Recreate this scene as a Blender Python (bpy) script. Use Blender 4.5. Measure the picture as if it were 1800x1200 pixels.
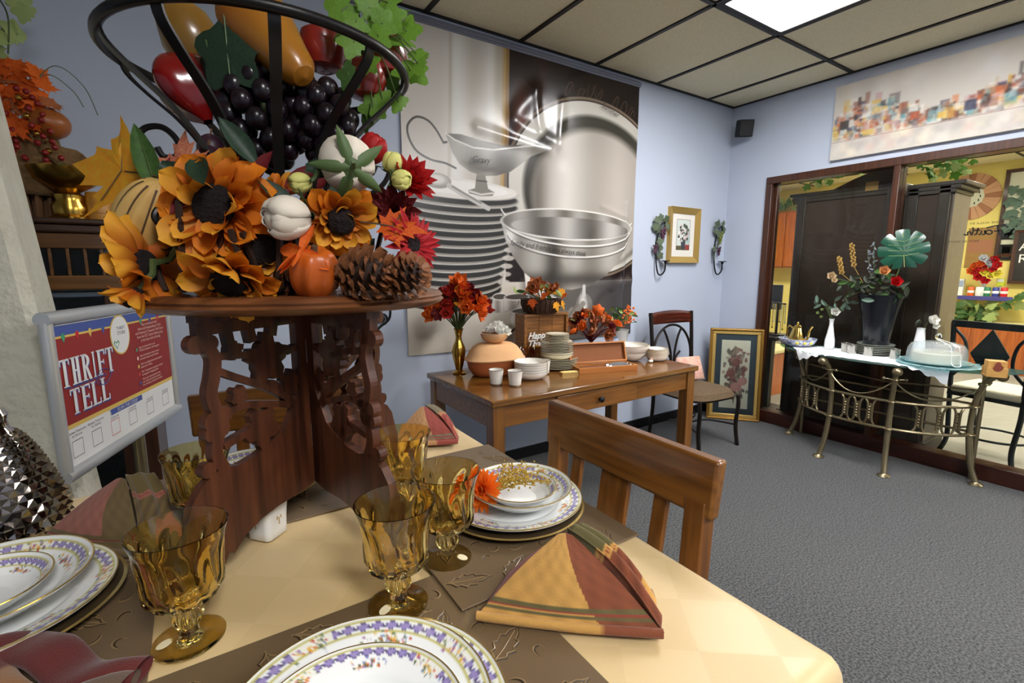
# A thrift-shop dining display: set table with a carved stand, mural wall, console before a glass partition.
import bpy, math, random
import numpy as np
from mathutils import Vector, Matrix, Euler

for _o in list(bpy.data.objects):
    bpy.data.objects.remove(_o)
SC = bpy.context.scene
COL = SC.collection
random.seed(7)
PI = math.pi

# ---------------------------------------------------------------- camera
CAM_H = 1.284
cam_data = bpy.data.cameras.new('camera')
cam_data.sensor_width = 36.0
cam_data.lens = 842.7 / 1800 * 36.0
cam_data.clip_start = 0.02
cam = bpy.data.objects.new('camera', cam_data)
COL.objects.link(cam)
cam.location = (0, 0, CAM_H)
cam.rotation_euler = (math.radians(90 - 8.62), 0, math.radians(-33.28))
SC.camera = cam

# ---------------------------------------------------------------- world, lights, exposure
world = bpy.data.worlds.new('world')
SC.world = world
world.use_nodes = True
world.node_tree.nodes['Background'].inputs[0].default_value = (0.80, 0.86, 1.0, 1)
world.node_tree.nodes['Background'].inputs[1].default_value = 0.35
PANEL_W = 32.0          # strength of the fluorescent ceiling panels in the room
PANEL_NEXT = 34.0       # and in the room behind the glass
SC.view_settings.view_transform = 'Standard'
SC.view_settings.look = 'None'
SC.view_settings.gamma = 1.0
SC.view_settings.use_curve_mapping = False
SC.view_settings.exposure = 0.3

# ---------------------------------------------------------------- main dimensions (metres)
XR, YB, ZC = 3.952, 2.589, 2.635          # glass wall, back wall, ceiling
XL, YF = -2.6, -3.3                       # walls beside and behind the camera
XN = 8.75                                 # far wall of the next room
TZ = 0.844                                # top of the dining table
BZ = 0.72                                 # top of the side table
KZ = 0.71                                 # top of the console


# ---------------------------------------------------------------- helpers: colour and materials
def lin(c):
    c = c / 255.0
    return c / 12.92 if c <= 0.04045 else ((c + 0.055) / 1.055) ** 2.4


def rgb(r, g, b):
    return (lin(r), lin(g), lin(b), 1.0)


MATS = {}


def mat(name, col=(200, 200, 200), rough=0.5, metal=0.0, bump=None, vary=None, coat=0.0, trans=0.0, ior=1.45,
        emit=0.0, attr=None, translucent=0.0, sheen=0.0, stretch=None, spec=0.5):
    """Procedural principled material. bump=(scale, strength); vary=(scale, colour2, contrast); stretch scales the texture axes."""
    m = bpy.data.materials.new(name)
    m.use_nodes = True
    nt = m.node_tree
    N, L = nt.nodes, nt.links
    b = N['Principled BSDF']
    base = rgb(*col)
    b.inputs['Base Color'].default_value = base
    b.inputs['Roughness'].default_value = rough
    b.inputs['Metallic'].default_value = metal
    b.inputs['Coat Weight'].default_value = coat
    b.inputs['Coat Roughness'].default_value = 0.08
    b.inputs['Transmission Weight'].default_value = trans
    b.inputs['IOR'].default_value = ior
    b.inputs['Specular IOR Level'].default_value = spec
    b.inputs['Sheen Weight'].default_value = sheen
    if emit:
        b.inputs['Emission Color'].default_value = base
        b.inputs['Emission Strength'].default_value = emit
    vec = None
    if bump or vary:
        tc = N.new('ShaderNodeTexCoord')
        mp = N.new('ShaderNodeMapping')
        L.new(tc.outputs['Object'], mp.inputs['Vector'])
        if stretch:
            mp.inputs['Scale'].default_value = stretch
        vec = mp.outputs['Vector']
    colout = None
    if attr:
        a = N.new('ShaderNodeAttribute')
        a.attribute_name = attr
        colout = a.outputs['Color']
    if vary:
        nz = N.new('ShaderNodeTexNoise')
        nz.inputs['Scale'].default_value = vary[0]
        nz.inputs['Detail'].default_value = 5
        L.new(vec, nz.inputs['Vector'])
        rp = N.new('ShaderNodeMapRange')
        w = vary[2] if len(vary) > 2 else 0.2
        rp.inputs['From Min'].default_value = 0.5 - w
        rp.inputs['From Max'].default_value = 0.5 + w
        L.new(nz.outputs['Fac'], rp.inputs['Value'])
        mx = N.new('ShaderNodeMix')
        mx.data_type = 'RGBA'
        L.new(rp.outputs['Result'], mx.inputs['Factor'])
        if colout:
            L.new(colout, mx.inputs['A'])
            mx2 = N.new('ShaderNodeMix')
            mx2.data_type = 'RGBA'
            mx2.blend_type = 'MULTIPLY'
            mx2.inputs['Factor'].default_value = 1.0
            L.new(colout, mx2.inputs['A'])
            mx2.inputs['B'].default_value = rgb(*vary[1])
            L.new(mx2.outputs['Result'], mx.inputs['B'])
        else:
            mx.inputs['A'].default_value = base
            mx.inputs['B'].default_value = rgb(*vary[1])
        colout = mx.outputs['Result']
    if colout:
        L.new(colout, b.inputs['Base Color'])
    if bump:
        nb = N.new('ShaderNodeTexNoise')
        nb.inputs['Scale'].default_value = bump[0]
        nb.inputs['Detail'].default_value = 4
        L.new(vec, nb.inputs['Vector'])
        bp = N.new('ShaderNodeBump')
        bp.inputs['Strength'].default_value = bump[1]
        bp.inputs['Distance'].default_value = bump[2] if len(bump) > 2 else 0.01
        L.new(nb.outputs['Fac'], bp.inputs['Height'])
        L.new(bp.outputs['Normal'], b.inputs['Normal'])
    if translucent:
        tr = N.new('ShaderNodeBsdfTranslucent')
        if colout:
            L.new(colout, tr.inputs['Color'])
        else:
            tr.inputs['Color'].default_value = base
        ms = N.new('ShaderNodeMixShader')
        ms.inputs[0].default_value = translucent
        L.new(b.outputs['BSDF'], ms.inputs[1])
        L.new(tr.outputs['BSDF'], ms.inputs[2])
        L.new(ms.outputs['Shader'], N['Material Output'].inputs['Surface'])
    MATS[name] = m
    return m


def wood(name, c1, c2, rough=0.35, axis='X', scale=1.0, coat=0.15, bump=0.12):
    """Streaky grain running along one local axis."""
    st = {'X': (3.5, 62, 62), 'Y': (62, 3.5, 62), 'Z': (62, 62, 3.5)}[axis]
    return mat(name, c1, rough, vary=(1.0 * scale, c2, 0.17), bump=(1.6 * scale, bump, 0.003), coat=coat, stretch=st)


def thin_glass(name, col=(255, 255, 255), gloss=0.02, fres=1.45):
    """Flat pane: transparent with a Fresnel reflection."""
    m = bpy.data.materials.new(name)
    m.use_nodes = True
    N, L = m.node_tree.nodes, m.node_tree.links
    N.remove(N['Principled BSDF'])
    t = N.new('ShaderNodeBsdfTransparent')
    t.inputs[0].default_value = rgb(*col)
    g = N.new('ShaderNodeBsdfGlossy')
    g.inputs['Roughness'].default_value = gloss
    f = N.new('ShaderNodeFresnel')
    f.inputs['IOR'].default_value = fres
    x = N.new('ShaderNodeMixShader')
    L.new(f.outputs[0], x.inputs[0])
    L.new(t.outputs[0], x.inputs[1])
    L.new(g.outputs[0], x.inputs[2])
    L.new(x.outputs[0], N['Material Output'].inputs['Surface'])
    MATS[name] = m
    return m


def glass(name, col, rough=0.0, ior=1.5):
    return mat(name, col, rough, trans=1.0, ior=ior)


# ---------------------------------------------------------------- helpers: meshes
class MB:
    """Collects faces; build() links them as ONE mesh object."""

    def __init__(self):
        self.v, self.f, self.mi, self.c = [], [], [], []

    def add(self, vs, fs, mi=0, M=None, cols=None):
        o = len(self.v)
        if M is not None:
            vs = [tuple(M @ Vector(p)) for p in vs]
        self.v.extend([tuple(p) for p in vs])
        self.f.extend([tuple(i + o for i in f) for f in fs])
        self.mi.extend([mi] * len(fs))
        if cols is not None:
            self.c.extend(cols)
        return self

    def box(self, c, s, M=None, mi=0):
        x, y, z = c
        a, b, d = s[0] / 2, s[1] / 2, s[2] / 2
        vs = [(x + i * a, y + j * b, z + k * d) for i in (-1, 1) for j in (-1, 1) for k in (-1, 1)]
        fs = [(0, 1, 3, 2), (4, 6, 7, 5), (0, 4, 5, 1), (2, 3, 7, 6), (0, 2, 6, 4), (1, 5, 7, 3)]
        return self.add(vs, fs, mi, M)

    def bx(self, x0, x1, y0, y1, z0, z1, M=None, mi=0):
        return self.box(((x0 + x1) / 2, (y0 + y1) / 2, (z0 + z1) / 2), (abs(x1 - x0), abs(y1 - y0), abs(z1 - z0)), M, mi)

    def grid(self, fn, nu, nv, cu=False, cv=False, mi=0, M=None, cf=None):
        """fn(u, v) with u, v in 0..1; closed directions wrap."""
        U = nu if cu else nu + 1
        V = nv if cv else nv + 1
        vs = [fn(i / nu, j / nv) for i in range(U) for j in range(V)]
        fs = []
        for i in range(nu):
            for j in range(nv):
                a, b = i, (i + 1) % U
                c, d = j, (j + 1) % V
                fs.append((a * V + c, b * V + c, b * V + d, a * V + d))
        cols = [cf(i / nu, j / nv) for i in range(U) for j in range(V)] if cf else None
        return self.add(vs, fs, mi, M, cols)

    def lathe(self, prof, n=28, c=(0, 0, 0), mi=0, M=None, cap=True):
        """Profile of (radius, z) turned about z."""
        o = len(self.v)
        vs, fs = [], []
        for r, z in prof:
            for k in range(n):
                a = 2 * PI * k / n
                vs.append((c[0] + r * math.cos(a), c[1] + r * math.sin(a), c[2] + z))
        m = len(prof)
        for i in range(m - 1):
            for k in range(n):
                k2 = (k + 1) % n
                fs.append((i * n + k, i * n + k2, (i + 1) * n + k2, (i + 1) * n + k))
        if cap:
            if prof[0][0] > 1e-5:
                fs.append(tuple(range(n - 1, -1, -1)))
            if prof[-1][0] > 1e-5:
                fs.append(tuple((m - 1) * n + k for k in range(n)))
        return self.add(vs, fs, mi, M)

    def tube(self, pts, r, n=8, cap=True, closed=False, mi=0, M=None, flat=None):
        """Round bar along points; r is a number or a list; flat=(w, h, up) makes a strap."""
        P = [Vector(p) for p in pts]
        m = len(P)
        R = r if isinstance(r, (list, tuple)) else [r] * m
        T = []
        for i in range(m):
            if closed:
                t = P[(i + 1) % m] - P[i - 1]
            else:
                t = P[min(i + 1, m - 1)] - P[max(i - 1, 0)]
            T.append(t.normalized() if t.length > 1e-9 else Vector((0, 0, 1)))
        up = Vector((0, 0, 1)) if abs(T[0].z) < 0.9 else Vector((1, 0, 0))
        nrm = (up - T[0] * up.dot(T[0])).normalized()
        vs, fs = [], []
        for i in range(m):
            nrm = (nrm - T[i] * nrm.dot(T[i]))
            nrm = nrm.normalized() if nrm.length > 1e-6 else T[i].orthogonal().normalized()
            bi = T[i].cross(nrm)
            for k in range(n):
                a = 2 * PI * k / n
                vs.append(tuple(P[i] + (nrm * math.cos(a) + bi * math.sin(a)) * R[i]))
        for i in range(m if closed else m - 1):
            j = (i + 1) % m
            for k in range(n):
                k2 = (k + 1) % n
                fs.append((i * n + k, i * n + k2, j * n + k2, j * n + k))
        if cap and not closed:
            fs.append(tuple(range(n - 1, -1, -1)))
            fs.append(tuple((m - 1) * n + k for k in range(n)))
        return self.add(vs, fs, mi, M)

    def strap(self, pts, side, w, t, mi=0, M=None):
        """Flat bar along points: side(i) gives its width direction."""
        P = [Vector(p) for p in pts]
        m = len(P)
        vs, fs = [], []
        for i in range(m):
            T = (P[min(i + 1, m - 1)] - P[max(i - 1, 0)]).normalized()
            s = Vector(side(i) if callable(side) else side)
            s = (s - T * s.dot(T)).normalized()
            nn = T.cross(s)
            for a, b in ((-1, -1), (1, -1), (1, 1), (-1, 1)):
                vs.append(tuple(P[i] + s * (a * w / 2) + nn * (b * t / 2)))
        for i in range(m - 1):
            for k in range(4):
                k2 = (k + 1) % 4
                fs.append((i * 4 + k, i * 4 + k2, (i + 1) * 4 + k2, (i + 1) * 4 + k))
        fs.append((3, 2, 1, 0))
        fs.append(tuple((m - 1) * 4 + k for k in range(4)))
        return self.add(vs, fs, mi, M)

    def ball(self, c, r, nu=12, nv=8, mi=0, M=None):
        rx, ry, rz = r if isinstance(r, (tuple, list)) else (r, r, r)
        vs = [(c[0], c[1], c[2] - rz)]
        for j in range(1, nv):
            p = PI * j / nv
            for i in range(nu):
                a = 2 * PI * i / nu
                vs.append((c[0] + rx * math.sin(p) * math.cos(a), c[1] + ry * math.sin(p) * math.sin(a), c[2] - rz * math.cos(p)))
        vs.append((c[0], c[1], c[2] + rz))
        fs = [(0, 1 + (i + 1) % nu, 1 + i) for i in range(nu)]
        for j in range(nv - 2):
            for i in range(nu):
                a, b = 1 + j * nu + i, 1 + j * nu + (i + 1) % nu
                fs.append((a, b, b + nu, a + nu))
        top = len(vs) - 1
        o = 1 + (nv - 2) * nu
        fs += [(o + i, o + (i + 1) % nu, top) for i in range(nu)]
        return self.add(vs, fs, mi, M)

    def prism(self, poly, z0, z1, mi=0, M=None):
        """Outline (x, y) extruded in z."""
        n = len(poly)
        vs = [(p[0], p[1], z0) for p in poly] + [(p[0], p[1], z1) for p in poly]
        fs = [tuple(range(n - 1, -1, -1)), tuple(range(n, 2 * n))]
        fs += [(i, (i + 1) % n, (i + 1) % n + n, i + n) for i in range(n)]
        return self.add(vs, fs, mi, M)

    def mesh(self, name, smooth=True, angle=38):
        me = bpy.data.meshes.new(name)
        me.from_pydata(self.v, [], self.f)
        if any(self.mi):
            me.polygons.foreach_set('material_index', self.mi)
        if self.c and len(self.c) == len(self.v):
            at = me.color_attributes.new('tint', 'FLOAT_COLOR', 'POINT')
            at.data.foreach_set('color', np.array([(c[0], c[1], c[2], 1.0) for c in self.c], dtype=np.float32).ravel())
        if smooth:
            me.polygons.foreach_set('use_smooth', [True] * len(me.polygons))
            me.set_sharp_from_angle(angle=math.radians(angle))
        me.update()
        return me

    def build(self, name, m, parent=None, loc=(0, 0, 0), rot=(0, 0, 0), smooth=True, bevel=0.0, angle=38, seg=2, solid=0.0, scale=None):
        me = self.mesh(name, smooth, angle)
        for k in (m if isinstance(m, (list, tuple)) else [m]):
            me.materials.append(MATS[k] if isinstance(k, str) else k)
        return put(name, me, parent, loc, rot, bevel, seg, solid, scale)


def put(name, me, parent=None, loc=(0, 0, 0), rot=(0, 0, 0), bevel=0.0, seg=2, solid=0.0, scale=None):
    o = bpy.data.objects.new(name, me)
    COL.objects.link(o)
    o.location = loc
    if isinstance(rot, Matrix):
        o.rotation_euler = rot.to_euler()
    else:
        o.rotation_euler = rot
    if scale:
        o.scale = scale
    if parent:
        o.parent = parent
    if solid:
        s = o.modifiers.new('thickness', 'SOLIDIFY')
        s.thickness = solid
        s.offset = 0
    if bevel:
        b = o.modifiers.new('bevel', 'BEVEL')
        b.width = bevel
        b.segments = seg
        b.limit_method = 'ANGLE'
        b.angle_limit = math.radians(40)
    return o


def tag(o, label, cat, group=None):
    o['label'] = label
    o['category'] = cat
    if group:
        o['group'] = group
    return o


def thing(name, label, cat, loc=(0, 0, 0), rz=0.0, group=None, rot=None):
    o = bpy.data.objects.new(name, None)
    COL.objects.link(o)
    o.location = loc
    o.empty_display_size = 0.05
    o.rotation_euler = rot if rot is not None else (0, 0, rz)
    return tag(o, label, cat, group)


def struct(o):
    o['kind'] = 'structure'
    return o


def dup(root, loc, rz=0.0, label=None, group=None, rot=None):
    """Copy a thing with its parts and sub-parts."""
    r = root.copy()
    COL.objects.link(r)
    r.location = loc
    r.rotation_euler = rot if rot is not None else (0, 0, rz)
    if label:
        r['label'] = label
    if group:
        r['group'] = group
    for ch in list(root.children):
        c = ch.copy()
        COL.objects.link(c)
        c.parent = r
        for g in list(ch.children):
            d = g.copy()
            COL.objects.link(d)
            d.parent = c
    return r


def face_to(normal, up=(0, 0, 1), roll=0.0):
    """Rotation whose local z points along normal and whose local y leans towards up."""
    z = Vector(normal).normalized()
    u = Vector(up)
    x = u.cross(z)
    if x.length < 1e-5:
        x = Vector((1, 0, 0))
    x.normalize()
    y = z.cross(x)
    m = Matrix((x, y, z)).transposed()
    return m @ Matrix.Rotation(roll, 3, 'Z')


def text_mesh(body, size=0.1, shear=0.0, align='CENTER', extrude=0.0, wide=1.0, bold=0.0):
    """Letters in the xy plane as a mesh."""
    cu = bpy.data.curves.new('letters', 'FONT')
    cu.body = body
    cu.size = size
    cu.shear = shear
    cu.align_x = align
    cu.align_y = 'CENTER'
    cu.extrude = extrude
    cu.offset = bold
    cu.resolution_u = 3
    ob = bpy.data.objects.new('letters', cu)
    COL.objects.link(ob)
    dg = bpy.context.evaluated_depsgraph_get()
    me = bpy.data.meshes.new_from_object(ob.evaluated_get(dg))
    bpy.data.objects.remove(ob)
    if wide != 1.0:
        me.transform(Matrix.Diagonal((wide, 1, 1, 1)))
    return me


def text_part(name, body, m, parent, loc, rot, size, **kw):
    me = text_mesh(body, size, **kw)
    me.materials.clear()
    me.materials.append(MATS[m])
    return put(name, me, parent, loc, rot)


def lerp(a, b, t):
    return a + (b - a) * t


def bez(pts, n=12):
    """Smooth curve through points (Catmull-Rom)."""
    P = [Vector(p) for p in pts]
    out = []
    for i in range(len(P) - 1):
        p0, p1, p2, p3 = P[max(i - 1, 0)], P[i], P[i + 1], P[min(i + 2, len(P) - 1)]
        for k in range(n):
            t = k / n
            out.append(0.5 * ((2 * p1) + (p2 - p0) * t + (2 * p0 - 5 * p1 + 4 * p2 - p3) * t * t + (3 * p1 - p0 - 3 * p2 + p3) * t ** 3))
    out.append(P[-1])
    return out


# ---------------------------------------------------------------- helpers: flat prints (posters, canvases, pictures)
class Paint:
    """A small raster painted with shapes; coordinates are in the print's own units."""

    def __init__(self, x0, x1, z0, z1, nx, nz, bg):
        self.x = np.linspace(x0, x1, nx)[None, :].repeat(nz, 0)
        self.z = np.linspace(z0, z1, nz)[:, None].repeat(nx, 1)
        self.px = max((x1 - x0) / nx, (z1 - z0) / nz)
        self.im = np.ones((nz, nx, 3)) * np.array(bg, float)

    def blend(self, a, col):
        a = np.clip(a, 0, 1)[..., None]
        self.im = self.im * (1 - a) + np.asarray(col, float) * a

    def soft(self, d, w=None):
        return np.clip(0.5 - d / (w or self.px), 0, 1)

    def ell(self, cx, cz, rx, rz):
        q = np.sqrt(((self.x - cx) / rx) ** 2 + ((self.z - cz) / rz) ** 2)
        return (q - 1) * min(rx, rz)

    def rect(self, x0, x1, z0, z1):
        return np.maximum(np.maximum(x0 - self.x, self.x - x1), np.maximum(z0 - self.z, self.z - z1))

    def poly(self, pts):
        inside = np.zeros(self.x.shape, bool)
        dmin = np.full(self.x.shape, 1e9)
        n = len(pts)
        for i in range(n):
            (xa, za), (xb, zb) = pts[i], pts[(i + 1) % n]
            c = (za > self.z) != (zb > self.z)
            with np.errstate(divide='ignore', invalid='ignore'):
                xi = (xb - xa) * (self.z - za) / ((zb - za) or 1e-12) + xa
            inside ^= c & (self.x < xi)
            dmin = np.minimum(dmin, self.seg(xa, za, xb, zb))
        return np.where(inside, -dmin, dmin)

    def seg(self, xa, za, xb, zb):
        dx, dz = xb - xa, zb - za
        t = np.clip(((self.x - xa) * dx + (self.z - za) * dz) / (dx * dx + dz * dz + 1e-12), 0, 1)
        return np.hypot(self.x - xa - t * dx, self.z - za - t * dz)

    def line(self, pts, w, col, alpha=1.0):
        d = np.full(self.x.shape, 1e9)
        for (a, b), (c, e) in zip(pts[:-1], pts[1:]):
            d = np.minimum(d, self.seg(a, b, c, e))
        self.blend(self.soft(d - w / 2) * alpha, col)

    def fill(self, d, col, alpha=1.0, w=None):
        self.blend(self.soft(d, w) * alpha, col)

    def build(self, name, m, parent, pos, loc=(0, 0, 0), rot=(0, 0, 0)):
        """pos(x, z) arrays -> (n, 3) vertex coordinates."""
        nz, nx = self.x.shape
        V = pos(self.x.ravel(), self.z.ravel())
        idx = np.arange(nx * nz).reshape(nz, nx)
        F = np.stack([idx[:-1, :-1], idx[:-1, 1:], idx[1:, 1:], idx[1:, :-1]], -1).reshape(-1, 4)
        me = bpy.data.meshes.new(name)
        me.vertices.add(len(V))
        me.vertices.foreach_set('co', np.asarray(V, np.float32).ravel())
        me.loops.add(F.size)
        me.loops.foreach_set('vertex_index', F.ravel().astype(np.int32))
        me.polygons.add(len(F))
        me.polygons.foreach_set('loop_start', np.arange(0, F.size, 4, dtype=np.int32))
        me.polygons.foreach_set('use_smooth', np.ones(len(F), bool))
        c = np.clip(self.im.reshape(-1, 3) / 255.0, 0, 1)
        c = np.where(c <= 0.04045, c / 12.92, ((c + 0.055) / 1.055) ** 2.4)
        at = me.color_attributes.new('tint', 'FLOAT_COLOR', 'POINT')
        at.data.foreach_set('color', np.concatenate([c, np.ones((len(c), 1))], 1).astype(np.float32).ravel())
        me.update(calc_edges=True)
        me.validate()
        me.materials.append(MATS[m])
        return put(name, me, parent, loc, rot)

# ---------------------------------------------------------------- materials of the setting
mat('paint_blue', (184, 193, 209), 0.75, bump=(60, 0.05, 0.002))
mat('paint_yellow', (226, 208, 122), 0.8)
mat('ceiling_tile', (234, 226, 194), 0.95, bump=(260, 0.5, 0.002), vary=(90, (218, 208, 174), 0.3))
mat('tee_bar', (38, 34, 30), 0.5, metal=0.2)
mat('carpet', (37, 39, 41), 1.0, vary=(125, (90, 91, 92), 0.095), bump=(190, 0.9, 0.004), sheen=0.2)
mat('vinyl_grey', (150, 146, 138), 0.6, vary=(9, (136, 132, 124), 0.3))
mat('black_rubber', (16, 16, 18), 0.5)
wood('frame_wood', (78, 44, 27), (52, 28, 17), 0.35, 'Z')
wood('curb_wood', (64, 28, 18), (42, 18, 12), 0.4, 'Y')
thin_glass('pane_glass', (247, 250, 248), 0.0, 1.3)
mat('lamp_panel', (252, 250, 250), 0.5, emit=PANEL_W)
mat('lamp_panel_next', (255, 246, 228), 0.5, emit=PANEL_NEXT)
mat('rail_grey', (120, 124, 138), 0.5)
mat('trim_white', (214, 214, 212), 0.5)

# ---------------------------------------------------------------- floor, walls
struct(MB().bx(XL, XR + 0.05, YF, YB, -0.05, 0).build('floor', 'carpet', smooth=False))
struct(MB().bx(XR + 0.05, XN, YF, 5.8, -0.05, 0).build('floor_next_room', 'vinyl_grey', smooth=False))
struct(MB().bx(XL, XR + 0.10, YB, YB + 0.1, -0.05, ZC + 0.05).build('wall_back', 'paint_blue', smooth=False))
struct(MB().bx(XL - 0.1, XL, YF, YB + 0.1, -0.05, ZC + 0.05).build('wall_left', 'paint_blue', smooth=False))
struct(MB().bx(XL - 0.1, XN, YF - 0.1, YF, -0.05, ZC + 0.05).build('wall_front', 'paint_blue', smooth=False))
w = MB()
w.bx(XR, XR + 0.1, YF, YB, 1.99, ZC + 0.05)
w.bx(XR, XR + 0.1, 2.215, YB, -0.05, 1.99)
w.bx(XR, XR + 0.1, YF, -0.95, -0.05, 1.99)
struct(w.build('wall_right', 'paint_blue', smooth=False))
struct(MB().bx(XN, XN + 0.1, YF, 5.8, -0.05, ZC + 0.05).build('wall_next_room', 'paint_yellow', smooth=False))
struct(MB().bx(XR + 0.1, XN, 5.8, 5.9, -0.05, ZC + 0.05).build('wall_next_room_end', 'paint_yellow', smooth=False))
struct(MB().bx(XL, XR, YB - 0.012, YB, 0, 0.075).build('baseboard_back', 'black_rubber', smooth=False))
struct(MB().bx(XR - 0.012, XR, 2.245, YB, 0, 0.075).build('baseboard_right', 'black_rubber', smooth=False))
struct(MB().bx(0.3, 2.80, YB - 0.016, YB, 2.572, 2.612).bx(0.3, 2.80, YB - 0.024, YB, 2.584, 2.598).build('trim_1', 'rail_grey', smooth=False, bevel=0.003))

# ---------------------------------------------------------------- suspended ceiling: slab, tee bars, one piece per tile
COLS = [XR] + [3.582 - 0.6096 * k for k in range(10)] + [XL]
ROWS = [YB, 1.691, 0.472, -0.747, -1.966, YF]
LAMPS = {(2, 1), (2, 3), (6, 3)}
ceil = struct(MB().bx(XL, XR + 0.1, YF, YB + 0.1, ZC + 0.03, ZC + 0.06).build('ceiling', 'ceiling_tile', smooth=False))
bars = [(x - 0.0125, x + 0.0125, YF, YB) for x in COLS[1:-1]] + [(XL, XR, y - 0.0125, y + 0.0125) for y in ROWS[1:-1]]
bars += [(XL, XR, YB - 0.02, YB), (XR - 0.02, XR, YF, YB)]
for x0, x1, y0, y1 in bars:
    MB().bx(x0, x1, y0, y1, ZC - 0.006, ZC + 0.03).build('tee_bar', 'tee_bar', ceil, smooth=False)
for i in range(len(COLS) - 1):
    for j in range(len(ROWS) - 1):
        x1, x0, y1, y0 = COLS[i] - 0.014, COLS[i + 1] + 0.014, ROWS[j] - 0.014, ROWS[j + 1] + 0.014
        if (i, j) in LAMPS:
            lp = thing('ceiling_light', {(2, 1): 'lit fluorescent ceiling panel near the corner with the glass wall',
                                         (2, 3): 'lit fluorescent ceiling panel behind the camera, nearer the glass wall',
                                         (6, 3): 'lit fluorescent ceiling panel behind the camera, over the dining table side'}[(i, j)],
                       'ceiling light', ((x0 + x1) / 2, (y0 + y1) / 2, ZC), 0, 'fluorescent ceiling panels')
            a, b = (x1 - x0) / 2, (y1 - y0) / 2
            MB().bx(-a + 0.02, a - 0.02, -b + 0.02, b - 0.02, 0.0, 0.012).build('diffuser', 'lamp_panel', lp, smooth=False)
            f = MB()
            for q in ((-a, a, -b, -b + 0.022), (-a, a, b - 0.022, b), (-a, -a + 0.022, -b + 0.022, b - 0.022), (a - 0.022, a, -b + 0.022, b - 0.022)):
                f.bx(*q, -0.006, 0.02)
            f.build('frame', 'tee_bar', lp, smooth=False)
        else:
            MB().bx(x0, x1, y0, y1, ZC + 0.002, ZC + 0.02).build('tile', 'ceiling_tile', ceil, smooth=False)

ceil2 = struct(MB().bx(XR + 0.1, XN, YF, 5.8, ZC + 0.03, ZC + 0.06).build('ceiling_next_room', 'ceiling_tile', smooth=False))
cx = [XR + 0.1] + [XN - 0.6096 * k for k in range(7, -1, -1)]
cy = [YF] + [YF + 0.1 + 1.2192 * k for k in range(8)]
LN = {(4, 2), (4, 4), (4, 6), (1, 3)}
for x in cx[1:-1]:
    MB().bx(x - 0.012, x + 0.012, YF, 5.8, ZC - 0.006, ZC + 0.03).build('tee_bar', 'tee_bar', ceil2, smooth=False)
for y in cy[1:]:
    MB().bx(XR + 0.1, XN, y - 0.012, y + 0.012, ZC - 0.006, ZC + 0.03).build('tee_bar', 'tee_bar', ceil2, smooth=False)
for i in range(len(cx) - 1):
    for j in range(len(cy) - 1):
        q = (cx[i] + 0.014, cx[i + 1] - 0.014, cy[j] + 0.014, cy[j + 1] - 0.014)
        if (i, j) in LN:
            lp = thing('ceiling_light', {(4, 2): 'lit ceiling panel of the yellow room, over the bar chair end', (4, 4): 'lit ceiling panel of the yellow room, over its middle', (4, 6): 'lit ceiling panel of the yellow room, over the cherry cabinets', (1, 3): 'lit ceiling panel of the yellow room, close behind the glass wall'}[(i, j)], 'ceiling light',
                       ((q[0] + q[1]) / 2, (q[2] + q[3]) / 2, ZC), 0, 'ceiling panels of the yellow room')
            a, b = (q[1] - q[0]) / 2, (q[3] - q[2]) / 2
            MB().bx(-a, a, -b, b, 0, 0.02).build('diffuser', 'lamp_panel_next', lp, smooth=False)
        else:
            MB().bx(*q, ZC + 0.002, ZC + 0.02).build('tile', 'ceiling_tile', ceil2, smooth=False)

# ---------------------------------------------------------------- glass partition in the right wall
win = bpy.data.objects.new('window_1', None)
COL.objects.link(win)
struct(win)
FX0, FX1 = XR - 0.02, XR + 0.1
MB().bx(FX0, FX1, -0.95, 2.24, 1.958, 2.012).build('frame_head', 'frame_wood', win, bevel=0.004)
MB().bx(FX0, FX1, 2.19, 2.24, 0.0, 1.958).build('jamb', 'frame_wood', win, bevel=0.004)
MB().bx(FX0 + 0.045, FX1 - 0.03, 2.165, 2.19, 0.10, 1.958).build('jamb_stop', 'frame_wood', win, bevel=0.003)
MB().bx(FX0, FX1, -0.95, -0.90, 0.0, 1.958).build('jamb', 'frame_wood', win, bevel=0.004)
MB().bx(FX0, FX1, -0.90, 2.19, 0.0, 0.10).build('curb', 'curb_wood', win, bevel=0.004)
MULL = (1.362, 0.50, -0.36)
for y in MULL:
    MB().bx(FX0, FX1, y - 0.02, y + 0.02, 0.10, 1.958).build('mullion', 'frame_wood', win, bevel=0.004)
ed = [2.165, MULL[0], MULL[1], MULL[2], -0.90]
for a, b in zip(ed[:-1], ed[1:]):
    MB().bx(XR + 0.036, XR + 0.042, b + (0.02 if b != -0.9 else 0), a - (0.02 if a != 2.165 else 0), 0.10, 1.958).build('pane', 'pane_glass', win, smooth=False)

# ---------------------------------------------------------------- mural poster on the back wall (a printed photograph)
mat('print_gloss', (255, 255, 255), 0.24, attr='tint', spec=0.6)
mat('print_matt', (255, 255, 255), 0.6, attr='tint')
mat('print_canvas', (255, 255, 255), 0.7, attr='tint', bump=(700, 0.25, 0.001))
mat('ink_black', (22, 20, 20), 0.5)
PX0, PX1, PZ0, PZ1 = 0.985, 2.785, 0.79, 2.572
q = Paint(PX0, PX1, PZ0, PZ1, 470, 470, (212, 206, 196))
X, Z = q.x, q.z
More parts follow.
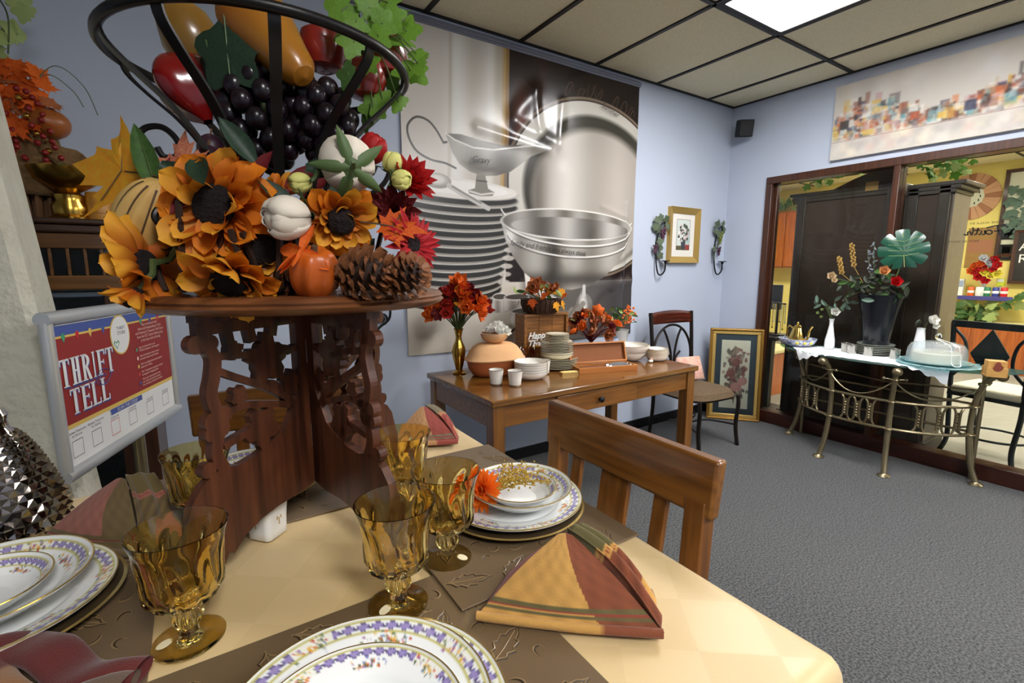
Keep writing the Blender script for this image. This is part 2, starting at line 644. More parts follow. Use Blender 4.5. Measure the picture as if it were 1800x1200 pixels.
# pale panelling with soft vertical mouldings
q.blend(np.ones_like(X) * 0.5, (206, 200, 190))
for x0, wd, c, a in ((1.26, 0.012, (150, 138, 112), 0.9), (1.30, 0.06, (228, 226, 220), 0.9), (1.41, 0.05, (196, 190, 178), 0.8),
                     (1.52, 0.04, (224, 220, 212), 0.9), (1.575, 0.03, (188, 180, 164), 0.9), (1.632, 0.03, (150, 116, 66), 1.0), (1.615, 0.01, (190, 160, 100), 0.8)):
    bend = x0 + 0.03 * np.sin((Z - 1.7) * 1.4)
    q.blend(np.exp(-((X - bend) / wd) ** 2) * a * (Z > 1.3), c)
# dark cabinet behind, with a warm panel
q.fill(np.maximum(1.655 + 0.02 * np.sin((Z - 1.7) * 1.4) - X, 1.2 - Z), (34, 24, 22))
q.blend(np.exp(-((X - 1.76) / 0.07) ** 2) * np.clip((2.5 - Z) / 0.3, 0, 1) * (Z > 1.7) * 0.9, (98, 44, 28))
q.blend(np.exp(-((X - 1.93) / 0.05) ** 2) * (Z > 2.2) * 0.4, (70, 34, 26))
# faint carved lettering on the dark wood
for k, (cx0, cz0) in enumerate(((2.14, 2.44), (2.24, 2.42), (2.33, 2.46), (2.40, 2.45), (2.55, 2.43), (2.63, 2.41), (2.71, 2.38))):
    t = np.linspace(0, 5.5, 12)
    q.line([(cx0 + 0.035 * math.cos(a + k), cz0 + 0.045 * math.sin(1.3 * a + k)) for a in t], 0.006, (108, 84, 62), 0.55)
# round platter
d = q.ell(2.37, 1.82, 0.735, 0.60)
q.fill(d, (120, 104, 88))
q.fill(d + 0.016, (60, 50, 42))
q.fill(d + 0.026, (206, 202, 192))
q.blend(q.soft(d + 0.03, 0.01) * np.clip((X - 2.2) / 0.6, 0, 1) * 0.5, (170, 164, 152))
d2 = q.ell(2.40, 1.80, 0.625, 0.51)
q.fill(d2, (58, 56, 48), w=0.03)
d3 = q.ell(2.41, 1.76, 0.565, 0.46)
q.fill(d3, (160, 152, 142), w=0.05)
q.blend(q.soft(d3, 0.06) * np.exp(-((X - 2.12) / 0.16) ** 2) * 0.75, (226, 222, 214))
q.blend(q.soft(d3, 0.06) * np.exp(-((X - 2.60) / 0.14) ** 2) * 0.45, (198, 190, 180))
q.blend(q.soft(d3, 0.06) * np.exp(-((X - 1.88) / 0.07) ** 2) * 0.7, (92, 86, 78))
# linen at the foot of the print
q.fill(Z - (1.17 + 0.02 * np.sin(X * 5)), (206, 199, 186), w=0.05)
q.blend(np.clip((0.98 - Z) / 0.22, 0, 1) * 0.6, (170, 160, 142))
q.fill(np.maximum(1.78 - X, Z - 1.20), (92, 88, 84), 0.9, w=0.08)
q.blend(np.clip((X - 2.1) / 0.5, 0, 1) * (Z < 1.2) * 0.8, (58, 54, 56))
q.fill(q.poly([(1.78, 1.30), (1.85, 1.22), (2.05, 1.09), (1.96, 1.06), (1.80, 1.16)]), (226, 222, 214), w=0.01)
# stack of white plates
for k in range(13, -1, -1):
    zc = 1.735 - k * 0.0455
    rx = 0.40 - 0.006 * k + (0.012 if k in (1, 5, 8) else 0)
    cx0 = 1.335 - 0.004 * k
    low = (0.05 + 0.002 * k)
    q.fill(q.ell(cx0, zc - 0.030, rx * 0.985, low), (46, 44, 40))
    q.fill(q.ell(cx0, zc, rx, low), (224, 220, 211))
    q.blend(q.soft(q.ell(cx0, zc, rx, low), 0.004) * np.clip((X - cx0) / 0.5 + 0.2, 0, 1) * 0.45, (150, 144, 132))
    q.fill(q.ell(cx0, zc + 0.006, rx, low), (120, 114, 104), 0.6)
q.fill(q.ell(1.335, 1.745, 0.40, 0.055), (226, 222, 214))
q.fill(q.ell(1.335, 1.748, 0.33, 0.038), (238, 235, 229))
for k in range(7):
    q.fill(q.ell(1.70 - 0.012 * k, 1.50 - 0.05 * k, 0.045, 0.016), (206, 200, 190), 0.85)
# spoon across the top plate
q.fill(q.ell(1.19, 1.775, 0.085, 0.042), (150, 144, 134))
q.fill(q.ell(1.18, 1.782, 0.066, 0.028), (214, 210, 202), w=0.02)
q.line([(1.26, 1.755), (1.36, 1.71), (1.47, 1.665), (1.52, 1.645)], 0.03, (196, 192, 186))
q.line([(1.28, 1.752), (1.47, 1.672)], 0.008, (120, 114, 106))
# pewter gravy boat
body = [(1.246, 2.035), (1.30, 2.012), (1.42, 1.985), (1.56, 1.99), (1.70, 2.02), (1.86, 2.052), (1.99, 2.05), (1.95, 2.03), (1.84, 1.985),
        (1.76, 1.93), (1.68, 1.875), (1.58, 1.842), (1.49, 1.83), (1.40, 1.845), (1.33, 1.88), (1.285, 1.94)]
db = q.poly(body)
q.fill(db, (122, 117, 108))
s = np.clip((X - 1.25) / 0.6, 0, 1)
q.blend(q.soft(db) * (0.5 + 0.5 * np.sin(s * 16)) * 0.55, (206, 202, 194))
q.blend(q.soft(db) * np.exp(-((X - 1.62) / 0.08) ** 2) * 0.7, (66, 62, 56))
q.blend(q.soft(db + 0.02, 0.02) * np.exp(-((Z - 1.87) / 0.03) ** 2) * 0.8, (92, 86, 78))
q.fill(q.poly([(1.246, 2.037), (1.34, 2.045), (1.48, 2.03), (1.62, 2.022), (1.78, 2.045), (1.70, 2.018), (1.56, 1.986), (1.42, 1.981), (1.30, 2.008)]), (96, 90, 80))
q.line([(1.246, 2.037), (1.30, 2.010), (1.42, 1.983), (1.56, 1.988), (1.70, 2.018), (1.86, 2.05), (1.99, 2.05)], 0.008, (232, 228, 220))
q.fill(q.poly([(1.44, 1.835), (1.50, 1.835), (1.52, 1.76), (1.565, 1.742), (1.55, 1.72), (1.47, 1.712), (1.39, 1.722), (1.385, 1.74), (1.43, 1.755)]), (134, 128, 118))
q.line([(1.395, 1.735), (1.47, 1.722), (1.555, 1.737)], 0.01, (222, 218, 210))
q.line([(1.44, 1.80), (1.51, 1.80)], 0.008, (70, 66, 60))
hnd = [(p[0], p[1]) for p in [tuple(v) for v in bez([(1.231, 1.985, 0), (1.185, 2.05, 0), (1.135, 2.09, 0), (1.07, 2.095, 0), (1.022, 2.045, 0), (1.028, 1.98, 0), (1.07, 1.92, 0), (1.15, 1.885, 0), (1.24, 1.875, 0), (1.305, 1.855, 0)], 5)]]
q.line(hnd, 0.011, (64, 60, 54))
q.line([(1.231, 1.985), (1.25, 1.99)], 0.012, (64, 60, 54))
# hammered steel bowl
bl = [(1.607, 1.585), (1.64, 1.47), (1.70, 1.36), (1.79, 1.256), (1.90, 1.185), (2.02, 1.15), (2.18, 1.14), (2.34, 1.16), (2.50, 1.235), (2.62, 1.33), (2.70, 1.44), (2.76, 1.56), (2.19, 1.67)]
db = q.poly(bl)
q.fill(db, (126, 121, 113))
ang = (X - 2.18) / 0.58
q.blend(q.soft(db) * (0.5 + 0.5 * np.sin(ang * 11 + 1.2)) * 0.5, (214, 210, 203))
q.blend(q.soft(db) * np.exp(-((X - 2.02) / 0.06) ** 2) * 0.75, (62, 58, 54))
q.blend(q.soft(db) * np.exp(-((Z - 1.21) / 0.05) ** 2) * 0.75, (58, 54, 50))
q.blend(q.soft(db) * np.exp(-((X - 1.68) / 0.05) ** 2 - ((Z - 1.5) / 0.1) ** 2) * 0.9, (236, 233, 228))
for zz, rr in ((1.545, 0.575), (1.475, 0.56), (1.40, 0.53)):
    q.line([(2.185 + rr * math.cos(a), zz + 0.10 + 0.135 * math.sin(a) - 0.015 * math.cos(a)) for a in np.linspace(PI * 1.03, PI * 1.97, 40)], 0.010, (230, 227, 222))
    q.line([(2.185 + rr * math.cos(a), zz + 0.088 + 0.135 * math.sin(a) - 0.015 * math.cos(a)) for a in np.linspace(PI * 1.03, PI * 1.97, 40)], 0.006, (66, 62, 58), 0.7)
dr = q.ell(2.185, 1.58 - 0.0 , 0.578, 0.104)
q.fill(dr, (226, 223, 217))
dr = q.ell(2.185, 1.58, 0.565, 0.094)
q.fill(dr, (112, 107, 99))
q.blend(q.soft(dr) * (0.5 + 0.5 * np.sin(X * 26)) * 0.6, (198, 194, 187))
dr2 = q.ell(2.20, 1.557, 0.52, 0.07)
q.fill(dr2, (92, 88, 82))
q.blend(q.soft(dr2) * (0.5 + 0.5 * np.sin(X * 15 + 1)) * 0.75, (214, 210, 205))
# measuring cups and pepper mill low down
for cx0, cz0, r0, h0 in ((1.60, 1.06, 0.055, 0.10), (1.73, 1.06, 0.10, 0.09), (1.80, 0.97, 0.12, 0.085)):
    q.fill(q.rect(cx0 - r0, cx0 + r0, cz0 - h0 / 2, cz0 + h0 / 2), (146, 140, 131))
    q.blend(q.soft(q.rect(cx0 - r0, cx0 + r0, cz0 - h0 / 2, cz0 + h0 / 2)) * (0.5 + 0.5 * np.sin((X - cx0) / r0 * 5)) * 0.7, (228, 225, 219))
    q.fill(q.ell(cx0, cz0 + h0 / 2, r0, 0.024), (222, 218, 212))
    q.fill(q.ell(cx0, cz0 + h0 / 2, r0 * 0.9, 0.017), (84, 79, 72))
q.fill(q.ell(2.30, 1.01, 0.075, 0.105), (120, 116, 110))
q.blend(q.soft(q.ell(2.29, 1.03, 0.03, 0.08), 0.03) * 0.8, (232, 230, 226))
q.line([(2.30, 1.10), (2.30, 1.16)], 0.03, (196, 193, 188))
q.line([(1.62, 0.83), (1.86, 0.99)], 0.024, (84, 80, 74))
q.line([(1.60, 0.81), (1.82, 0.95)], 0.012, (196, 192, 186))
for k in range(4):
    q.line([(2.02 + 0.05 * k, 0.83 + 0.03 * k), (2.14 + 0.05 * k, 0.98 + 0.02 * k)], 0.04, (118 + 18 * (k % 2), 112 + 18 * (k % 2), 103 + 18 * (k % 2)))
# the sheet itself sags and creases: real relief that catches the lamp
rng = np.random.RandomState(4)


def crease(x, z):
    h = np.zeros_like(x)
    for (ax, az), (bx, bz), wd, am in (((1.70, 2.20), (1.86, 2.38), 0.05, 0.010), ((1.86, 2.38), (1.90, 2.14), 0.03, 0.010), ((1.72, 2.16), (2.06, 2.08), 0.045, 0.010),
                                       ((2.06, 2.08), (2.08, 2.34), 0.03, 0.010), ((1.45, 2.10), (1.98, 2.03), 0.03, 0.009), ((2.14, 1.12), (2.33, 1.56), 0.06, 0.013),
                                       ((2.0, 1.30), (2.12, 1.9), 0.06, 0.008), ((2.32, 1.0), (2.66, 1.34), 0.05, 0.013), ((2.66, 0.9), (2.70, 1.75), 0.02, 0.009),
                                       ((2.55, 1.15), (2.76, 1.2), 0.04, 0.01), ((2.45, 1.72), (2.70, 1.66), 0.02, 0.005), ((2.05, 1.0), (2.1, 1.3), 0.04, 0.009)):
        dx, dz = bx - ax, bz - az
        t = np.clip(((x - ax) * dx + (z - az) * dz) / (dx * dx + dz * dz), 0, 1)
        dd = np.hypot(x - ax - t * dx, z - az - t * dz)
        h += am * np.exp(-(dd / wd) ** 2)
    h += 0.0035 * np.sin(x * 9.0 + 2 * np.sin(z * 3)) * np.clip((x - 1.5), 0, 1)
    return h


pst = thing('mural_poster', 'huge glossy creased poster of pewter bowl, gravy boat and plate stack on blue wall', 'poster', (0, YB, 0))
q.build('printed_sheet', 'print_gloss', pst, lambda x, z: np.stack([x, -0.012 - crease(x, z), z], 1))
rx90 = (PI / 2, 0, 0)
for body, x, z, s, ry in (('Gravy', 1.46, 1.915, 0.055, 0.05), ('Summer', 2.49, 2.365, 0.055, -0.28), ('family and friends you always think', 1.98, 1.415, 0.05, -0.10), ('Flour', 1.76, 1.065, 0.045, 0)):
    text_part('lettering', body, 'ink_black', pst, (x, -0.030, z), (PI / 2, -ry, 0), s, shear=0.35, wide=0.9)

# ---------------------------------------------------------------- small framed print between two grape sconces
mat('gold_frame', (198, 164, 92), 0.35, metal=0.6, bump=(60, 0.15, 0.003))
mat('gold_dark', (150, 110, 44), 0.35, metal=0.7, bump=(90, 0.4, 0.004))
mat('mat_board', (226, 222, 212), 0.8)
mat('mat_board_dark', (58, 68, 78), 0.8)
mat('iron_black', (24, 24, 26), 0.45, metal=0.6)
mat('leaf_dusty', (70, 84, 62), 0.7, vary=(30, (96, 108, 84), 0.3))
mat('grape_purple', (92, 42, 62), 0.35, vary=(40, (58, 28, 52), 0.3))
mat('grape_green', (128, 134, 58), 0.35, vary=(40, (100, 112, 50), 0.3))


def frame_parts(par, w, h, fw, dep, m, M=None, z0=0.0):
    """Four mitred rails in the local xz plane, facing -y, bottom at z0."""
    a, b = w / 2, h
    for pts in ([(-a, 0), (a, 0), (a - fw, fw), (-a + fw, fw)], [(-a, b), (-a + fw, b - fw), (a - fw, b - fw), (a, b)],
                [(-a, 0), (-a + fw, fw), (-a + fw, b - fw), (-a, b)], [(a, 0), (a, b), (a - fw, b - fw), (a - fw, fw)]):
        mb = MB()
        vs = [(x, 0.0, z0 + z) for x, z in pts]
        # outer edge proud, inner edge lower
        fr = []
        for x, z in pts:
            inner = abs(abs(x) - (a - fw)) < 1e-6 and (abs(z - fw) < 1e-6 or abs(z - (b - fw)) < 1e-6)
            fr.append((x, -dep * (0.45 if inner else 1.0), z0 + z))
        mb.add(vs + fr, [(0, 1, 2, 3), (7, 6, 5, 4)] + [(i, (i + 1) % 4, (i + 1) % 4 + 4, i + 4) for i in range(4)])
        mb.build('rail', m, par, smooth=False, bevel=0.003)


pic = thing('framed_print', 'small gold framed flower print between two grape sconces', 'picture', (3.365, YB - 0.002, 1.335), 0)
frame_parts(pic, 0.375, 0.435, 0.045, 0.03, 'gold_frame')
MB().bx(-0.15, 0.15, -0.008, 0, 0.03, 0.405).build('mat_board', 'mat_board', pic, smooth=False)
q = Paint(-0.085, 0.085, 0.10, 0.345, 70, 100, (206, 214, 206))
q.fill(q.z - 0.135, (92, 86, 60))
q.fill(q.rect(0.03, 0.2, 0.09, 0.145), (150, 66, 60))
q.fill(q.rect(0.02, 0.09, 0.15, 0.26), (150, 178, 176), 0.6)
q.fill(q.poly([(-0.02, 0.11), (0.025, 0.11), (0.032, 0.18), (-0.028, 0.18)]), (64, 64, 74))
rng = np.random.RandomState(2)
for k in range(70):
    a, r = rng.rand() * 2 * PI, rng.rand() ** 0.5
    x, z = 0.0 + 0.065 * r * math.cos(a), 0.235 + 0.07 * r * math.sin(a)
    q.fill(q.ell(x, z, 0.009 + 0.006 * rng.rand(), 0.008 + 0.006 * rng.rand()), [(62, 74, 60), (214, 206, 206), (96, 104, 88), (196, 160, 164), (232, 228, 222)][rng.randint(5)])
q.fill(np.abs(q.rect(-0.084, 0.084, 0.101, 0.344)) - 0.002, (80, 88, 80))
q.build('picture', 'print_matt', pic, lambda x, z: np.stack([x, -0.0095 + 0 * x, z], 1))


def leaf_lobed(r, lobes, depth, n=40, cup=0.15, notch=0.55):
    """Flat lobed leaf in the xy plane, stem at the origin side -y."""
    mb = MB()
    vs = [(0, 0, 0)]
    for k in range(n):
        a = 2 * PI * k / n
        f = 1 - depth * (0.5 - 0.5 * math.cos(lobes * (a + PI / 2)))
        back = math.exp(-((a - 1.5 * PI) / 0.25) ** 2)
        f *= 1 - notch * back
        vs.append((r * f * math.cos(a), r * f * math.sin(a), -cup * r * f * f))
    fs = [(0, 1 + k, 1 + (k + 1) % n) for k in range(n)]
    mb.add(vs, fs)
    return mb


def sconce(x, lean, grape, label):
    t = thing('grape_sconce', label, 'sconce', (x, YB, 1.235), 0, 'grape sconces on the blue wall')
    s = lean
    MB().tube(bez([(0.075, -0.045, 0.085), (0.07, -0.045, 0.035), (0.035, -0.04, 0.002), (0.0, -0.035, 0.02), (-0.008, -0.02, 0.12), (0.0, -0.014, 0.26), (0.03, -0.018, 0.38), (0.06, -0.03, 0.41), (0.07, -0.03, 0.375)], 6), 0.006, 8).build('iron_arm', 'iron_black', t)
    MB().lathe([(0.0, -0.02), (0.008, -0.018), (0.012, 0.0), (0.034, 0.004), (0.036, 0.008), (0.03, 0.009), (0, 0.007)], 20, (0.075, -0.045, 0.105)).build('candle_plate', 'iron_black', t)
    me = leaf_lobed(0.036, 5, 0.3).mesh('leaf')
    me.materials.append(MATS['leaf_dusty'])
    for lx, lz in ((-0.02, 0.42), (0.015, 0.44), (-0.035, 0.37), (0.0, 0.35), (0.075, 0.43), (0.09, 0.38), (s * 0.035, 0.215), (s * 0.03, 0.15), (0.02, 0.26)):
        put('leaf', me, t, (lx, -0.03 - random.random() * 0.012, lz), (PI / 2 + random.uniform(-0.4, 0.4), random.uniform(-1, 1), random.uniform(-0.4, 0.4)))
    for cx0, cz0, n, g in ((0.045, 0.33, 26, grape), (-s * 0.035, 0.20, 12, 'grape_purple')):
        mb = MB()
        for k in range(n):
            u = (k + 0.5) / n
            r = 0.026 * (1 - u) ** 0.7 * (n / 26) ** 0.5
            a = k * 2.4
            mb.ball((cx0 + r * math.cos(a), -0.032 + 0.6 * r * math.sin(a), cz0 + 0.035 - u * 0.10 * (n / 26) ** 0.5), 0.009, 7, 5)
        o = mb.build('grape_cluster', g, t)


sconce(3.045, 1, 'grape_purple', 'iron candle sconce with purple grapes, nearer the mural poster')
sconce(3.795, -1, 'grape_green', 'iron candle sconce with green grapes, nearer the room corner')

# iron scroll bracket low on the wall beside the poster
t = thing('scroll_hook', 'black iron scroll hook on blue wall beside the poster', 'wall hook', (0.80, YB - 0.01, 0.90))
MB().tube(bez([(-0.12, 0, -0.02), (-0.04, -0.01, 0.02), (0.03, -0.012, 0.075), (0.075, -0.012, 0.11), (0.085, -0.012, 0.17), (0.08, -0.012, 0.26)], 8), 0.007, 8).tube([(0.035 + 0.03 * math.exp(-0.13 * a) * math.cos(a), -0.012, 0.115 + 0.03 * math.exp(-0.13 * a) * math.sin(a)) for a in np.linspace(-1.2, 7, 30)], 0.006, 8).build('scroll', 'iron_black', t)
MB().bx(0.06, 0.10, -0.004, 0.01, 0.24, 0.29).build('wall_plate', 'iron_black', t, bevel=0.003)

# ---------------------------------------------------------------- loudspeaker in the corner
mat('speaker_black', (20, 20, 22), 0.6, bump=(400, 0.4, 0.001))
t = thing('loudspeaker', 'small black loudspeaker hung high in the room corner', 'loudspeaker', (XR - 0.085, 2.42, 2.42), rot=(0, 0, math.radians(-38)))
tl = Matrix.Rotation(math.radians(12), 4, 'X')
MB().box((0, 0, 0), (0.115, 0.09, 0.13), M=tl).build('cabinet', 'speaker_black', t, bevel=0.006)
MB().box((0, -0.047, 0), (0.105, 0.006, 0.12), M=tl).build('grille', 'black_rubber', t, bevel=0.003)
MB().bx(0.02, 0.06, 0.03, 0.075, 0.0, 0.07).tube([(0.04, 0.07, 0.03), (0.085, 0.085, 0.05)], 0.012).build('bracket', 'speaker_black', t, bevel=0.003)

# ---------------------------------------------------------------- skyline canvas over the partition
q = Paint(0, 1.35, 0, 0.50, 420, 160, (196, 190, 180))
rng = np.random.RandomState(11)
for k in range(60):
    x, z = rng.rand() * 1.35, 0.28 + rng.rand() * 0.22
    q.blend(q.soft(q.rect(x, x + 0.05 + 0.07 * rng.rand(), z, z + 0.06 + 0.1 * rng.rand()), 0.05) * 0.25, [(214, 208, 196), (176, 172, 166), (200, 184, 164), (206, 206, 204)][rng.randint(4)])
pal = [(206, 98, 40), (44, 46, 74), (90, 152, 160), (226, 220, 208), (188, 150, 150), (214, 176, 70), (120, 60, 44), (36, 34, 36), (150, 170, 174), (206, 200, 192), (196, 176, 150), (170, 72, 40), (232, 226, 214), (92, 96, 110)]
for k in range(760):
    x = rng.rand() * 1.35
    top = 0.13 + 0.05 * math.sin(x * 9) + 0.05 * math.sin(x * 4.3 + 1) + (0.12 if x > 0.88 else 0.0) * min(1, (x - 0.88) * 8)
    z = 0.12 + rng.rand() ** 1.2 * max(0.05, top)
    wd, hh = 0.014 + 0.05 * rng.rand() ** 2, 0.016 + 0.06 * rng.rand() ** 2
    c_ = np.array(pal[rng.randint(len(pal))]) * 0.86 + np.array((170, 160, 150)) * 0.14
    q.fill(q.rect(x, x + wd, z, z + hh), c_, 0.35 + 0.5 * rng.rand(), w=0.012)
for k in range(90):
    x, z = rng.rand() * 1.35, rng.rand() * 0.09
    q.blend(q.soft(q.rect(x, x + 0.05, z, z + 0.05), 0.03) * 0.4, [(214, 206, 196), (180, 170, 168), (206, 168, 156), (170, 166, 160), (226, 216, 190)][rng.randint(5)])
q.fill(np.abs(q.z - 0.118) - 0.0012, (120, 60, 50), 0.7)
cv = thing('canvas_painting', 'wide canvas painting of an abstract city skyline above the partition', 'painting', (XR, 1.775, 2.058), -PI / 2)
MB().bx(0, 1.35, -0.028, 0, 0, 0.50).build('stretcher', 'mat_board', cv, smooth=False)
q.build('picture', 'print_canvas', cv, lambda x, z: np.stack([x, -0.0295 + 0 * x, z], 1))

# ---------------------------------------------------------------- materials of the side table and its things
wood('oak_honey', (142, 92, 38), (108, 66, 24), 0.28, 'X', coat=0.35)
wood('oak_leg', (136, 88, 36), (102, 62, 22), 0.3, 'Z', coat=0.3)
wood('oak_top', (132, 86, 32), (102, 64, 20), 0.2, 'X', coat=0.6)
mat('knob_black', (22, 22, 24), 0.4, metal=0.3)
mat('brass', (190, 150, 66), 0.22, metal=1.0)
mat('brass_bright', (222, 190, 104), 0.16, metal=1.0)
mat('clay_pale', (222, 172, 122), 0.8, bump=(120, 0.2, 0.002))
mat('clay_red', (168, 92, 48), 0.6, bump=(120, 0.15, 0.002))
mat('china_white', (236, 233, 224), 0.12, coat=0.5)
mat('china_cream', (222, 214, 188), 0.15, coat=0.4)
mat('china_rim', (120, 122, 100), 0.25)
mat('silver_band', (196, 192, 182), 0.15, metal=0.9)
mat('petal_white', (244, 243, 236), 0.8, translucent=0.25)
mat('petal_red', (200, 48, 28), 0.7, vary=(14, (140, 18, 18), 0.25), translucent=0.25)
mat('petal_orange', (238, 124, 34), 0.7, vary=(14, (222, 84, 20), 0.25), translucent=0.25)
mat('petal_maroon', (104, 18, 24), 0.7, translucent=0.2)
mat('petal_rust', (190, 120, 66), 0.8, vary=(12, (150, 70, 44), 0.25), translucent=0.2)
mat('leaf_yellow', (232, 172, 28), 0.7, vary=(12, (218, 136, 20), 0.25), translucent=0.3)
mat('leaf_orange', (222, 104, 18), 0.7, vary=(12, (190, 66, 12), 0.25), translucent=0.3)
mat('leaf_green', (74, 108, 48), 0.6, vary=(14, (50, 82, 36), 0.25), translucent=0.2)
mat('leaf_pale', (160, 178, 110), 0.6, translucent=0.25)
mat('stem_green', (72, 88, 44), 0.6)
mat('berry_orange', (226, 112, 44), 0.3)
mat('wicker', (70, 38, 22), 0.6, vary=(40, (44, 24, 14), 0.3), bump=(70, 0.6, 0.004), stretch=(1, 1, 4))
wood('crate_wood', (150, 100, 48), (96, 58, 24), 0.45, 'X', scale=1.5)
mat('letter_white', (240, 240, 236), 0.5)
glass('amber_small', (226, 172, 66))
glass('gold_glass', (226, 206, 130))
wood('box_wood', (192, 124, 60), (166, 100, 44), 0.4, 'X')
mat('felt_brown', (136, 84, 52), 0.9)
mat('steel', (200, 200, 204), 0.18, metal=1.0)
mat('horn_grey', (96, 94, 96), 0.35)
mat('enamel_blue', (150, 164, 190), 0.3)
mat('tin_white', (222, 222, 218), 0.4)
mat('pink_print', (206, 150, 134), 0.9, vary=(26, (226, 190, 168), 0.2))
mat('tan_weave', (112, 92, 68), 0.95, vary=(160, (84, 68, 50), 0.2), bump=(260, 0.5, 0.002))
wood('mahogany', (84, 34, 20), (54, 20, 12), 0.25, 'X', coat=0.4)
mat('bronze_iron', (44, 38, 34), 0.35, metal=0.7)
mat('bead_gold', (214, 186, 120), 0.25, metal=0.8)

# ---------------------------------------------------------------- side table
tx0, tx1, ty0, ty1 = 1.02, 2.44, 1.71, 2.41
t = thing('side_table', 'long honey oak side table with a drawer, under the mural', 'table', ((tx0 + tx1) / 2, (ty0 + ty1) / 2, 0))
a, b = (tx1 - tx0) / 2, (ty1 - ty0) / 2
MB().bx(-a, a, -b, b, BZ - 0.03, BZ).build('table_top', 'oak_top', t, bevel=0.006)
for sx in (-1, 1):
    for sy in (-1, 1):
        MB().box((sx * (a - 0.045), sy * (b - 0.045), (BZ - 0.03) / 2), (0.062, 0.062, BZ - 0.03)).build('leg', 'oak_leg', t, bevel=0.003)
    MB().bx(sx * (a - 0.03) - 0.011, sx * (a - 0.03) + 0.011, -b + 0.076, b - 0.076, BZ - 0.135, BZ - 0.03).build('apron', 'oak_honey', t, bevel=0.002)
MB().bx(-a + 0.076, a - 0.076, b - 0.045, b - 0.023, BZ - 0.135, BZ - 0.03).build('apron', 'oak_honey', t, bevel=0.002)
dx0, dx1 = 1.385 - 1.73, 1.93 - 1.73
MB().bx(-a + 0.076, dx0, -b + 0.025, -b + 0.047, BZ - 0.135, BZ - 0.03).build('apron', 'oak_honey', t, bevel=0.002)
MB().bx(dx1, a - 0.076, -b + 0.025, -b + 0.047, BZ - 0.135, BZ - 0.03).build('apron', 'oak_honey', t, bevel=0.002)
dr = MB().bx(dx0 + 0.003, dx1 - 0.003, -b + 0.012, -b + 0.047, BZ - 0.132, BZ - 0.034).build('drawer', 'oak_honey', t, bevel=0.004)
MB().lathe([(0.006, 0), (0.006, 0.012), (0.015, 0.016), (0.016, 0.024), (0.008, 0.03), (0, 0.031)], 16, M=Matrix.Translation(((dx0 + dx1) / 2, -b + 0.012, BZ - 0.083)) @ Matrix.Rotation(PI / 2, 4, 'X')).build('knob', 'knob_black', dr)


# ---------------------------------------------------------------- makers of tableware
def plate_prof(r, h=0.016, well=0.62, foot=0.5, th=0.004):
    return [(0, 0.004), (r * foot - 0.004, 0.004), (r * foot, 0), (r * foot + 0.004, 0.003), (r * well, 0.005), (r * 0.995, h - 0.001), (r, h + th * 0.4), (r * 0.985, h + th * 0.7),
            (r * well + 0.004, 0.005 + th), (r * well - 0.008, 0.003 + th), (0, 0.003 + th)]


def bowl_prof(r, h, rb=0.5, th=0.003):
    out = [(0, 0.003), (r * rb - 0.005, 0.003), (r * rb - 0.003, 0), (r * rb, 0.002)]
    for k in range(1, 7):
        u = k / 6
        out.append((lerp(r * rb, r, math.sin(u * PI / 2) ** 0.8), 0.002 + (h - 0.002) * u ** 1.25))
    out.append((r - th * 0.5, h + th * 0.5))
    for k in range(6, 0, -1):
        u = k / 6
        out.append((lerp(r * rb, r, math.sin(u * PI / 2) ** 0.8) - th, 0.002 + th + (h - 0.002 - th * 0.4) * u ** 1.25))
    out.append((0, 0.003 + th))
    return out


def cup(loc, label, r=0.037, h=0.076):
    t = thing('china_cup', label, 'cup', loc, 0, 'white cups on the side table')
    MB().lathe([(0, 0.003), (r * 0.68, 0.002), (r * 0.72, 0), (r * 0.80, 0.006), (r * 0.86, h * 0.4), (r * 0.97, h * 0.85), (r, h), (r * 0.96, h), (r * 0.92, h * 0.85), (r * 0.80, h * 0.4), (r * 0.7, 0.009), (0, 0.008)], 28).build('body', 'china_white', t)
    MB().lathe([(r * 0.74, -0.0002), (r * 0.83, 0.004), (r * 0.835, 0.008), (r * 0.78, 0.003)], 28, cap=False).build('foot_ring', 'silver_band', t)
    MB().lathe([(r * 1.002, h - 0.002), (r * 1.006, h + 0.0006), (r * 0.97, h + 0.0008)], 28, cap=False).build('rim_band', 'silver_band', t)


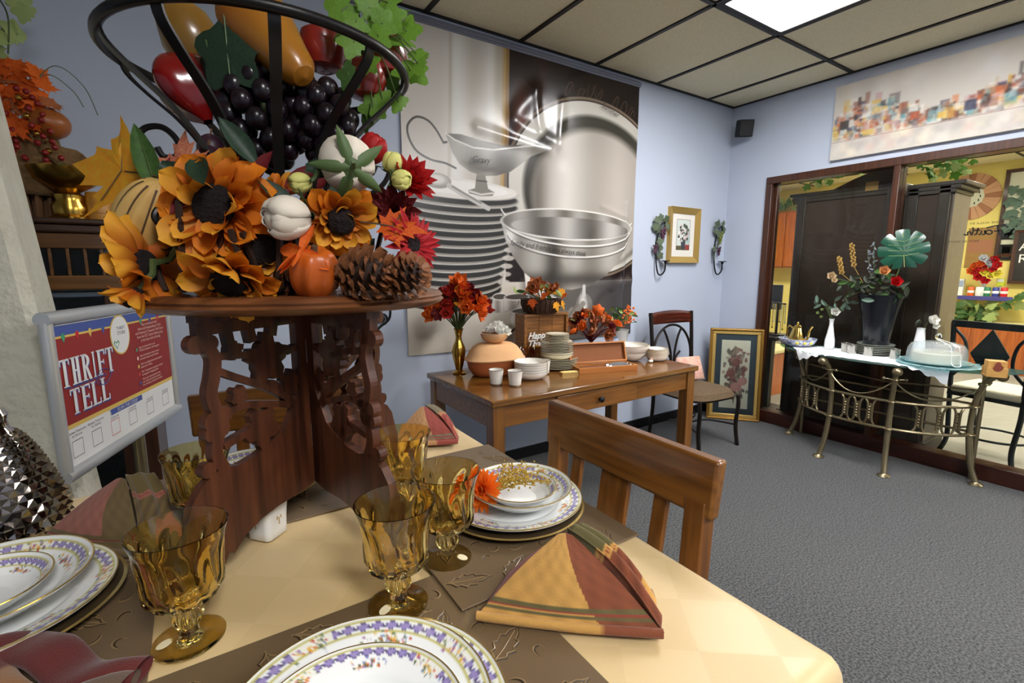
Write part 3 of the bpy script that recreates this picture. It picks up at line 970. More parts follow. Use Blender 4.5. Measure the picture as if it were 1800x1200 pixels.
def goblet_mesh(h=0.14, rim=0.05, twist=1.1, nu=72, ribs=9):
    """Swirl-optic goblet: bowl, stem and foot in one glass body."""
    mb = MB()
    s = h / 0.14
    outer = [(0.0370, 0.0), (0.0372, 0.0018), (0.034, 0.0032), (0.022, 0.0062), (0.011, 0.011), (0.0085, 0.016), (0.0100, 0.019), (0.0140, 0.024), (0.0155, 0.030), (0.0140, 0.037),
             (0.0108, 0.043), (0.0115, 0.047), (0.0240, 0.0500), (0.0340, 0.0555), (0.0378, 0.065), (0.0388, 0.078), (0.0392, 0.092), (0.0408, 0.106), (0.0440, 0.121), (0.0482, 0.134), (0.0500, 0.140)]
    inner = [(0.0487, 0.1402), (0.0464, 0.134), (0.0418, 0.121), (0.0384, 0.106), (0.0366, 0.092), (0.0360, 0.078), (0.0345, 0.067), (0.0300, 0.0595), (0.018, 0.0555), (0.0, 0.0545)]
    prof = [(0, 0.0)] + outer + inner
    k = rim / 0.05

    def f(u, v):
        i = v * (len(prof) - 1)
        j = min(int(i), len(prof) - 2)
        fr = i - j
        r = lerp(prof[j][0], prof[j + 1][0], fr)
        z = lerp(prof[j][1], prof[j + 1][1], fr)
        a = u * 2 * PI
        w = 0.0
        if j + fr > 14 or 6 < j + fr < 11:
            out = j + fr < len(outer)
            top = max(0.0, min(1.0, (0.128 - z) / 0.02))
            amp = (0.0032 if out else 0.0014) * top * (1 if z > 0.055 else 0.6)
            w = amp * math.cos(ribs * a + twist * 40 * z)
        return ((r * k + w) * math.cos(a) * s, (r * k + w) * math.sin(a) * s, z * s)
    nv = (len(prof) - 1) * 2
    mb.grid(f, nu, nv, cu=True)
    return mb


def sprig(mb, base, n, r, up, rnd=random):
    """Thin stems rising and spreading from a point, returns their tips."""
    tips = []
    for k in range(n):
        a = k * 2.399 + rnd.random()
        q_ = math.sqrt((k + 0.5) / n)
        tip = Vector(base) + Vector((r * q_ * math.cos(a), r * q_ * math.sin(a), up * (1 - 0.55 * q_ * q_) * rnd.uniform(0.85, 1.1)))
        mid = Vector(base).lerp(tip, 0.5) + Vector((0, 0, up * 0.12))
        mb.tube(bez([base, mid, tip], 3), 0.0018, 4, cap=False)
        tips.append(tip)
    return tips


def petal_mesh(L, W, cup_=0.25, bend=0.3, nu=5, nv=4, tip=1.0, name='petal', cols=None, wave=0.0):
    """Blade growing along +x from the origin, face towards +z."""
    mb = MB()

    def f(u, v):
        s = v * 2 - 1
        wd = W * math.sin(PI * min(1, 0.06 + 0.94 * u)) ** 0.75 * (1 - 0.15 * u) if tip < 1 else W * (math.sin(PI * (0.08 + 0.92 * u) ** 0.9) ** 0.8) if tip < 1.5 else W * (0.30 + 0.70 * math.sin(PI * 0.5 * min(1, u / 0.55))) * math.sqrt(max(0.0, 1 - max(0.0, (u - 0.55) / 0.45) ** 2.4) + 0.004)
        x = L * u
        z = L * bend * u * u + cup_ * wd * s * s + wave * math.sin(u * 9 + s * 3) * u
        return (x, s * wd / 2, z)
    mb.grid(f, nu, nv, cf=(lambda u, v: [lerp(cols[0][i], cols[1][i], u ** 1.2) for i in range(3)]) if cols else None)
    return mb.mesh(name)


MAPLE = [(0, -0.30), (0.05, -0.28), (0.30, -0.36), (0.26, -0.20), (0.52, -0.12), (0.40, -0.02), (0.66, 0.26), (0.42, 0.22), (0.36, 0.34), (0.22, 0.22), (0.26, 0.56), (0.14, 0.50), (0, 0.90)]


def maple_mesh(s, curl=0.25, name='leaf'):
    """Toothed maple leaf, stem towards -y."""
    o = MAPLE + [(-x, y) for x, y in MAPLE[-2:0:-1]]
    pts = []
    for i in range(len(o)):
        (xa, ya), (xb, yb) = o[i], o[(i + 1) % len(o)]
        pts.append((xa, ya))
        pts.append(((xa + xb) / 2 * 0.97, (ya + yb) / 2 * 0.97))
    mb = MB()
    n = len(pts)
    z = lambda x, y: curl * (0.5 * x * x - 0.35 * y * abs(y) + 0.12 * math.sin(7 * x + 4 * y))
    vs = [(0, 0, 0)] + [(x * s * 0.5, y * s * 0.5, z(x * .5, y * .5) * s) for x, y in pts] + [(x * s, y * s, z(x, y) * s) for x, y in pts]
    fs = [(0, 1 + k, 1 + (k + 1) % n) for k in range(n)] + [(1 + k, 1 + n + k, 1 + n + (k + 1) % n, 1 + (k + 1) % n) for k in range(n)]
    mb.add(vs, fs)
    return mb.mesh(name)


def with_mat(me, m):
    me = me.copy()
    me.materials.clear()
    me.materials.append(MATS[m])
    return me


def rand_face(d, spread=0.5):
    n = Vector(d) + Vector((random.uniform(-1, 1), random.uniform(-1, 1), random.uniform(-1, 1))) * spread
    return face_to(n, (random.uniform(-1, 1), random.uniform(-1, 1), random.uniform(-1, 1)))


def bouquet(par, base, n, r, up, kinds, size, stem='stem_green', droop=0.3):
    """Stems as one part and each bloom or leaf a part of its own."""
    st = MB()
    tips = sprig(st, base, n, r, up)
    st.build('stems', stem, par)
    for k, tip in enumerate(tips):
        nm, me, m = kinds[k % len(kinds)]
        put(nm, with_mat(me, m), par, tip, rand_face((tip - Vector(base)) + Vector((0, -0.06, 0.02)), droop), scale=(size * random.uniform(0.8, 1.25),) * 3)


def blossom_mesh(layers=2, n=6, cupv=0.5, name='bloom'):
    """Small unit blossom of round petals, facing +z."""
    mb = MB()
    for l in range(layers):
        for k in range(n):
            a = 2 * PI * (k + 0.5 * l) / n
            tilt = 0.25 + 0.55 * l
            M = Matrix.Rotation(a, 4, 'Z') @ Matrix.Rotation(-tilt, 4, 'Y')
            mb.grid(lambda u, v: (0.1 + 0.9 * u * (1 - 0.25 * l), (v - 0.5) * 0.8 * math.sin(PI * (0.12 + 0.86 * u)) ** 0.7, 0.25 * u * u + cupv * (v - 0.5) ** 2), 3, 3, M=M)
    return mb.mesh(name)


BLOOM = blossom_mesh()
BLOOM_FULL = blossom_mesh(4, 7, 0.7)
ML = maple_mesh(1.0)
OVAL = petal_mesh(1.0, 0.45, 0.3, 0.15)

# ---------------------------------------------------------------- things on the side table
t = thing('flower_vase', 'slim brass vase filled with red and orange silk flowers', 'vase', (1.165, 2.30, BZ))
MB().lathe([(0, 0), (0.036, 0), (0.038, 0.006), (0.022, 0.014), (0.018, 0.022), (0.022, 0.04), (0.034, 0.09), (0.038, 0.125), (0.030, 0.155), (0.018, 0.18), (0.015, 0.20), (0.022, 0.235), (0.028, 0.245), (0.024, 0.243), (0.012, 0.20), (0, 0.198)], 28).build('vase_body', 'brass', t)
bouquet(t, (0, 0, 0.225), 72, 0.150, 0.24, [('bloom', BLOOM, 'petal_orange'), ('bloom', BLOOM, 'petal_red'), ('leaf', ML, 'leaf_orange'), ('bloom', BLOOM, 'petal_maroon'), ('bloom', BLOOM, 'petal_red'), ('leaf', OVAL, 'leaf_yellow'), ('bloom', BLOOM, 'petal_orange')], 0.050)

# clay roaster
t = thing('clay_roaster', 'oval terracotta roaster with a pale domed lid', 'roasting dish', (1.318, 2.175, BZ), math.radians(-8))


def oval(prof, n=48, e=2.6, ry=0.62):
    mb = MB()

    def f(u, v):
        i = v * (len(prof) - 1)
        j = min(int(i), len(prof) - 2)
        r, z = [lerp(prof[j][k], prof[j + 1][k], i - j) for k in (0, 1)]
        a = 2 * PI * u
        c, s_ = math.cos(a), math.sin(a)
        return (r * math.copysign(abs(c) ** (2 / e), c), r * ry * math.copysign(abs(s_) ** (2 / e), s_), z)
    return mb.grid(f, n, len(prof) - 1, cu=True)


oval([(0.0, 0.0), (0.105, 0.0), (0.125, 0.008), (0.146, 0.04), (0.154, 0.085), (0.148, 0.088), (0.10, 0.02), (0, 0.02)]).build('base', 'clay_red', t)
oval([(0.150, 0.084), (0.166, 0.086), (0.168, 0.092), (0.158, 0.10), (0.145, 0.125), (0.120, 0.155), (0.095, 0.170), (0.0, 0.172)]).build('lid', 'clay_pale', t)
t = thing('flower_bowl', 'small pink bowl heaped with white silk petals, on the roaster lid', 'bowl', (1.318, 2.18, BZ + 0.1725))
MB().lathe(bowl_prof(0.075, 0.052, 0.45), 32).build('bowl', 'clay_pale', t)
MB().lathe([(0.074, 0.0515), (0.076, 0.054), (0.07, 0.054)], 32, cap=False).build('rim_band', 'china_white', t)
for k in range(11):
    a = k * 2.4
    r = 0.05 * math.sqrt(k / 11)
    put('bloom', with_mat(BLOOM_FULL, 'petal_white'), t, (r * math.cos(a) + 0.02, r * math.sin(a), 0.055 + 0.03 * (1 - r / 0.05)), rand_face((r * math.cos(a), r * math.sin(a), 0.07), 0.03), scale=(0.036,) * 3)

cup((1.20, 1.97, BZ), 'white china cup, front and farthest from the cutlery box')
cup((1.265, 1.90, BZ), 'white china cup at the very front of the pair by the roaster')
cup((1.545, 2.04, BZ), 'white china cup standing between bowl stack and plate stack')
cup((1.50, 2.09, BZ), 'white china cup half hidden behind the bowl stack')


def pile(kind, label, cat, x, y, z, n, prof, dz, m, band, group):
    """Every dish of a stack is a thing of its own."""
    r = max(p[0] for p in prof)
    h = max(p[1] for p in prof)
    me = MB().lathe(prof, 40).mesh(kind)
    me.materials.append(MATS[m])
    bm = MB().lathe([(r + 0.0001, h - 0.0016), (r + 0.0007, h - 0.0002), (r - 0.0015, h + 0.0006)], 40, cap=False).mesh('rim_band')
    bm.materials.append(MATS[band])
    for k in range(n):
        lb = label if not callable(label) else label(k, n)
        o = tag(put(kind, me, None, (x + random.uniform(-1, 1) * 0.0012, y + random.uniform(-1, 1) * 0.0012, z + k * dz)), lb, cat, group)
        put('rim_band', bm, o)
    return z + (n - 1) * dz + h


ORD = ['lowest', 'second', 'third', 'fourth', 'fifth', 'sixth', 'seventh', 'eighth', 'ninth', 'tenth']


def nth(what):
    return lambda k, n: what + (', topmost' if k == n - 1 else ', lowest' if k == 0 else ', %s from below' % ORD[k])


pile('soup_bowl', nth('silver-banded white bowl in the stack beside the cups'), 'bowl', 1.42, 1.985, BZ, 5, bowl_prof(0.088, 0.042, 0.55), 0.0125, 'china_white', 'silver_band', 'bowl stack by the cups')
PX, PY = 1.70, 2.12
z = pile('dinner_plate', nth('cream dinner plate at the foot of the tall plate stack'), 'plate', PX, PY, BZ, 6, plate_prof(0.118), 0.0095, 'china_cream', 'china_rim', 'dinner plates of the tall stack')
z = pile('serving_bowl', nth('cream coupe bowl midway in the tall plate stack'), 'bowl', PX, PY, BZ + 6 * 0.0095 - 0.002, 2, bowl_prof(0.095, 0.034, 0.55), 0.012, 'china_cream', 'china_rim', 'coupe bowls of the tall stack')
z = pile('salad_plate', nth('cream salad plate in the upper half of the tall stack'), 'plate', PX, PY, z - 0.018, 7, plate_prof(0.092, 0.013), 0.0095, 'china_cream', 'china_rim', 'salad plates of the tall stack')
z = pile('saucer', nth('small cream saucer crowning the tall plate stack'), 'saucer', PX, PY, z - 0.010, 5, plate_prof(0.068, 0.012), 0.0095, 'china_cream', 'china_rim', 'saucers of the tall stack')

# amber goblets in a cluster before the wooden box
gm = goblet_mesh(0.118, 0.042, nu=40).mesh('amber_goblet')
gm.materials.append(MATS['amber_small'])
for k, (x, y, lb) in enumerate(((1.53, 2.23, 'amber goblet in the cluster, nearest the roaster'), (1.585, 2.175, 'amber goblet in the cluster, frontmost'), (1.635, 2.245, 'amber goblet in the cluster, behind the plate stack'), (1.50, 2.165, 'amber goblet in the cluster, beside the half hidden cup'))):
    tag(put('amber_goblet', gm, None, (x, y, BZ), (0, 0, k)), lb, 'goblet', 'amber goblets on the side table')

# wooden box with white script
t = thing('wooden_box', 'stained pine box with white holiday lettering behind the plates', 'box', (1.745, 2.325, BZ))
for nm, q_ in (('side_board', (-0.165, -0.148, -0.05, 0.05, 0, 0.285)), ('side_board', (0.148, 0.165, -0.05, 0.05, 0, 0.285)), ('top_board', (-0.165, 0.165, -0.05, 0.05, 0.285, 0.30)), ('bottom_board', (-0.148, 0.148, -0.05, 0.05, 0, 0.015))):
    MB().bx(*q_).build(nm, 'crate_wood', t, bevel=0.002)
for k in range(3):
    MB().bx(-0.148 + k * 0.0987 + 0.001, -0.148 + (k + 1) * 0.0987 - 0.001, -0.035, -0.02, 0.015, 0.285).build('plank', 'crate_wood', t, bevel=0.002)
text_part('lettering', 'Happy', 'letter_white', t, (-0.065, -0.046, 0.170), rx90, 0.058, shear=0.4, extrude=0.003, bold=0.0006)
text_part('lettering', 'Thanks', 'letter_white', t, (-0.060, -0.050, 0.122), rx90, 0.062, shear=0.4, extrude=0.003, bold=0.0006)

t = thing('leaf_basket', 'dark wicker basket of yellow and orange maple leaves on the wooden box', 'basket', (1.735, 2.325, BZ + 0.30))
MB().lathe([(0, 0), (0.085, 0), (0.10, 0.01), (0.115, 0.05), (0.118, 0.085), (0.108, 0.085), (0.10, 0.02), (0, 0.02)], 36).build('basket_body', 'wicker', t)
for k in range(26):
    a = 2 * PI * k / 26
    MB().tube([(0.101 * math.cos(a), 0.101 * math.sin(a), 0.008), (0.118 * math.cos(a), 0.118 * math.sin(a), 0.05), (0.12 * math.cos(a), 0.12 * math.sin(a), 0.086)], 0.004, 5).build('stave', 'wicker', t)
bouquet(t, (0, 0, 0.06), 26, 0.15, 0.11, [('leaf', ML, 'leaf_yellow'), ('leaf', ML, 'leaf_orange'), ('leaf', OVAL, 'leaf_green'), ('bloom', BLOOM, 'petal_rust'), ('leaf', OVAL, 'leaf_pale'), ('leaf', ML, 'leaf_orange')], 0.055)
for x, y, z, m in ((0.015, -0.128, 0.055, 'leaf_yellow'), (0.085, -0.10, 0.06, 'leaf_yellow'), (-0.115, -0.07, 0.075, 'leaf_orange')):
    put('leaf', with_mat(ML, m), t, (x, y, z), face_to((x, y - 0.05, 0.05), (0.2, 0, -1)), scale=(0.055,) * 3)

# open cutlery box with a carving set
t = thing('cutlery_box', 'open wooden cutlery box with brown lining', 'box', (1.885, 1.93, BZ), math.radians(-16))
for q_ in ((-0.18, 0.18, -0.062, -0.052, 0, 0.032), (-0.18, 0.18, 0.052, 0.062, 0, 0.032), (-0.18, -0.17, -0.052, 0.052, 0, 0.032), (0.17, 0.18, -0.052, 0.052, 0, 0.032)):
    MB().bx(*q_).build('tray_side', 'box_wood', t, bevel=0.0015)
MB().bx(-0.17, 0.17, -0.052, 0.052, 0, 0.006).build('tray_lining', 'felt_brown', t, smooth=False)
L = Matrix.Translation((0, 0.064, 0.031)) @ Matrix.Rotation(math.radians(-17), 4, 'X')
lid = MB().bx(-0.18, 0.18, 0.008, 0.014, 0, 0.118, M=L).build('lid', 'box_wood', t, bevel=0.0015)
for q_ in ((-0.18, 0.18, -0.012, 0.008, 0, 0.01), (-0.18, 0.18, -0.012, 0.008, 0.108, 0.118), (-0.18, -0.17, -0.012, 0.008, 0.01, 0.108), (0.17, 0.18, -0.012, 0.008, 0.01, 0.108)):
    MB().bx(*q_, M=L).build('lid_rail', 'box_wood', lid, bevel=0.0015)
MB().bx(-0.17, 0.17, 0.005, 0.008, 0.01, 0.108, M=L).build('lid_lining', 'felt_brown', lid, smooth=False)
for k, (y, lb) in enumerate(((-0.02, 'carving knife lying in the open cutlery box, front one'), (0.018, 'carving fork lying in the open cutlery box, rear one'))):
    kn = thing('carving_knife' if k == 0 else 'carving_fork', lb, 'cutlery', (1.885, 1.93, BZ + 0.022), math.radians(-16), 'carving set')
    MB().bx(-0.15, 0.03, y - 0.011, y + 0.011, -0.001, 0.001).build('blade', 'steel', kn, smooth=False)
    MB().tube([(0.03, y, 0), (0.06, y, 0.004), (0.11, y, 0.006), (0.155, y, 0.002)], [0.006, 0.009, 0.010, 0.007], 8).build('handle', 'horn_grey', kn)
    MB().ball((0.157, y, 0.002), 0.009, 10, 6).tube([(0.022, y, 0), (0.036, y, 0.001)], 0.0085, 8).build('bolster', 'steel', kn)

# white tureens, one in the other
for k, (z0, r, h, lb) in enumerate(((0.0, 0.092, 0.055, 'white floral tureen with loop handles, the lower one'), (0.036, 0.118, 0.062, 'white floral tureen nested on top, wider rim'))):
    t = thing('china_tureen', lb, 'tureen', (2.235, 2.06, BZ + z0 + 0.0005), math.radians(20), 'white tureens')
    MB().lathe(bowl_prof(r, h, 0.5), 40).build('bowl', 'china_white', t)
    MB().lathe([(r, h - 0.002), (r + 0.001, h + 0.001), (r - 0.005, h + 0.002)], 40, cap=False).build('rim_band', 'brass_bright', t)
    for s_ in (-1, 1):
        MB().tube(bez([(s_ * r * 0.86, -0.012, h * 0.45), (s_ * (r + 0.028), -0.014, h * 0.6), (s_ * (r + 0.03), 0.014, h * 0.7), (s_ * r * 0.9, 0.012, h * 0.55)], 5), 0.0045, 8).build('handle', 'china_white', t)
    MB().grid(lambda u, v: ((0.03 * (u - 0.5)), -(r * 0.80 + 0.024 * v) - 0.001, h * 0.36 + 0.022 * v), 6, 3).build('gilt_motif', 'gold_dark', t, loc=(0, -0.001, 0))
pile('fruit_bowl', nth('small gold-rimmed white bowl in the stack by the table corner'), 'bowl', 2.36, 1.955, BZ, 6, bowl_prof(0.068, 0.034, 0.5), 0.0085, 'china_white', 'brass_bright', 'fruit bowls by the corner')
t = thing('china_figure', 'tiny pink and white china trinket at the table corner', 'trinket', (2.275, 1.93, BZ))
MB().ball((0, 0, 0.010), (0.018, 0.014, 0.010)).build('base', 'china_white', t)
MB().ball((0.004, 0, 0.022), (0.009, 0.009, 0.007)).build('flower', 'pink_print', t)

# arrangement of rust blossoms, gold glass, blue jug, tin planter
t = thing('autumn_arrangement', 'mixed rust and copper silk blossoms in a gold glass bowl', 'flower arrangement', (2.07, 2.27, BZ))
MB().lathe(bowl_prof(0.062, 0.085, 0.55, 0.004), 32).build('glass_bowl', 'gold_glass', t)
bouquet(t, (0.03, 0, 0.09), 52, 0.17, 0.20, [('bloom', BLOOM, 'petal_rust'), ('leaf', OVAL, 'petal_rust'), ('bloom', BLOOM, 'petal_orange'), ('leaf', ML, 'petal_maroon'), ('bloom', BLOOM, 'petal_rust'), ('leaf', OVAL, 'leaf_pale'), ('bloom', BLOOM, 'petal_maroon')], 0.042, 'petal_maroon')
t = thing('milk_jug', 'pale blue enamel jug with wire handle beside the gold bowl', 'jug', (2.26, 2.24, BZ))
MB().lathe([(0, 0), (0.048, 0), (0.05, 0.006), (0.05, 0.075), (0.040, 0.10), (0.034, 0.115), (0.038, 0.125), (0.034, 0.124), (0.03, 0.11), (0.044, 0.075), (0.044, 0.01), (0, 0.01)], 28).build('jug_body', 'enamel_blue', t)
MB().tube(bez([(0.048, -0.02, 0.09), (0.085, -0.03, 0.085), (0.088, -0.03, 0.05), (0.05, -0.02, 0.035)], 6), 0.004, 7).build('handle', 'iron_black', t)
t = thing('berry_planter', 'white tin planter with green sprigs and orange berries', 'planter', (2.372, 2.31, BZ))
MB().lathe([(0, 0), (0.055, 0), (0.075, 0.15), (0.079, 0.155), (0.074, 0.155), (0.052, 0.012), (0, 0.012)], 28).build('pot', 'tin_white', t)
bouquet(t, (0, 0, 0.14), 26, 0.12, 0.16, [('leaf', OVAL, 'leaf_green'), ('leaf', OVAL, 'leaf_pale'), ('leaf', OVAL, 'leaf_green')], 0.055)
for k in range(34):
    a = k * 2.4
    r = 0.05 * math.sqrt(k / 34)
    MB().ball((0, 0, 0), 0.0085, 8, 6).build('berry', 'berry_orange', t, loc=(0.075 + r * math.cos(a) + 0.04 * (k % 3 == 0), -0.03 + 0.4 * r, 0.25 + 1.3 * r * math.sin(a)))
t = thing('beaded_coaster', 'glittering gold beaded mat beside the white cup', 'mat', (1.66, 1.955, BZ), math.radians(-14))
MB().bx(-0.055, 0.055, -0.02, 0.02, 0, 0.012).build('core', 'bead_gold', t)
bd = MB().ball((0, 0, 0), 0.0046, 6, 4).mesh('bead')
bd.materials.append(MATS['bead_gold'])
for i in range(11):
    for j in range(4):
        put('bead', bd, t, (-0.05 + 0.01 * i, -0.015 + 0.01 * j, 0.013))

# ---------------------------------------------------------------- iron chair with upholstered seat
t = thing('metal_chair', 'iron chair with woven seat and mahogany top rail, by the side table', 'chair', (3.055, 2.175, 0), math.radians(-4))
for s_ in (-1, 1):
    MB().tube(bez([(s_ * 0.205, -0.225, 0.375), (s_ * 0.205, -0.232, 0.30), (s_ * 0.20, -0.225, 0.15), (s_ * 0.205, -0.245, 0.0)], 6), 0.0145, 8).build('leg', 'bronze_iron', t)
    MB().tube(bez([(s_ * 0.20, 0.235, 0.0), (s_ * 0.205, 0.205, 0.20), (s_ * 0.208, 0.20, 0.40), (s_ * 0.215, 0.225, 0.70), (s_ * 0.222, 0.25, 0.955)], 6), 0.0145, 8).build('leg', 'bronze_iron', t)
MB().tube(bez([(-0.205, -0.225, 0.15), (-0.1, -0.05, 0.155), (0.1, -0.05, 0.155), (0.205, -0.225, 0.15)], 8), 0.007, 8).build('stretcher', 'bronze_iron', t)
MB().tube(bez([(-0.205, 0.205, 0.16), (-0.1, 0.06, 0.155), (0.1, 0.06, 0.155), (0.205, 0.205, 0.16)], 8), 0.007, 8).build('stretcher', 'bronze_iron', t)
sq = [(0.235 * math.copysign(abs(math.cos(a)) ** 0.55, math.cos(a)), -0.01 + 0.235 * math.copysign(abs(math.sin(a)) ** 0.55, math.sin(a))) for a in np.linspace(0, 2 * PI, 40, endpoint=False)]
MB().prism([(x * 0.98, y * 0.98) for x, y in sq], 0.36, 0.375).build('seat_frame', 'bronze_iron', t)
st_ = MB()
st_.grid(lambda u, v: ((lambda a, k: (0.235 * k * math.copysign(abs(math.cos(a)) ** 0.55, math.cos(a)), -0.01 + 0.235 * k * math.copysign(abs(math.sin(a)) ** 0.55, math.sin(a)), 0.375 + (0.062 * (1 - (k ** 4) * 0.55) if v > 0.02 else 0)))(2 * PI * u, 1 - max(0, v - 0.02) * 1.02)), 40, 10, cu=True)
st_.build('seat', 'tan_weave', t)
MB().grid(lambda u, v: ((u - 0.5) * 0.45, 0.248 + 0.018 * math.cos((u - 0.5) * PI) * 0.9 + (v - 0.5) * 0.02, 0.865 + v * (0.082 + 0.016 * math.sin(PI * u))), 16, 4).build('top_rail', 'mahogany', t, solid=0.022)
MB().tube([(0.205 * math.cos(a), 0.222 + 0.03 * math.sin(a) * 0.5, 0.62 + 0.235 * math.sin(a)) for a in np.linspace(-0.9, PI + 0.9, 40)], 0.0095, 8).build('back_hoop', 'bronze_iron', t)
for s_ in (-1, 1):
    MB().tube(bez([(s_ * 0.012, 0.215, 0.50), (s_ * 0.022, 0.22, 0.64), (s_ * 0.06, 0.228, 0.76), (s_ * 0.10, 0.232, 0.83)], 8), 0.009, 8).build('back_spray', 'bronze_iron', t)
    MB().tube(bez([(s_ * 0.015, 0.215, 0.52), (s_ * 0.03, 0.215, 0.60), (s_ * 0.075, 0.215, 0.645)], 8), 0.008, 8).build('back_spray', 'bronze_iron', t)
t = thing('throw_pillow', 'pink floral pillow leaning on the iron chair seat', 'pillow', (3.13, 2.24, 0.438), math.radians(-12))
for s_ in (-1, 1):
    MB().grid(lambda u, v: (0.115 * (2 * u - 1), s_ * 0.04 * max(0, (1 - abs(2 * u - 1) ** 2.5) * (1 - abs(2 * v - 1) ** 2.5)) ** 0.55 + 0.07 * v, 0.003 + 0.17 * v), 14, 14).build('pillow_face', 'pink_print', t)

# ---------------------------------------------------------------- floral picture in a gilt frame, leaning in the corner
ang = math.atan2(2.13 - 2.457, 3.907 - 3.638)
t = thing('framed_botanical', 'tall gilt framed print of pink roses leaning in the corner', 'picture', ((3.638 + 3.907) / 2, (2.457 + 2.13) / 2, 0.0), rot=(0, 0, ang))
W_, H_ = 0.42, 0.785
LEAN = math.radians(-5)
R_ = Matrix.Rotation(LEAN, 4, 'X')


def leaned(mb, name, m, **kw):
    mb.v = [tuple(R_ @ Vector(p)) for p in mb.v]
    return mb.build(name, m, t, **kw)


for fw0, fw1, y0, m in ((0.0, 0.022, -0.026, 'gold_dark'), (0.022, 0.05, -0.018, 'gold_frame')):
    for q_ in ((-W_ / 2 + fw0, W_ / 2 - fw0, fw0, fw1), (-W_ / 2 + fw0, W_ / 2 - fw0, H_ - fw1, H_ - fw0), (-W_ / 2 + fw0, -W_ / 2 + fw1, fw1, H_ - fw1), (W_ / 2 - fw1, W_ / 2 - fw0, fw1, H_ - fw1)):
        leaned(MB().bx(q_[0], q_[1], y0, 0.0, q_[2], q_[3]), 'rail', m, bevel=0.004)
bdm = MB().ball((0, 0, 0), 0.0055, 6, 4).mesh('bead')
bdm.materials.append(MATS['gold_frame'])
for k in range(36):
    put('bead', bdm, t, R_ @ Vector((-W_ / 2 + 0.012 + k * (W_ - 0.024) / 35, -0.027, 0.011)))
    put('bead', bdm, t, R_ @ Vector((-W_ / 2 + 0.012 + k * (W_ - 0.024) / 35, -0.027, H_ - 0.011)))
leaned(MB().bx(-0.165, 0.165, -0.008, 0, 0.045, H_ - 0.045), 'mat_board', 'mat_board_dark', smooth=False)
q = Paint(-0.112, 0.112, 0.10, 0.685, 120, 260, (214, 206, 190))
rng = np.random.RandomState(5)
for k in range(26):
    x = rng.uniform(-0.05, 0.06)
    q.line([(0.0, 0.14), (x * 0.4, 0.3), (x, 0.5 + 0.1 * rng.rand())], 0.002, (88, 82, 64), 0.6)
for k in range(220):
    u = rng.rand()
    z_ = 0.19 + 0.43 * u
    x = rng.normal(0, 0.045 * (1 - 0.65 * abs(u - 0.45)))
    q.fill(q.ell(x, z_, 0.007 + 0.008 * rng.rand(), 0.010 + 0.010 * rng.rand()), [(96, 84, 76), (120, 64, 58), (132, 118, 100), (86, 58, 56), (150, 132, 116), (140, 96, 88)][rng.randint(6)], 0.75, w=0.006)
for x, z_, r in ((0.015, 0.285, 0.042), (0.065, 0.335, 0.036), (-0.03, 0.40, 0.036), (0.01, 0.50, 0.03)):
    base_c = (206, 146, 140) if z_ < 0.36 else (140, 84, 76)
    q.fill(q.ell(x, z_, r, r * 0.95), base_c)
    for k in range(5):
        q.fill(np.abs(q.ell(x + 0.003 * k, z_ + 0.002, r * (0.85 - 0.16 * k), r * (0.8 - 0.15 * k))) - 0.0012, tuple(c * 0.78 for c in base_c), 0.8)
V_ = np.array(R_.to_3x3())
q.build('picture', 'print_matt', t, lambda x, z: np.stack([x, -0.0095 + 0 * x, z], 1) @ V_.T)
leaned(MB().bx(-0.168, 0.168, -0.0125, -0.011, 0.045, H_ - 0.045), 'glazing', 'pane_glass', smooth=False)

# ---------------------------------------------------------------- console with glass top before the partition
mat('antique_brass', (168, 154, 122), 0.30, metal=0.85, vary=(8, (136, 122, 92), 0.3))
glass('glass_green', (216, 238, 230))
thin_glass('glass_clear', (236, 244, 242), 0.02, 1.5)
mat('lace_white', (236, 238, 240), 0.9, bump=(240, 0.6, 0.002))
mat('milk_glass', (240, 242, 244), 0.2, coat=0.3)
mat('mercury', (206, 206, 200), 0.2, metal=0.8, vary=(60, (150, 146, 136), 0.3))
mat('vase_black', (20, 22, 28), 0.25, bump=(30, 0.15, 0.004))
mat('leaf_monstera', (28, 84, 62), 0.3, vary=(6, (16, 58, 44), 0.3), coat=0.3)
mat('leaf_dark', (60, 68, 50), 0.55, vary=(14, (38, 46, 34), 0.3), translucent=0.15)
mat('eucalyptus', (104, 128, 112), 0.6, vary=(20, (80, 104, 92), 0.3), translucent=0.15)
mat('euc_grey', (98, 106, 112), 0.6)
mat('wheat_tan', (166, 132, 66), 0.8)
mat('rose_peach', (214, 160, 106), 0.7, translucent=0.2)
mat('rose_red', (196, 20, 28), 0.6, translucent=0.2)
mat('rose_cream', (226, 206, 172), 0.7, translucent=0.2)
mat('plate_grey', (150, 160, 156), 0.15, coat=0.4)
mat('blue_white_china', (216, 220, 230), 0.15, vary=(48, (120, 128, 168), 0.12), coat=0.4)
mat('lemon', (222, 208, 78), 0.4)
mat('coaster_wood', (196, 152, 84), 0.55, vary=(20, (176, 130, 66), 0.3))
mat('coaster_print', (120, 56, 38), 0.6)
mat('pearl', (236, 236, 232), 0.15, coat=0.6)
mat('silver_dark', (150, 150, 152), 0.2, metal=1.0)
glass('dome_glass', (244, 248, 248))


def milky(name, col, alpha, rough=0.08):
    """Pressed glass: part clear, part pale and glossy."""
    m = mat(name, col, rough, coat=0.5)
    N, L = m.node_tree.nodes, m.node_tree.links
    tr = N.new('ShaderNodeBsdfTransparent')
    tr.inputs[0].default_value = rgb(*[min(255, c + 20) for c in col])
    x = N.new('ShaderNodeMixShader')
    x.inputs[0].default_value = alpha
    L.new(tr.outputs[0], x.inputs[1])
    L.new(N['Principled BSDF'].outputs['BSDF'], x.inputs[2])
    L.new(x.outputs[0], N['Material Output'].inputs['Surface'])
    return m


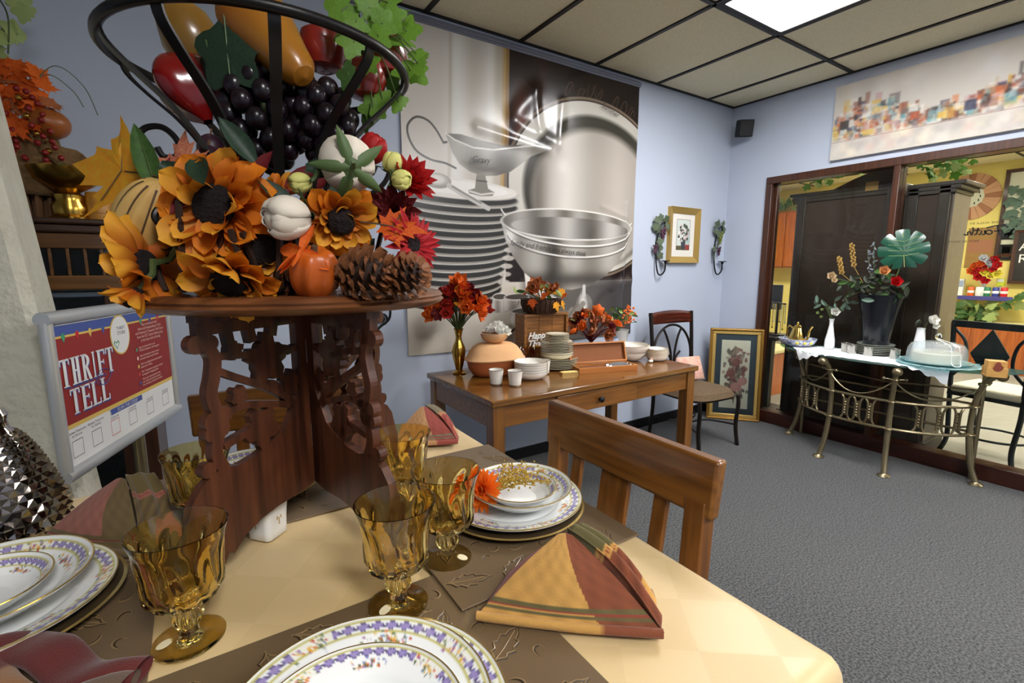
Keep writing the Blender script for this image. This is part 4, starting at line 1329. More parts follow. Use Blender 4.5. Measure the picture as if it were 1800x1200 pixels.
milky('glass_aqua', (176, 212, 214), 0.55)
milky('glass_pressed', (222, 228, 230), 0.30)
milky('glass_sheet', (150, 186, 176), 0.22)

KX, KY = 3.925, 1.29
ct = thing('console_table', 'half-round brass console table with glass top before the partition', 'console table', (KX, KY, 0))
arc = [(-0.462 * math.cos(a), 0.685 * math.sin(a)) for a in np.linspace(-PI / 2, PI / 2, 48)]
MB().prism(arc, KZ - 0.010, KZ).build('glass_top', 'glass_sheet', ct, bevel=0.002)
LEGS = [(-0.105, 0.545), (-0.418, 0.19), (-0.418, -0.19), (-0.105, -0.545)]


def rad(x, y, k, z):
    return (x * k, y * k, z)


for lx, ly in LEGS:
    pts = bez([rad(lx, ly, 1.0, 0.012), rad(lx, ly, 0.93, 0.12), rad(lx, ly, 0.885, 0.30), rad(lx, ly, 0.89, 0.47), rad(lx, ly, 0.94, 0.60), rad(lx, ly, 1.02, 0.665), rad(lx, ly, 1.06, 0.685)], 6)
    lg = MB().tube(pts, [0.0165] * 14 + [0.015] * (len(pts) - 14), 12).build('leg', 'antique_brass', ct)
    MB().lathe([(0, 0), (0.034, 0), (0.036, 0.005), (0.030, 0.010), (0.018, 0.016), (0.015, 0.022)], 20, rad(lx, ly, 1.0, 0)).build('foot', 'antique_brass', lg)
    MB().ball(rad(lx, ly, 1.085, 0.672), 0.027, 16, 10).build('finial', 'antique_brass', lg)
    for z, k in ((0.295, 0.886), (0.47, 0.89), (0.615, 0.95)):
        MB().lathe([(0.017, -0.006), (0.027, -0.004), (0.029, 0), (0.027, 0.004), (0.017, 0.006)], 18, rad(lx, ly, k, z), cap=False).build('ring', 'antique_brass', lg)
    tx, ty = -ly, lx
    n_ = math.hypot(tx, ty)
    for s_ in (-1, 1):
        c = rad(lx, ly, 0.955, 0.615)
        MB().tube([c, (c[0] + s_ * tx / n_ * 0.05, c[1] + s_ * ty / n_ * 0.05, 0.618)], 0.005, 8).ball((c[0] + s_ * tx / n_ * 0.054, c[1] + s_ * ty / n_ * 0.054, 0.618), 0.010, 10, 7).build('peg', 'antique_brass', lg)


def ell_pts(i, z, n=12, k=0.885):
    (xa, ya), (xb, yb) = LEGS[i], LEGS[i + 1]
    aa, ab = math.atan2(ya / 0.57, -xa / 0.445), math.atan2(yb / 0.57, -xb / 0.445)
    return [(-0.445 * k * math.cos(lerp(aa, ab, u / n)), 0.57 * k * math.sin(lerp(aa, ab, u / n)), z) for u in range(n + 1)]


for i in range(3):
    up, lo = ell_pts(i, 0.47), ell_pts(i, 0.295)
    for pth in (up, lo):
        MB().tube(pth, 0.009, 8).build('rail', 'antique_brass', ct)
    slots = (0.30, 0.50, 0.70) if i == 1 else (0.30, 0.52, 0.74)
    for u in slots:
        j = u * 12
        a_, f = int(j), j - int(j)
        cx_, cy_ = lerp(lo[a_][0], lo[a_ + 1][0], f), lerp(lo[a_][1], lo[a_ + 1][1], f)
        tx, ty = lo[a_ + 1][0] - lo[a_][0], lo[a_ + 1][1] - lo[a_][1]
        n_ = math.hypot(tx, ty)
        tx, ty = tx / n_, ty / n_
        sp = MB()
        for s_ in (-1, 1):
            sp.tube(bez([(cx_ + s_ * tx * 0.028, cy_ + s_ * ty * 0.028, 0.303), (cx_ + s_ * tx * 0.014, cy_ + s_ * ty * 0.014, 0.335), (cx_ + s_ * tx * 0.014, cy_ + s_ * ty * 0.014, 0.43), (cx_ + s_ * tx * 0.028, cy_ + s_ * ty * 0.028, 0.462)], 5), 0.0065, 7)
        sp.box((cx_, cy_, 0.383), (0.008, 0.008, 0.11))
        sp.build('spindle', 'antique_brass', ct)
        for k in range(5):
            MB().ball((cx_ - 0.012, cy_, 0.345 + 0.018 * k), 0.006, 6, 4).build('bead', 'antique_brass', ct)
    (xa, ya), (xb, yb) = LEGS[i], LEGS[i + 1]
    p0, p1 = Vector((xa * 0.95, ya * 0.95, 0.605)), Vector((xb * 0.95, yb * 0.95, 0.605))
    sw = []
    for u in np.linspace(0, 1, 26):
        p = p0.lerp(p1, u)
        bulge = 1 + 0.12 * 4 * u * (1 - u)
        sw.append((p.x * bulge, p.y, 0.605 - 0.105 * 4 * u * (1 - u)))
    MB().tube(sw, 0.0045, 7).build('rope_swag', 'antique_brass', ct)
MB().tube([(-0.02, 0.50, 0.56), (-0.02, 0, 0.52), (-0.02, -0.50, 0.56)], 0.006, 7).build('back_rail', 'antique_brass', ct)
MB().tube([(-0.02, 0.50, 0.47), (-0.02, -0.50, 0.47)], 0.008, 7).build('back_rail', 'antique_brass', ct)
MB().tube([(-0.02, 0.50, 0.295), (-0.02, -0.50, 0.295)], 0.008, 7).build('back_rail', 'antique_brass', ct)
for s_ in (-1, 1):
    MB().tube([(-0.02, s_ * 0.50, 0.0), (-0.02, s_ * 0.50, 0.69)], 0.012, 8).build('back_leg', 'antique_brass', ct)

# lace runner lying along the glass
t = thing('lace_runner', 'white lace table runner with pointed end across the console', 'runner', (KX, KY, KZ))
mb = MB()


def run(u, v):
    y = lerp(0.52, -0.42, u)
    wd = 0.19 * min(1.0, 0.06 + (u / 0.16)) * (1 + 0.03 * math.cos(u * 90))
    cx_ = -0.225 - 0.03 * math.sin(u * 3)
    x = cx_ + (v - 0.5) * 2 * wd
    edge = -0.462 * math.sqrt(max(0, 1 - (y / 0.685) ** 2))
    z = 0.003
    if x < edge:
        z = 0.003 - (edge - x) * 1.6
        x = edge - 0.006 - 0.1 * (edge - x)
    return (x, y, z)


mb.grid(run, 70, 26)
mb.build('cloth', 'lace_white', t)

# reticulated bowl with a brass teapot in it
t = thing('openwork_bowl', 'blue and white openwork china bowl under the brass teapot', 'bowl', (3.745, 1.80, KZ + 0.003))
MB().lathe(bowl_prof(0.125, 0.055, 0.55, 0.004), 40).build('bowl', 'blue_white_china', t)
MB().lathe([(0.124, 0.0545), (0.127, 0.057), (0.119, 0.058)], 40, cap=False).build('rim_band', 'enamel_blue', t)
for a in (3.6, 4.0, 4.4):
    MB().ball((0.117 * math.cos(a), 0.117 * math.sin(a), 0.035), 0.012, 8, 6).build('lemon_boss', 'lemon', t)
MB().lathe([(0.0, 0.003), (0.055, 0.003), (0.055, 0.006), (0, 0.0065)], 20).build('well', 'china_white', t)
t = thing('brass_teapot', 'tall fluted brass teapot with curved spout, set in the openwork bowl', 'teapot', (3.745, 1.805, KZ + 0.0115), math.radians(-105))
MB().grid(lambda u, v: (lambda r, z, a: (r * (1 + 0.05 * math.cos(8 * a)) * math.cos(a), r * (1 + 0.05 * math.cos(8 * a)) * math.sin(a), z))(*(lambda pr, w: [lerp(pr[int(w)][k], pr[min(int(w) + 1, len(pr) - 1)][k], w - int(w)) for k in (0, 1)])([(0.001, 0), (0.040, 0), (0.044, 0.006), (0.052, 0.03), (0.050, 0.06), (0.038, 0.10), (0.030, 0.125), (0.034, 0.132), (0.026, 0.136), (0.001, 0.150)], v * 8.999), 2 * PI * u), 48, 18, cu=True).build('pot_body', 'brass_bright', t)
MB().ball((0, 0, 0.158), (0.009, 0.009, 0.014)).lathe([(0.03, 0.134), (0.02, 0.146), (0.006, 0.152), (0, 0.153)], 20).build('lid', 'brass_bright', t)
MB().tube(bez([(0.04, 0, 0.03), (0.075, 0, 0.038), (0.092, 0, 0.075), (0.102, 0, 0.12), (0.122, 0, 0.15)], 6), [0.013] * 8 + [0.009] * 9 + [0.0065] * 8, 10).build('spout', 'brass_bright', t)
MB().tube(bez([(-0.036, 0, 0.115), (-0.07, 0, 0.135), (-0.088, 0, 0.10), (-0.078, 0, 0.05), (-0.048, 0, 0.035)], 6), 0.006, 8).build('handle', 'brass_bright', t)


def rose(par, loc, m, s, d, name='rose'):
    """Layered bloom, each petal a part."""
    d = Vector(d).normalized()
    q_ = face_to(d)
    cup_m = petal_mesh(1.0, 0.95, 0.35, 0.55)
    me = with_mat(cup_m, m)
    for l, (n, tilt, sc) in enumerate(((5, 0.35, 1.0), (5, 0.8, 0.85), (4, 1.15, 0.65), (3, 1.35, 0.45))):
        for k in range(n):
            a = 2 * PI * (k + 0.5 * l) / n
            R = q_ @ Matrix.Rotation(a, 3, 'Z') @ Matrix.Rotation(-tilt, 3, 'Y')
            put('petal', me, par, loc, R, scale=(s * sc,) * 3)


def bud_vase(loc, label, prof, parts):
    t = thing('bud_vase', label, 'vase', loc)
    MB().lathe(prof, 24).build('vase_body', 'milk_glass', t)
    parts(t)


def v1(t):
    rose(t, Vector((0, -0.01, 0.255)), 'petal_white', 0.045, (-0.7, -0.5, 0.4))
    st = MB()
    for k in range(12):
        a = k * 2.4
        tip = Vector((0.02 * math.cos(a), 0.11 * math.sin(a), 0.27 + 0.07 * abs(math.cos(a * 1.7))))
        st.tube(bez([(0, 0, 0.2), tip * 0.6 + Vector((0, 0, 0.12)), tip], 3), 0.0015, 4)
        put('leaf', with_mat(OVAL, 'eucalyptus'), t, tip, rand_face((-1, 0, 0.6), 0.5), scale=(0.055,) * 3)
    for k in range(9):
        a = k * 2.1
        put('small_bud', with_mat(BLOOM, 'leaf_pale'), t, (-0.01, 0.075 + 0.018 * math.cos(a), 0.25 + 0.03 * math.sin(a)), rand_face((-1, 0, 0.4), 0.4), scale=(0.012,) * 3)
    st.build('stems', 'stem_green', t)


bud_vase((3.79, 1.60, KZ + 0.006), 'slender white bud vase with white rose and eucalyptus, beside the teapot',
         [(0, 0), (0.030, 0), (0.033, 0.02), (0.032, 0.06), (0.022, 0.11), (0.013, 0.17), (0.014, 0.20), (0.018, 0.215), (0.015, 0.214), (0.010, 0.18), (0, 0.17)], v1)


def v2(t):
    rose(t, Vector((-0.01, -0.045, 0.25)), 'petal_white', 0.045, (-0.6, -0.6, 0.3))
    rose(t, Vector((0.0, -0.06, 0.225)), 'petal_white', 0.03, (-0.6, -0.7, -0.1))
    for k in range(5):
        put('leaf', with_mat(OVAL, 'leaf_dark'), t, (0, 0.01, 0.205 + 0.012 * k), rand_face((-0.5, 0.8, 0.5), 0.5), scale=(0.05,) * 3)
    MB().tube([(0, 0, 0.17), (-0.005, -0.03, 0.235)], 0.002, 5).build('stems', 'stem_green', t)


bud_vase((3.845, 1.105, KZ + 0.001), 'straight white bud vase with a carnation, behind the cake dome',
         [(0, 0), (0.036, 0), (0.040, 0.015), (0.034, 0.07), (0.026, 0.14), (0.021, 0.195), (0.024, 0.20), (0.020, 0.199), (0.018, 0.16), (0, 0.15)], v2)

# votive cups
for k, (x, y, lb) in enumerate(((3.745, 1.475, 'mercury glass votive cup, nearest the bud vase'), (3.70, 1.42, 'mercury glass votive cup, second along the runner'), (3.70, 1.325, 'mercury glass votive cup, third along the runner'), (3.715, 1.185, 'mercury glass votive cup beside the cake dome'))):
    t = thing('votive_cup', lb, 'votive cup', (x, y, KZ + 0.004), 0, 'mercury votives on the runner')
    MB().lathe([(0, 0), (0.024, 0), (0.027, 0.006), (0.029, 0.06), (0.027, 0.061), (0.024, 0.01), (0, 0.009)], 24).build('cup_body', 'mercury', t)
    MB().lathe([(0.0285, 0.056), (0.0305, 0.058), (0.0305, 0.062), (0.027, 0.0625)], 24, cap=False).build('rim_band', 'silver_band', t)

z = pile('grey_plate', nth('pale green-rimmed plate stacked under the black vase'), 'plate', 3.80, 1.325, KZ + 0.005, 6, plate_prof(0.105, 0.012), 0.0115, 'plate_grey', 'china_rim', 'plates under the black vase')

# big bouquet in a black vase
t = thing('black_vase', 'tall black vase with monstera leaf, roses and dried wheat', 'vase', (3.80, 1.325, KZ + 0.005 + 0.0115 * 5 + 0.008))
zb = t.location.z
MB().lathe([(0, 0), (0.070, 0), (0.074, 0.006), (0.098, 0.20), (0.122, 0.31), (0.130, 0.335), (0.124, 0.336), (0.092, 0.20), (0.066, 0.012), (0, 0.012)], 36).build('vase_body', 'vase_black', t)
o_ = Vector((3.80, 1.325, zb))
mn = MB()


def mon(u, v):
    a = (v - 0.5) * 2 * PI * 0.965
    r = 0.132 * (1 + 0.14 * math.cos(a)) * (1 - 0.30 * (0.5 + 0.5 * math.cos(9 * a + PI)) ** 14 * (1 if abs(a) > 0.25 else 0))
    if abs(a) > 2.6:
        r *= 1 - 0.55 * (abs(a) - 2.6)
    rr = r * u
    return (rr * math.sin(a), rr * math.cos(a), -0.14 * rr * rr / 0.135 + 0.002 * math.cos(9 * a) * u)


mn.grid(mon, 10, 180)
mlf = mn.build('monstera_leaf', 'leaf_monstera', t, loc=Vector((3.79, 1.225, 1.385)) - o_, rot=face_to((-0.90, -0.42, 0.06), (0.0, 0.12, 1)))
for k in range(-4, 5):
    if k:
        MB().tube([(0, 0.10 - 0.03 * abs(k), 0.003), (0.035 * (1 if k > 0 else -1) * 2.2, 0.13 - 0.035 * abs(k), -0.006)], 0.0012, 4).build('vein', 'leaf_pale', mlf)
MB().tube([(0, -0.09, 0.002), (0, 0.13, -0.012)], 0.002, 5).build('vein', 'leaf_pale', mlf)
MB().tube(bez([(0, 0, 0.28), (0.0, -0.06, 0.42), Vector((3.795, 1.235, 1.31)) - o_], 6), 0.004, 6).build('leaf_stalk', 'stem_green', t)
for x, y, zz, m, s in ((3.71, 1.225, 1.195, 'rose_red', 0.048), (3.71, 1.295, 1.262, 'rose_peach', 0.045), (3.76, 1.62, 1.225, 'rose_cream', 0.042), (3.74, 1.59, 1.20, 'rose_cream', 0.028)):
    rose(t, Vector((x, y, zz)) - o_, m, s, (-0.8, -0.45, 0.35))
for (x, y, zz), hgt in (((3.80, 1.50, 1.30), 0.16), ((3.80, 1.57, 1.25), 0.12)):
    wh = MB()
    for k in range(26):
        u = k / 26
        wh.ball((x - o_.x + 0.008 * math.cos(k * 2.4), y - o_.y + 0.012 * math.sin(k * 2.4) + u * 0.03, zz - o_.z + hgt * u), (0.007, 0.007, 0.009), 6, 4)
    wh.tube([(0, 0.05, 0.3), (x - o_.x, y - o_.y, zz - o_.z)], 0.002, 5)
    wh.build('wheat_spike', 'wheat_tan', t)
ec = MB()
for (y, top) in ((1.405, 1.46), (1.44, 1.41)):
    p0 = Vector((3.78, 1.36, 1.10)) - o_
    p1 = Vector((3.77, y - 0.02, top)) - o_
    ec.tube([p0, p1], 0.002, 5)
    for k in range(16):
        p = p0.lerp(p1, 0.25 + 0.75 * k / 15)
        put('eucalyptus_leaf', with_mat(OVAL, 'euc_grey'), t, p, rand_face((-1, 0.3 * (-1) ** k, 0.2), 0.5), scale=(0.026,) * 3)
ec.build('eucalyptus_stems', 'stem_green', t)
for k in range(64):
    a = k * 2.4
    r = math.sqrt((k + 0.5) / 64)
    p = Vector((-0.03 - 0.06 * abs(math.cos(a)) * r, 0.03 + 0.20 * r * math.sin(a), 0.345 + 0.11 * (1 - r) + 0.05 * math.cos(a * 3)))
    put('leaf', with_mat(OVAL, 'leaf_dark' if k % 4 else 'leaf_green'), t, p, rand_face((-1, math.sin(a) * 0.5, 0.2), 0.6), scale=(random.uniform(0.045, 0.08),) * 3)
MB().tube([(0, 0, 0.2), (0, 0.14, 0.40), (-0.04, 0.28, 0.44)], 0.003, 5).build('stems', 'stem_green', t)
put('leaf', with_mat(OVAL, 'eucalyptus'), t, (-0.125, -0.01, 0.30), face_to((-1, 0, 0.2), (0, 0, -1)), scale=(0.07,) * 3)

# glass platter, cake dome and pearls
t = thing('glass_platter', 'large scalloped aqua glass platter at the end of the console', 'platter', (3.685, 0.955, KZ + 0.005))
MB().grid(lambda u, v: (lambda a, r: (r * math.cos(a), r * math.sin(a), 0.004 + 0.012 * max(0, (r / 0.2 - 0.6)) ** 1.0 + 0.002 * math.cos(16 * a) * (r / 0.2) ** 3))(2 * PI * u, 0.004 + (0.196 + 0.006 * math.cos(2 * PI * u * 16)) * v), 96, 12, cu=True).build('platter_body', 'glass_aqua', t, solid=0.006)
t = thing('cake_stand_plate', 'smaller pressed glass plate under the cake dome', 'plate', (3.70, 0.975, KZ + 0.0125))
MB().lathe([(0, 0), (0.10, 0), (0.165, 0.010), (0.168, 0.014), (0.160, 0.013), (0.10, 0.006), (0, 0.006)], 48).build('plate_body', 'glass_aqua', t)
t = thing('cake_dome', 'clear glass cake dome with ball knob, holding a pale cake', 'cake dome', (3.70, 0.975, KZ + 0.0205))
MB().grid(lambda u, v: (lambda r, z, a: (r * (1 + 0.008 * math.cos(40 * a)) * math.cos(a), r * (1 + 0.008 * math.cos(40 * a)) * math.sin(a), z))(*(lambda pr, w: [lerp(pr[int(w)][k], pr[min(int(w) + 1, len(pr) - 1)][k], w - int(w)) for k in (0, 1)])([(0.142, 0.0), (0.140, 0.05), (0.136, 0.08), (0.122, 0.105), (0.09, 0.118), (0.045, 0.124), (0.012, 0.126)], v * 5.999), 2 * PI * u), 120, 18, cu=True).build('dome', 'glass_pressed', t)
MB().lathe([(0.012, 0.125), (0.010, 0.133), (0.012, 0.137)], 16).ball((0, 0, 0.152), 0.018, 16, 10).build('knob', 'dome_glass', t)
MB().lathe([(0, 0.001), (0.115, 0.001), (0.118, 0.01), (0.118, 0.055), (0.11, 0.062), (0, 0.064)], 36).build('cake', 'china_cream', t)
t = thing('pearl_strand', 'string of white pearls hung over the cake dome', 'necklace', (3.70, 0.975, KZ + 0.0205))
loop = bez([(0.0, 0.012, 0.140), (-0.035, -0.02, 0.132), (-0.075, -0.055, 0.123), (-0.105, -0.085, 0.112), (-0.118, -0.098, 0.07), (-0.125, -0.105, 0.02), (-0.13, -0.12, 0.004), (-0.11, -0.14, 0.004), (-0.09, -0.135, 0.02), (-0.075, -0.125, 0.07), (-0.065, -0.108, 0.114), (-0.04, -0.06, 0.128), (-0.01, -0.01, 0.138)], 6)
pm = MB().ball((0, 0, 0), 0.0029, 7, 5).mesh('pearl')
pm.materials.append(MATS['pearl'])
for p in loop:
    put('pearl', pm, t, p)

# coaster box
t = thing('coaster_box', 'small light wood coaster holder with a printed motif', 'coaster set', (3.57, 0.69, KZ + 0.001), math.radians(25))
MB().bx(-0.045, 0.045, -0.042, 0.042, 0, 0.006).bx(-0.045, -0.039, -0.042, 0.042, 0.006, 0.05).bx(0.039, 0.045, -0.042, 0.042, 0.006, 0.05).build('holder', 'coaster_wood', t, bevel=0.001)
for k in range(5):
    MB().bx(-0.036 + 0.0145 * k, -0.036 + 0.0145 * k + 0.011, -0.038, 0.038, 0.007, 0.085).build('coaster', 'coaster_wood', t, bevel=0.001)
MB().prism([(0.022 * math.cos(a) * (1 if math.sin(a) > 0 else 0.6), 0.026 * math.sin(a)) for a in np.linspace(0, 2 * PI, 18, endpoint=False)], 0, 0.0008, M=Matrix.Translation((-0.0455, 0.0, 0.058)) @ Matrix.Rotation(-PI / 2, 4, 'Y') @ Matrix.Rotation(PI / 2, 4, 'Z')).build('motif', 'coaster_print', t)

# ---------------------------------------------------------------- things in the room behind the glass
wood('armoire_dark', (58, 46, 40), (40, 31, 27), 0.5, 'Z')
wood('armoire_side', (104, 92, 82), (86, 76, 68), 0.5, 'Z')
wood('cabinet_cherry', (176, 98, 46), (146, 74, 32), 0.35, 'Z')
mat('hardboard', (62, 44, 34), 0.7, vary=(3, (48, 34, 27), 0.3))
mat('paper_tan', (150, 116, 66), 0.8)
mat('paper_white', (226, 226, 228), 0.8)
mat('chalk_black', (44, 42, 42), 0.8)
mat('shelf_blue', (70, 66, 130), 0.4)
mat('can_orange', (214, 96, 36), 0.3)
mat('can_blue', (52, 64, 146), 0.3)
mat('can_red', (196, 34, 40), 0.3)
mat('can_green', (44, 120, 84), 0.3)
mat('can_white', (222, 224, 226), 0.35)
mat('lime', (196, 206, 60), 0.6)
mat('slat_tan', (196, 148, 112), 0.6)
mat('slat_brown', (158, 106, 76), 0.6)
mat('clock_face', (206, 206, 184), 0.5)
mat('laptop_black', (40, 42, 48), 0.4)
mat('seat_cream', (214, 206, 186), 0.8)
mat('vine_green', (96, 140, 52), 0.55, vary=(16, (66, 108, 40), 0.3), translucent=0.25)
mat('counter_stone', (206, 196, 140), 0.5)
mat('wrapper_silver', (206, 208, 216), 0.25, metal=0.4)
mat('stool_iron', (34, 40, 46), 0.4, metal=0.5)


def far_on_wall(t, mb, name, m, **kw):
    return mb.build(name, m, t, **kw)


def armoire(y0, y1, h, arch, label, side):
    dp = 0.34
    x0 = 4.115
    t = thing('armoire', label, 'armoire', (x0, (y0 + y1) / 2, 0), 0, 'armoires backed to the glass')
    b = (y1 - y0) / 2
    top = [(-b, 0.0), (b, 0.0), (b, h)] + ([(b - 0.24, h + 0.01), (b - 0.38, h + 0.07), (b - 0.5, h + 0.11), (-b, h + 0.11)] if arch else [(-b, h)])
    M = Matrix.Translation((0.012, 0, 0)) @ Matrix(((0, 0, 1, 0), (1, 0, 0, 0), (0, 1, 0, 0), (0, 0, 0, 1)))
    MB().prism(top, 0.0, 0.012, M=M).build('back_panel', 'hardboard', t, smooth=False)
    for s_ in (-1, 1):
        MB().bx(0.024, dp, s_ * b - 0.012, s_ * b + 0.012, 0, h).build('side_panel', 'armoire_dark' if not side else 'armoire_side', t, bevel=0.002)
        MB().bx(0.0, 0.014, s_ * (b - 0.035) - 0.03, s_ * (b - 0.035) + 0.03, 0.02, h - 0.01).build('stile', 'armoire_dark', t, bevel=0.003)
    MB().bx(0.024, dp, -b, b, h - 0.03, h).build('top_board', 'armoire_dark', t)
    for k in range(3):
        e = 0.02 + 0.022 * k
        MB().bx(0.002 if not side else -0.0, dp + e, -b - (e if side else 0.004), b + (0.004 if side else e), h - 0.06 + 0.025 * k, h - 0.035 + 0.025 * k).build('crown_moulding', 'armoire_dark', t, bevel=0.004)
    MB().bx(0.0, dp + 0.03, -b - (0.03 if side else 0.014), b + (0.014 if side else 0.03), 0, 0.09).build('plinth', 'armoire_dark', t, bevel=0.004)
    return t


a1 = armoire(1.405, 2.075, 1.865, True, 'dark arched armoire with its back to the glass, nearer the corner', False)
MB().bx(-0.001, 0.0, -0.215, -0.135, 1.84, 1.90).build('paper_label', 'paper_tan', a1, smooth=False)
armoire(1.115, 1.352, 1.83, False, 'narrow dark cabinet with grey side beside the window post', True)

# ivy on the armoires
ivy = leaf_lobed(1.0, 5, 0.35, 30, 0.2)
IVY = ivy.mesh('ivy_leaf')


def vine(label, pts, n, s, m='vine_green', spread=0.06, toward=(-0.8, -0.4, 0.4), name='ivy_vine', seed=1, cat='ivy'):
    rn = random.Random(seed)
    t = thing(name, label, cat, pts[0])
    o = Vector(pts[0])
    path = bez([Vector(p) - o for p in pts], 8)
    MB().tube(path, 0.0025, 5).build('stem', 'stem_green', t)
    for k in range(n):
        p = path[int(rn.random() * (len(path) - 1))] + Vector([rn.uniform(-1, 1) * spread for _ in range(3)])
        put('leaf', with_mat(IVY, m if rn.random() < 0.7 else 'leaf_pale'), t, p, rand_face(toward, 0.8), scale=(s * rn.uniform(0.7, 1.2),) * 3)
    return t


vine('trailing ivy on top of the arched armoire', [(4.30, 2.05, 1.99), (4.22, 1.95, 2.00), (4.2, 1.86, 2.02), (4.25, 1.75, 2.06)], 22, 0.035, seed=2)
vine('bright ivy trailing over the narrow cabinet', [(4.25, 1.30, 1.93), (4.22, 1.22, 1.97), (4.25, 1.16, 1.96), (4.30, 1.12, 1.93)], 26, 0.036, seed=3)

# wall cabinets with greenery
t = thing('wall_cabinet', 'cherry wood wall cabinets on the yellow wall', 'cabinet', (XN, 4.58, 1.30))
MB().bx(-0.36, 0, -0.62, 0.62, 0, 0.93).build('carcass', 'cabinet_cherry', t, bevel=0.003)
for k in range(3):
    y = -0.41 + 0.41 * k
    d = MB().bx(-0.385, -0.362, y - 0.195, y + 0.195, 0.02, 0.91).build('door', 'cabinet_cherry', t, bevel=0.005)
    MB().bx(-0.392, -0.384, y - 0.12, y + 0.12, 0.10, 0.83).build('raised_panel', 'cabinet_cherry', d, bevel=0.006)
vine('greenery with white flowers along the cherry cabinets', [(8.55, 4.95, 2.34), (8.52, 4.7, 2.36), (8.52, 4.4, 2.36), (8.55, 4.15, 2.34)], 40, 0.07, 'leaf_green', 0.07, seed=5, name='garland', cat='garland')

# sunburst clock
t = thing('sunburst_clock', 'round clock ringed with brown wooden slats on yellow wall', 'clock', (XN, 2.17, 2.23))
rt_ = Matrix.Rotation(-PI / 2, 4, 'Y')
MB().lathe([(0, 0), (0.135, 0), (0.14, 0.02), (0.12, 0.025), (0, 0.025)], 36, M=rt_).build('dial', 'clock_face', t)
for k in range(24):
    a = 2 * PI * k / 24
    d = PI / 24 * 0.96
    r0, r1 = 0.135, 0.30
    MB().prism([(r0 * math.cos(a - d), r0 * math.sin(a - d)), (r1 * math.cos(a - d), r1 * math.sin(a - d)), (r1 * math.cos(a + d), r1 * math.sin(a + d)), (r0 * math.cos(a + d), r0 * math.sin(a + d))], 0, 0.018 + 0.006 * (k % 2), M=rt_).build('slat', 'slat_tan' if k % 3 else 'slat_brown', t, smooth=False)
for k in range(12):
    a = 2 * PI * k / 12
    MB().box((0.1 * math.cos(a), 0.1 * math.sin(a), 0.027), (0.03, 0.012, 0.002), M=rt_ @ Matrix.Translation((0, 0, 0))).build('hour_mark', 'ink_black', t, smooth=False)

# tall window frame picture, small pictures, chalkboard
t = thing('arched_frame', 'large brown frame with greenery print on yellow wall', 'picture', (XN, 1.42, 1.44), -PI / 2)
frame_parts(t, 0.86, 1.08, 0.035, 0.04, 'frame_wood')
MB().bx(-0.40, 0.40, -0.006, 0, 0.03, 1.05).build('picture', 'clock_face', t, smooth=False)
for k in range(24):
    put('leaf', with_mat(IVY, 'eucalyptus'), t, (-0.25 + 0.12 * math.sin(k), -0.03, 0.25 + 0.6 * (k / 24)), rand_face((0, -1, 0.2), 0.5), scale=(0.07,) * 3)
for z, lb in ((1.66, 'small black framed picture above the other on yellow wall'), (1.40, 'small black framed picture below the other on yellow wall')):
    t = thing('small_frame', lb, 'picture', (XN, 1.755, z), -PI / 2, 'small black frames')
    frame_parts(t, 0.13, 0.19, 0.025, 0.025, 'black_rubber')
    MB().bx(-0.045, 0.045, -0.006, 0, 0.02, 0.17).build('picture', 'paper_white', t, smooth=False)
t = thing('chalkboard', 'chalkboard with hand lettering in wooden frame', 'chalkboard', (XN - 0.06, 1.40, 1.10), -PI / 2)
frame_parts(t, 0.56, 0.66, 0.03, 0.03, 'frame_wood')
MB().bx(-0.26, 0.26, -0.008, 0, 0.025, 0.635).build('board', 'chalk_black', t, smooth=False)
text_part('lettering', 'A\nR', 'paper_white', t, (-0.18, -0.010, 0.38), rx90, 0.15)

# snack shelf: cans, cartons, flower of wrappers
t = thing('snack_shelf', 'blue edged shelf holding drinks on the yellow wall', 'shelf', (8.55, 1.88, 0.93))
MB().bx(-0.14, 0.18, -0.32, 0.42, -0.035, 0.0).build('board', 'counter_stone', t, bevel=0.003)
MB().bx(-0.155, -0.14, -0.32, 0.42, -0.045, 0.008).build('edge_strip', 'shelf_blue', t, bevel=0.003)
for k, (m, lb) in enumerate((('can_red', 'red drink can at the end of the snack shelf'), ('can_blue', 'blue drink can next to the red one'), ('can_green', 'green drink can in the row'), ('can_white', 'pale drink can in the row'), ('can_orange', 'orange drink can in the row'))):
    c = thing('drink_can', lb, 'can', (8.47, 1.66 + 0.078 * k, 0.93), 0, 'cans on the snack shelf')
    MB().lathe([(0, 0), (0.029, 0), (0.034, 0.008), (0.034, 0.112), (0.027, 0.122), (0, 0.120)], 20).build('body', m, c)
    MB().lathe([(0.0344, 0.045), (0.0346, 0.075), (0.0344, 0.076)], 20, cap=False).build('label_band', 'can_white', c)
    MB().lathe([(0.0, 0.1205), (0.026, 0.1225), (0.027, 0.124), (0.025, 0.124)], 20).build('lid', 'steel', c)
for k, (y, h, m, lb) in enumerate(((2.10, 0.22, 'can_white', 'tall white carton on the snack shelf'), (2.19, 0.27, 'wrapper_silver', 'silver box at the far end of the snack shelf'), (1.72, 0.10, 'lime', 'lime price card propped behind the cans'))):
    c = thing('carton' if k < 2 else 'price_card', lb, 'carton' if k < 2 else 'card', (8.56, y, 0.93 + (0.135 if k == 2 else 0)))
    MB().bx(-0.03, 0.03, -0.035, 0.035, 0, h).build('box_body', m, c, bevel=0.004)
    MB().bx(-0.034, -0.031, -0.03, 0.03, h * 0.55, h * 0.9).build('label_panel', 'can_white' if k == 2 else 'enamel_blue', c, smooth=False)
    if k == 2:
        MB().bx(-0.01, 0.01, -0.01, 0.01, -0.135, 0).build('post', 'can_white', c)
t = thing('candy_bouquet', 'bouquet of red, silver and yellow candy wrappers above the cans', 'candy bouquet', (8.50, 1.86, 0.93))
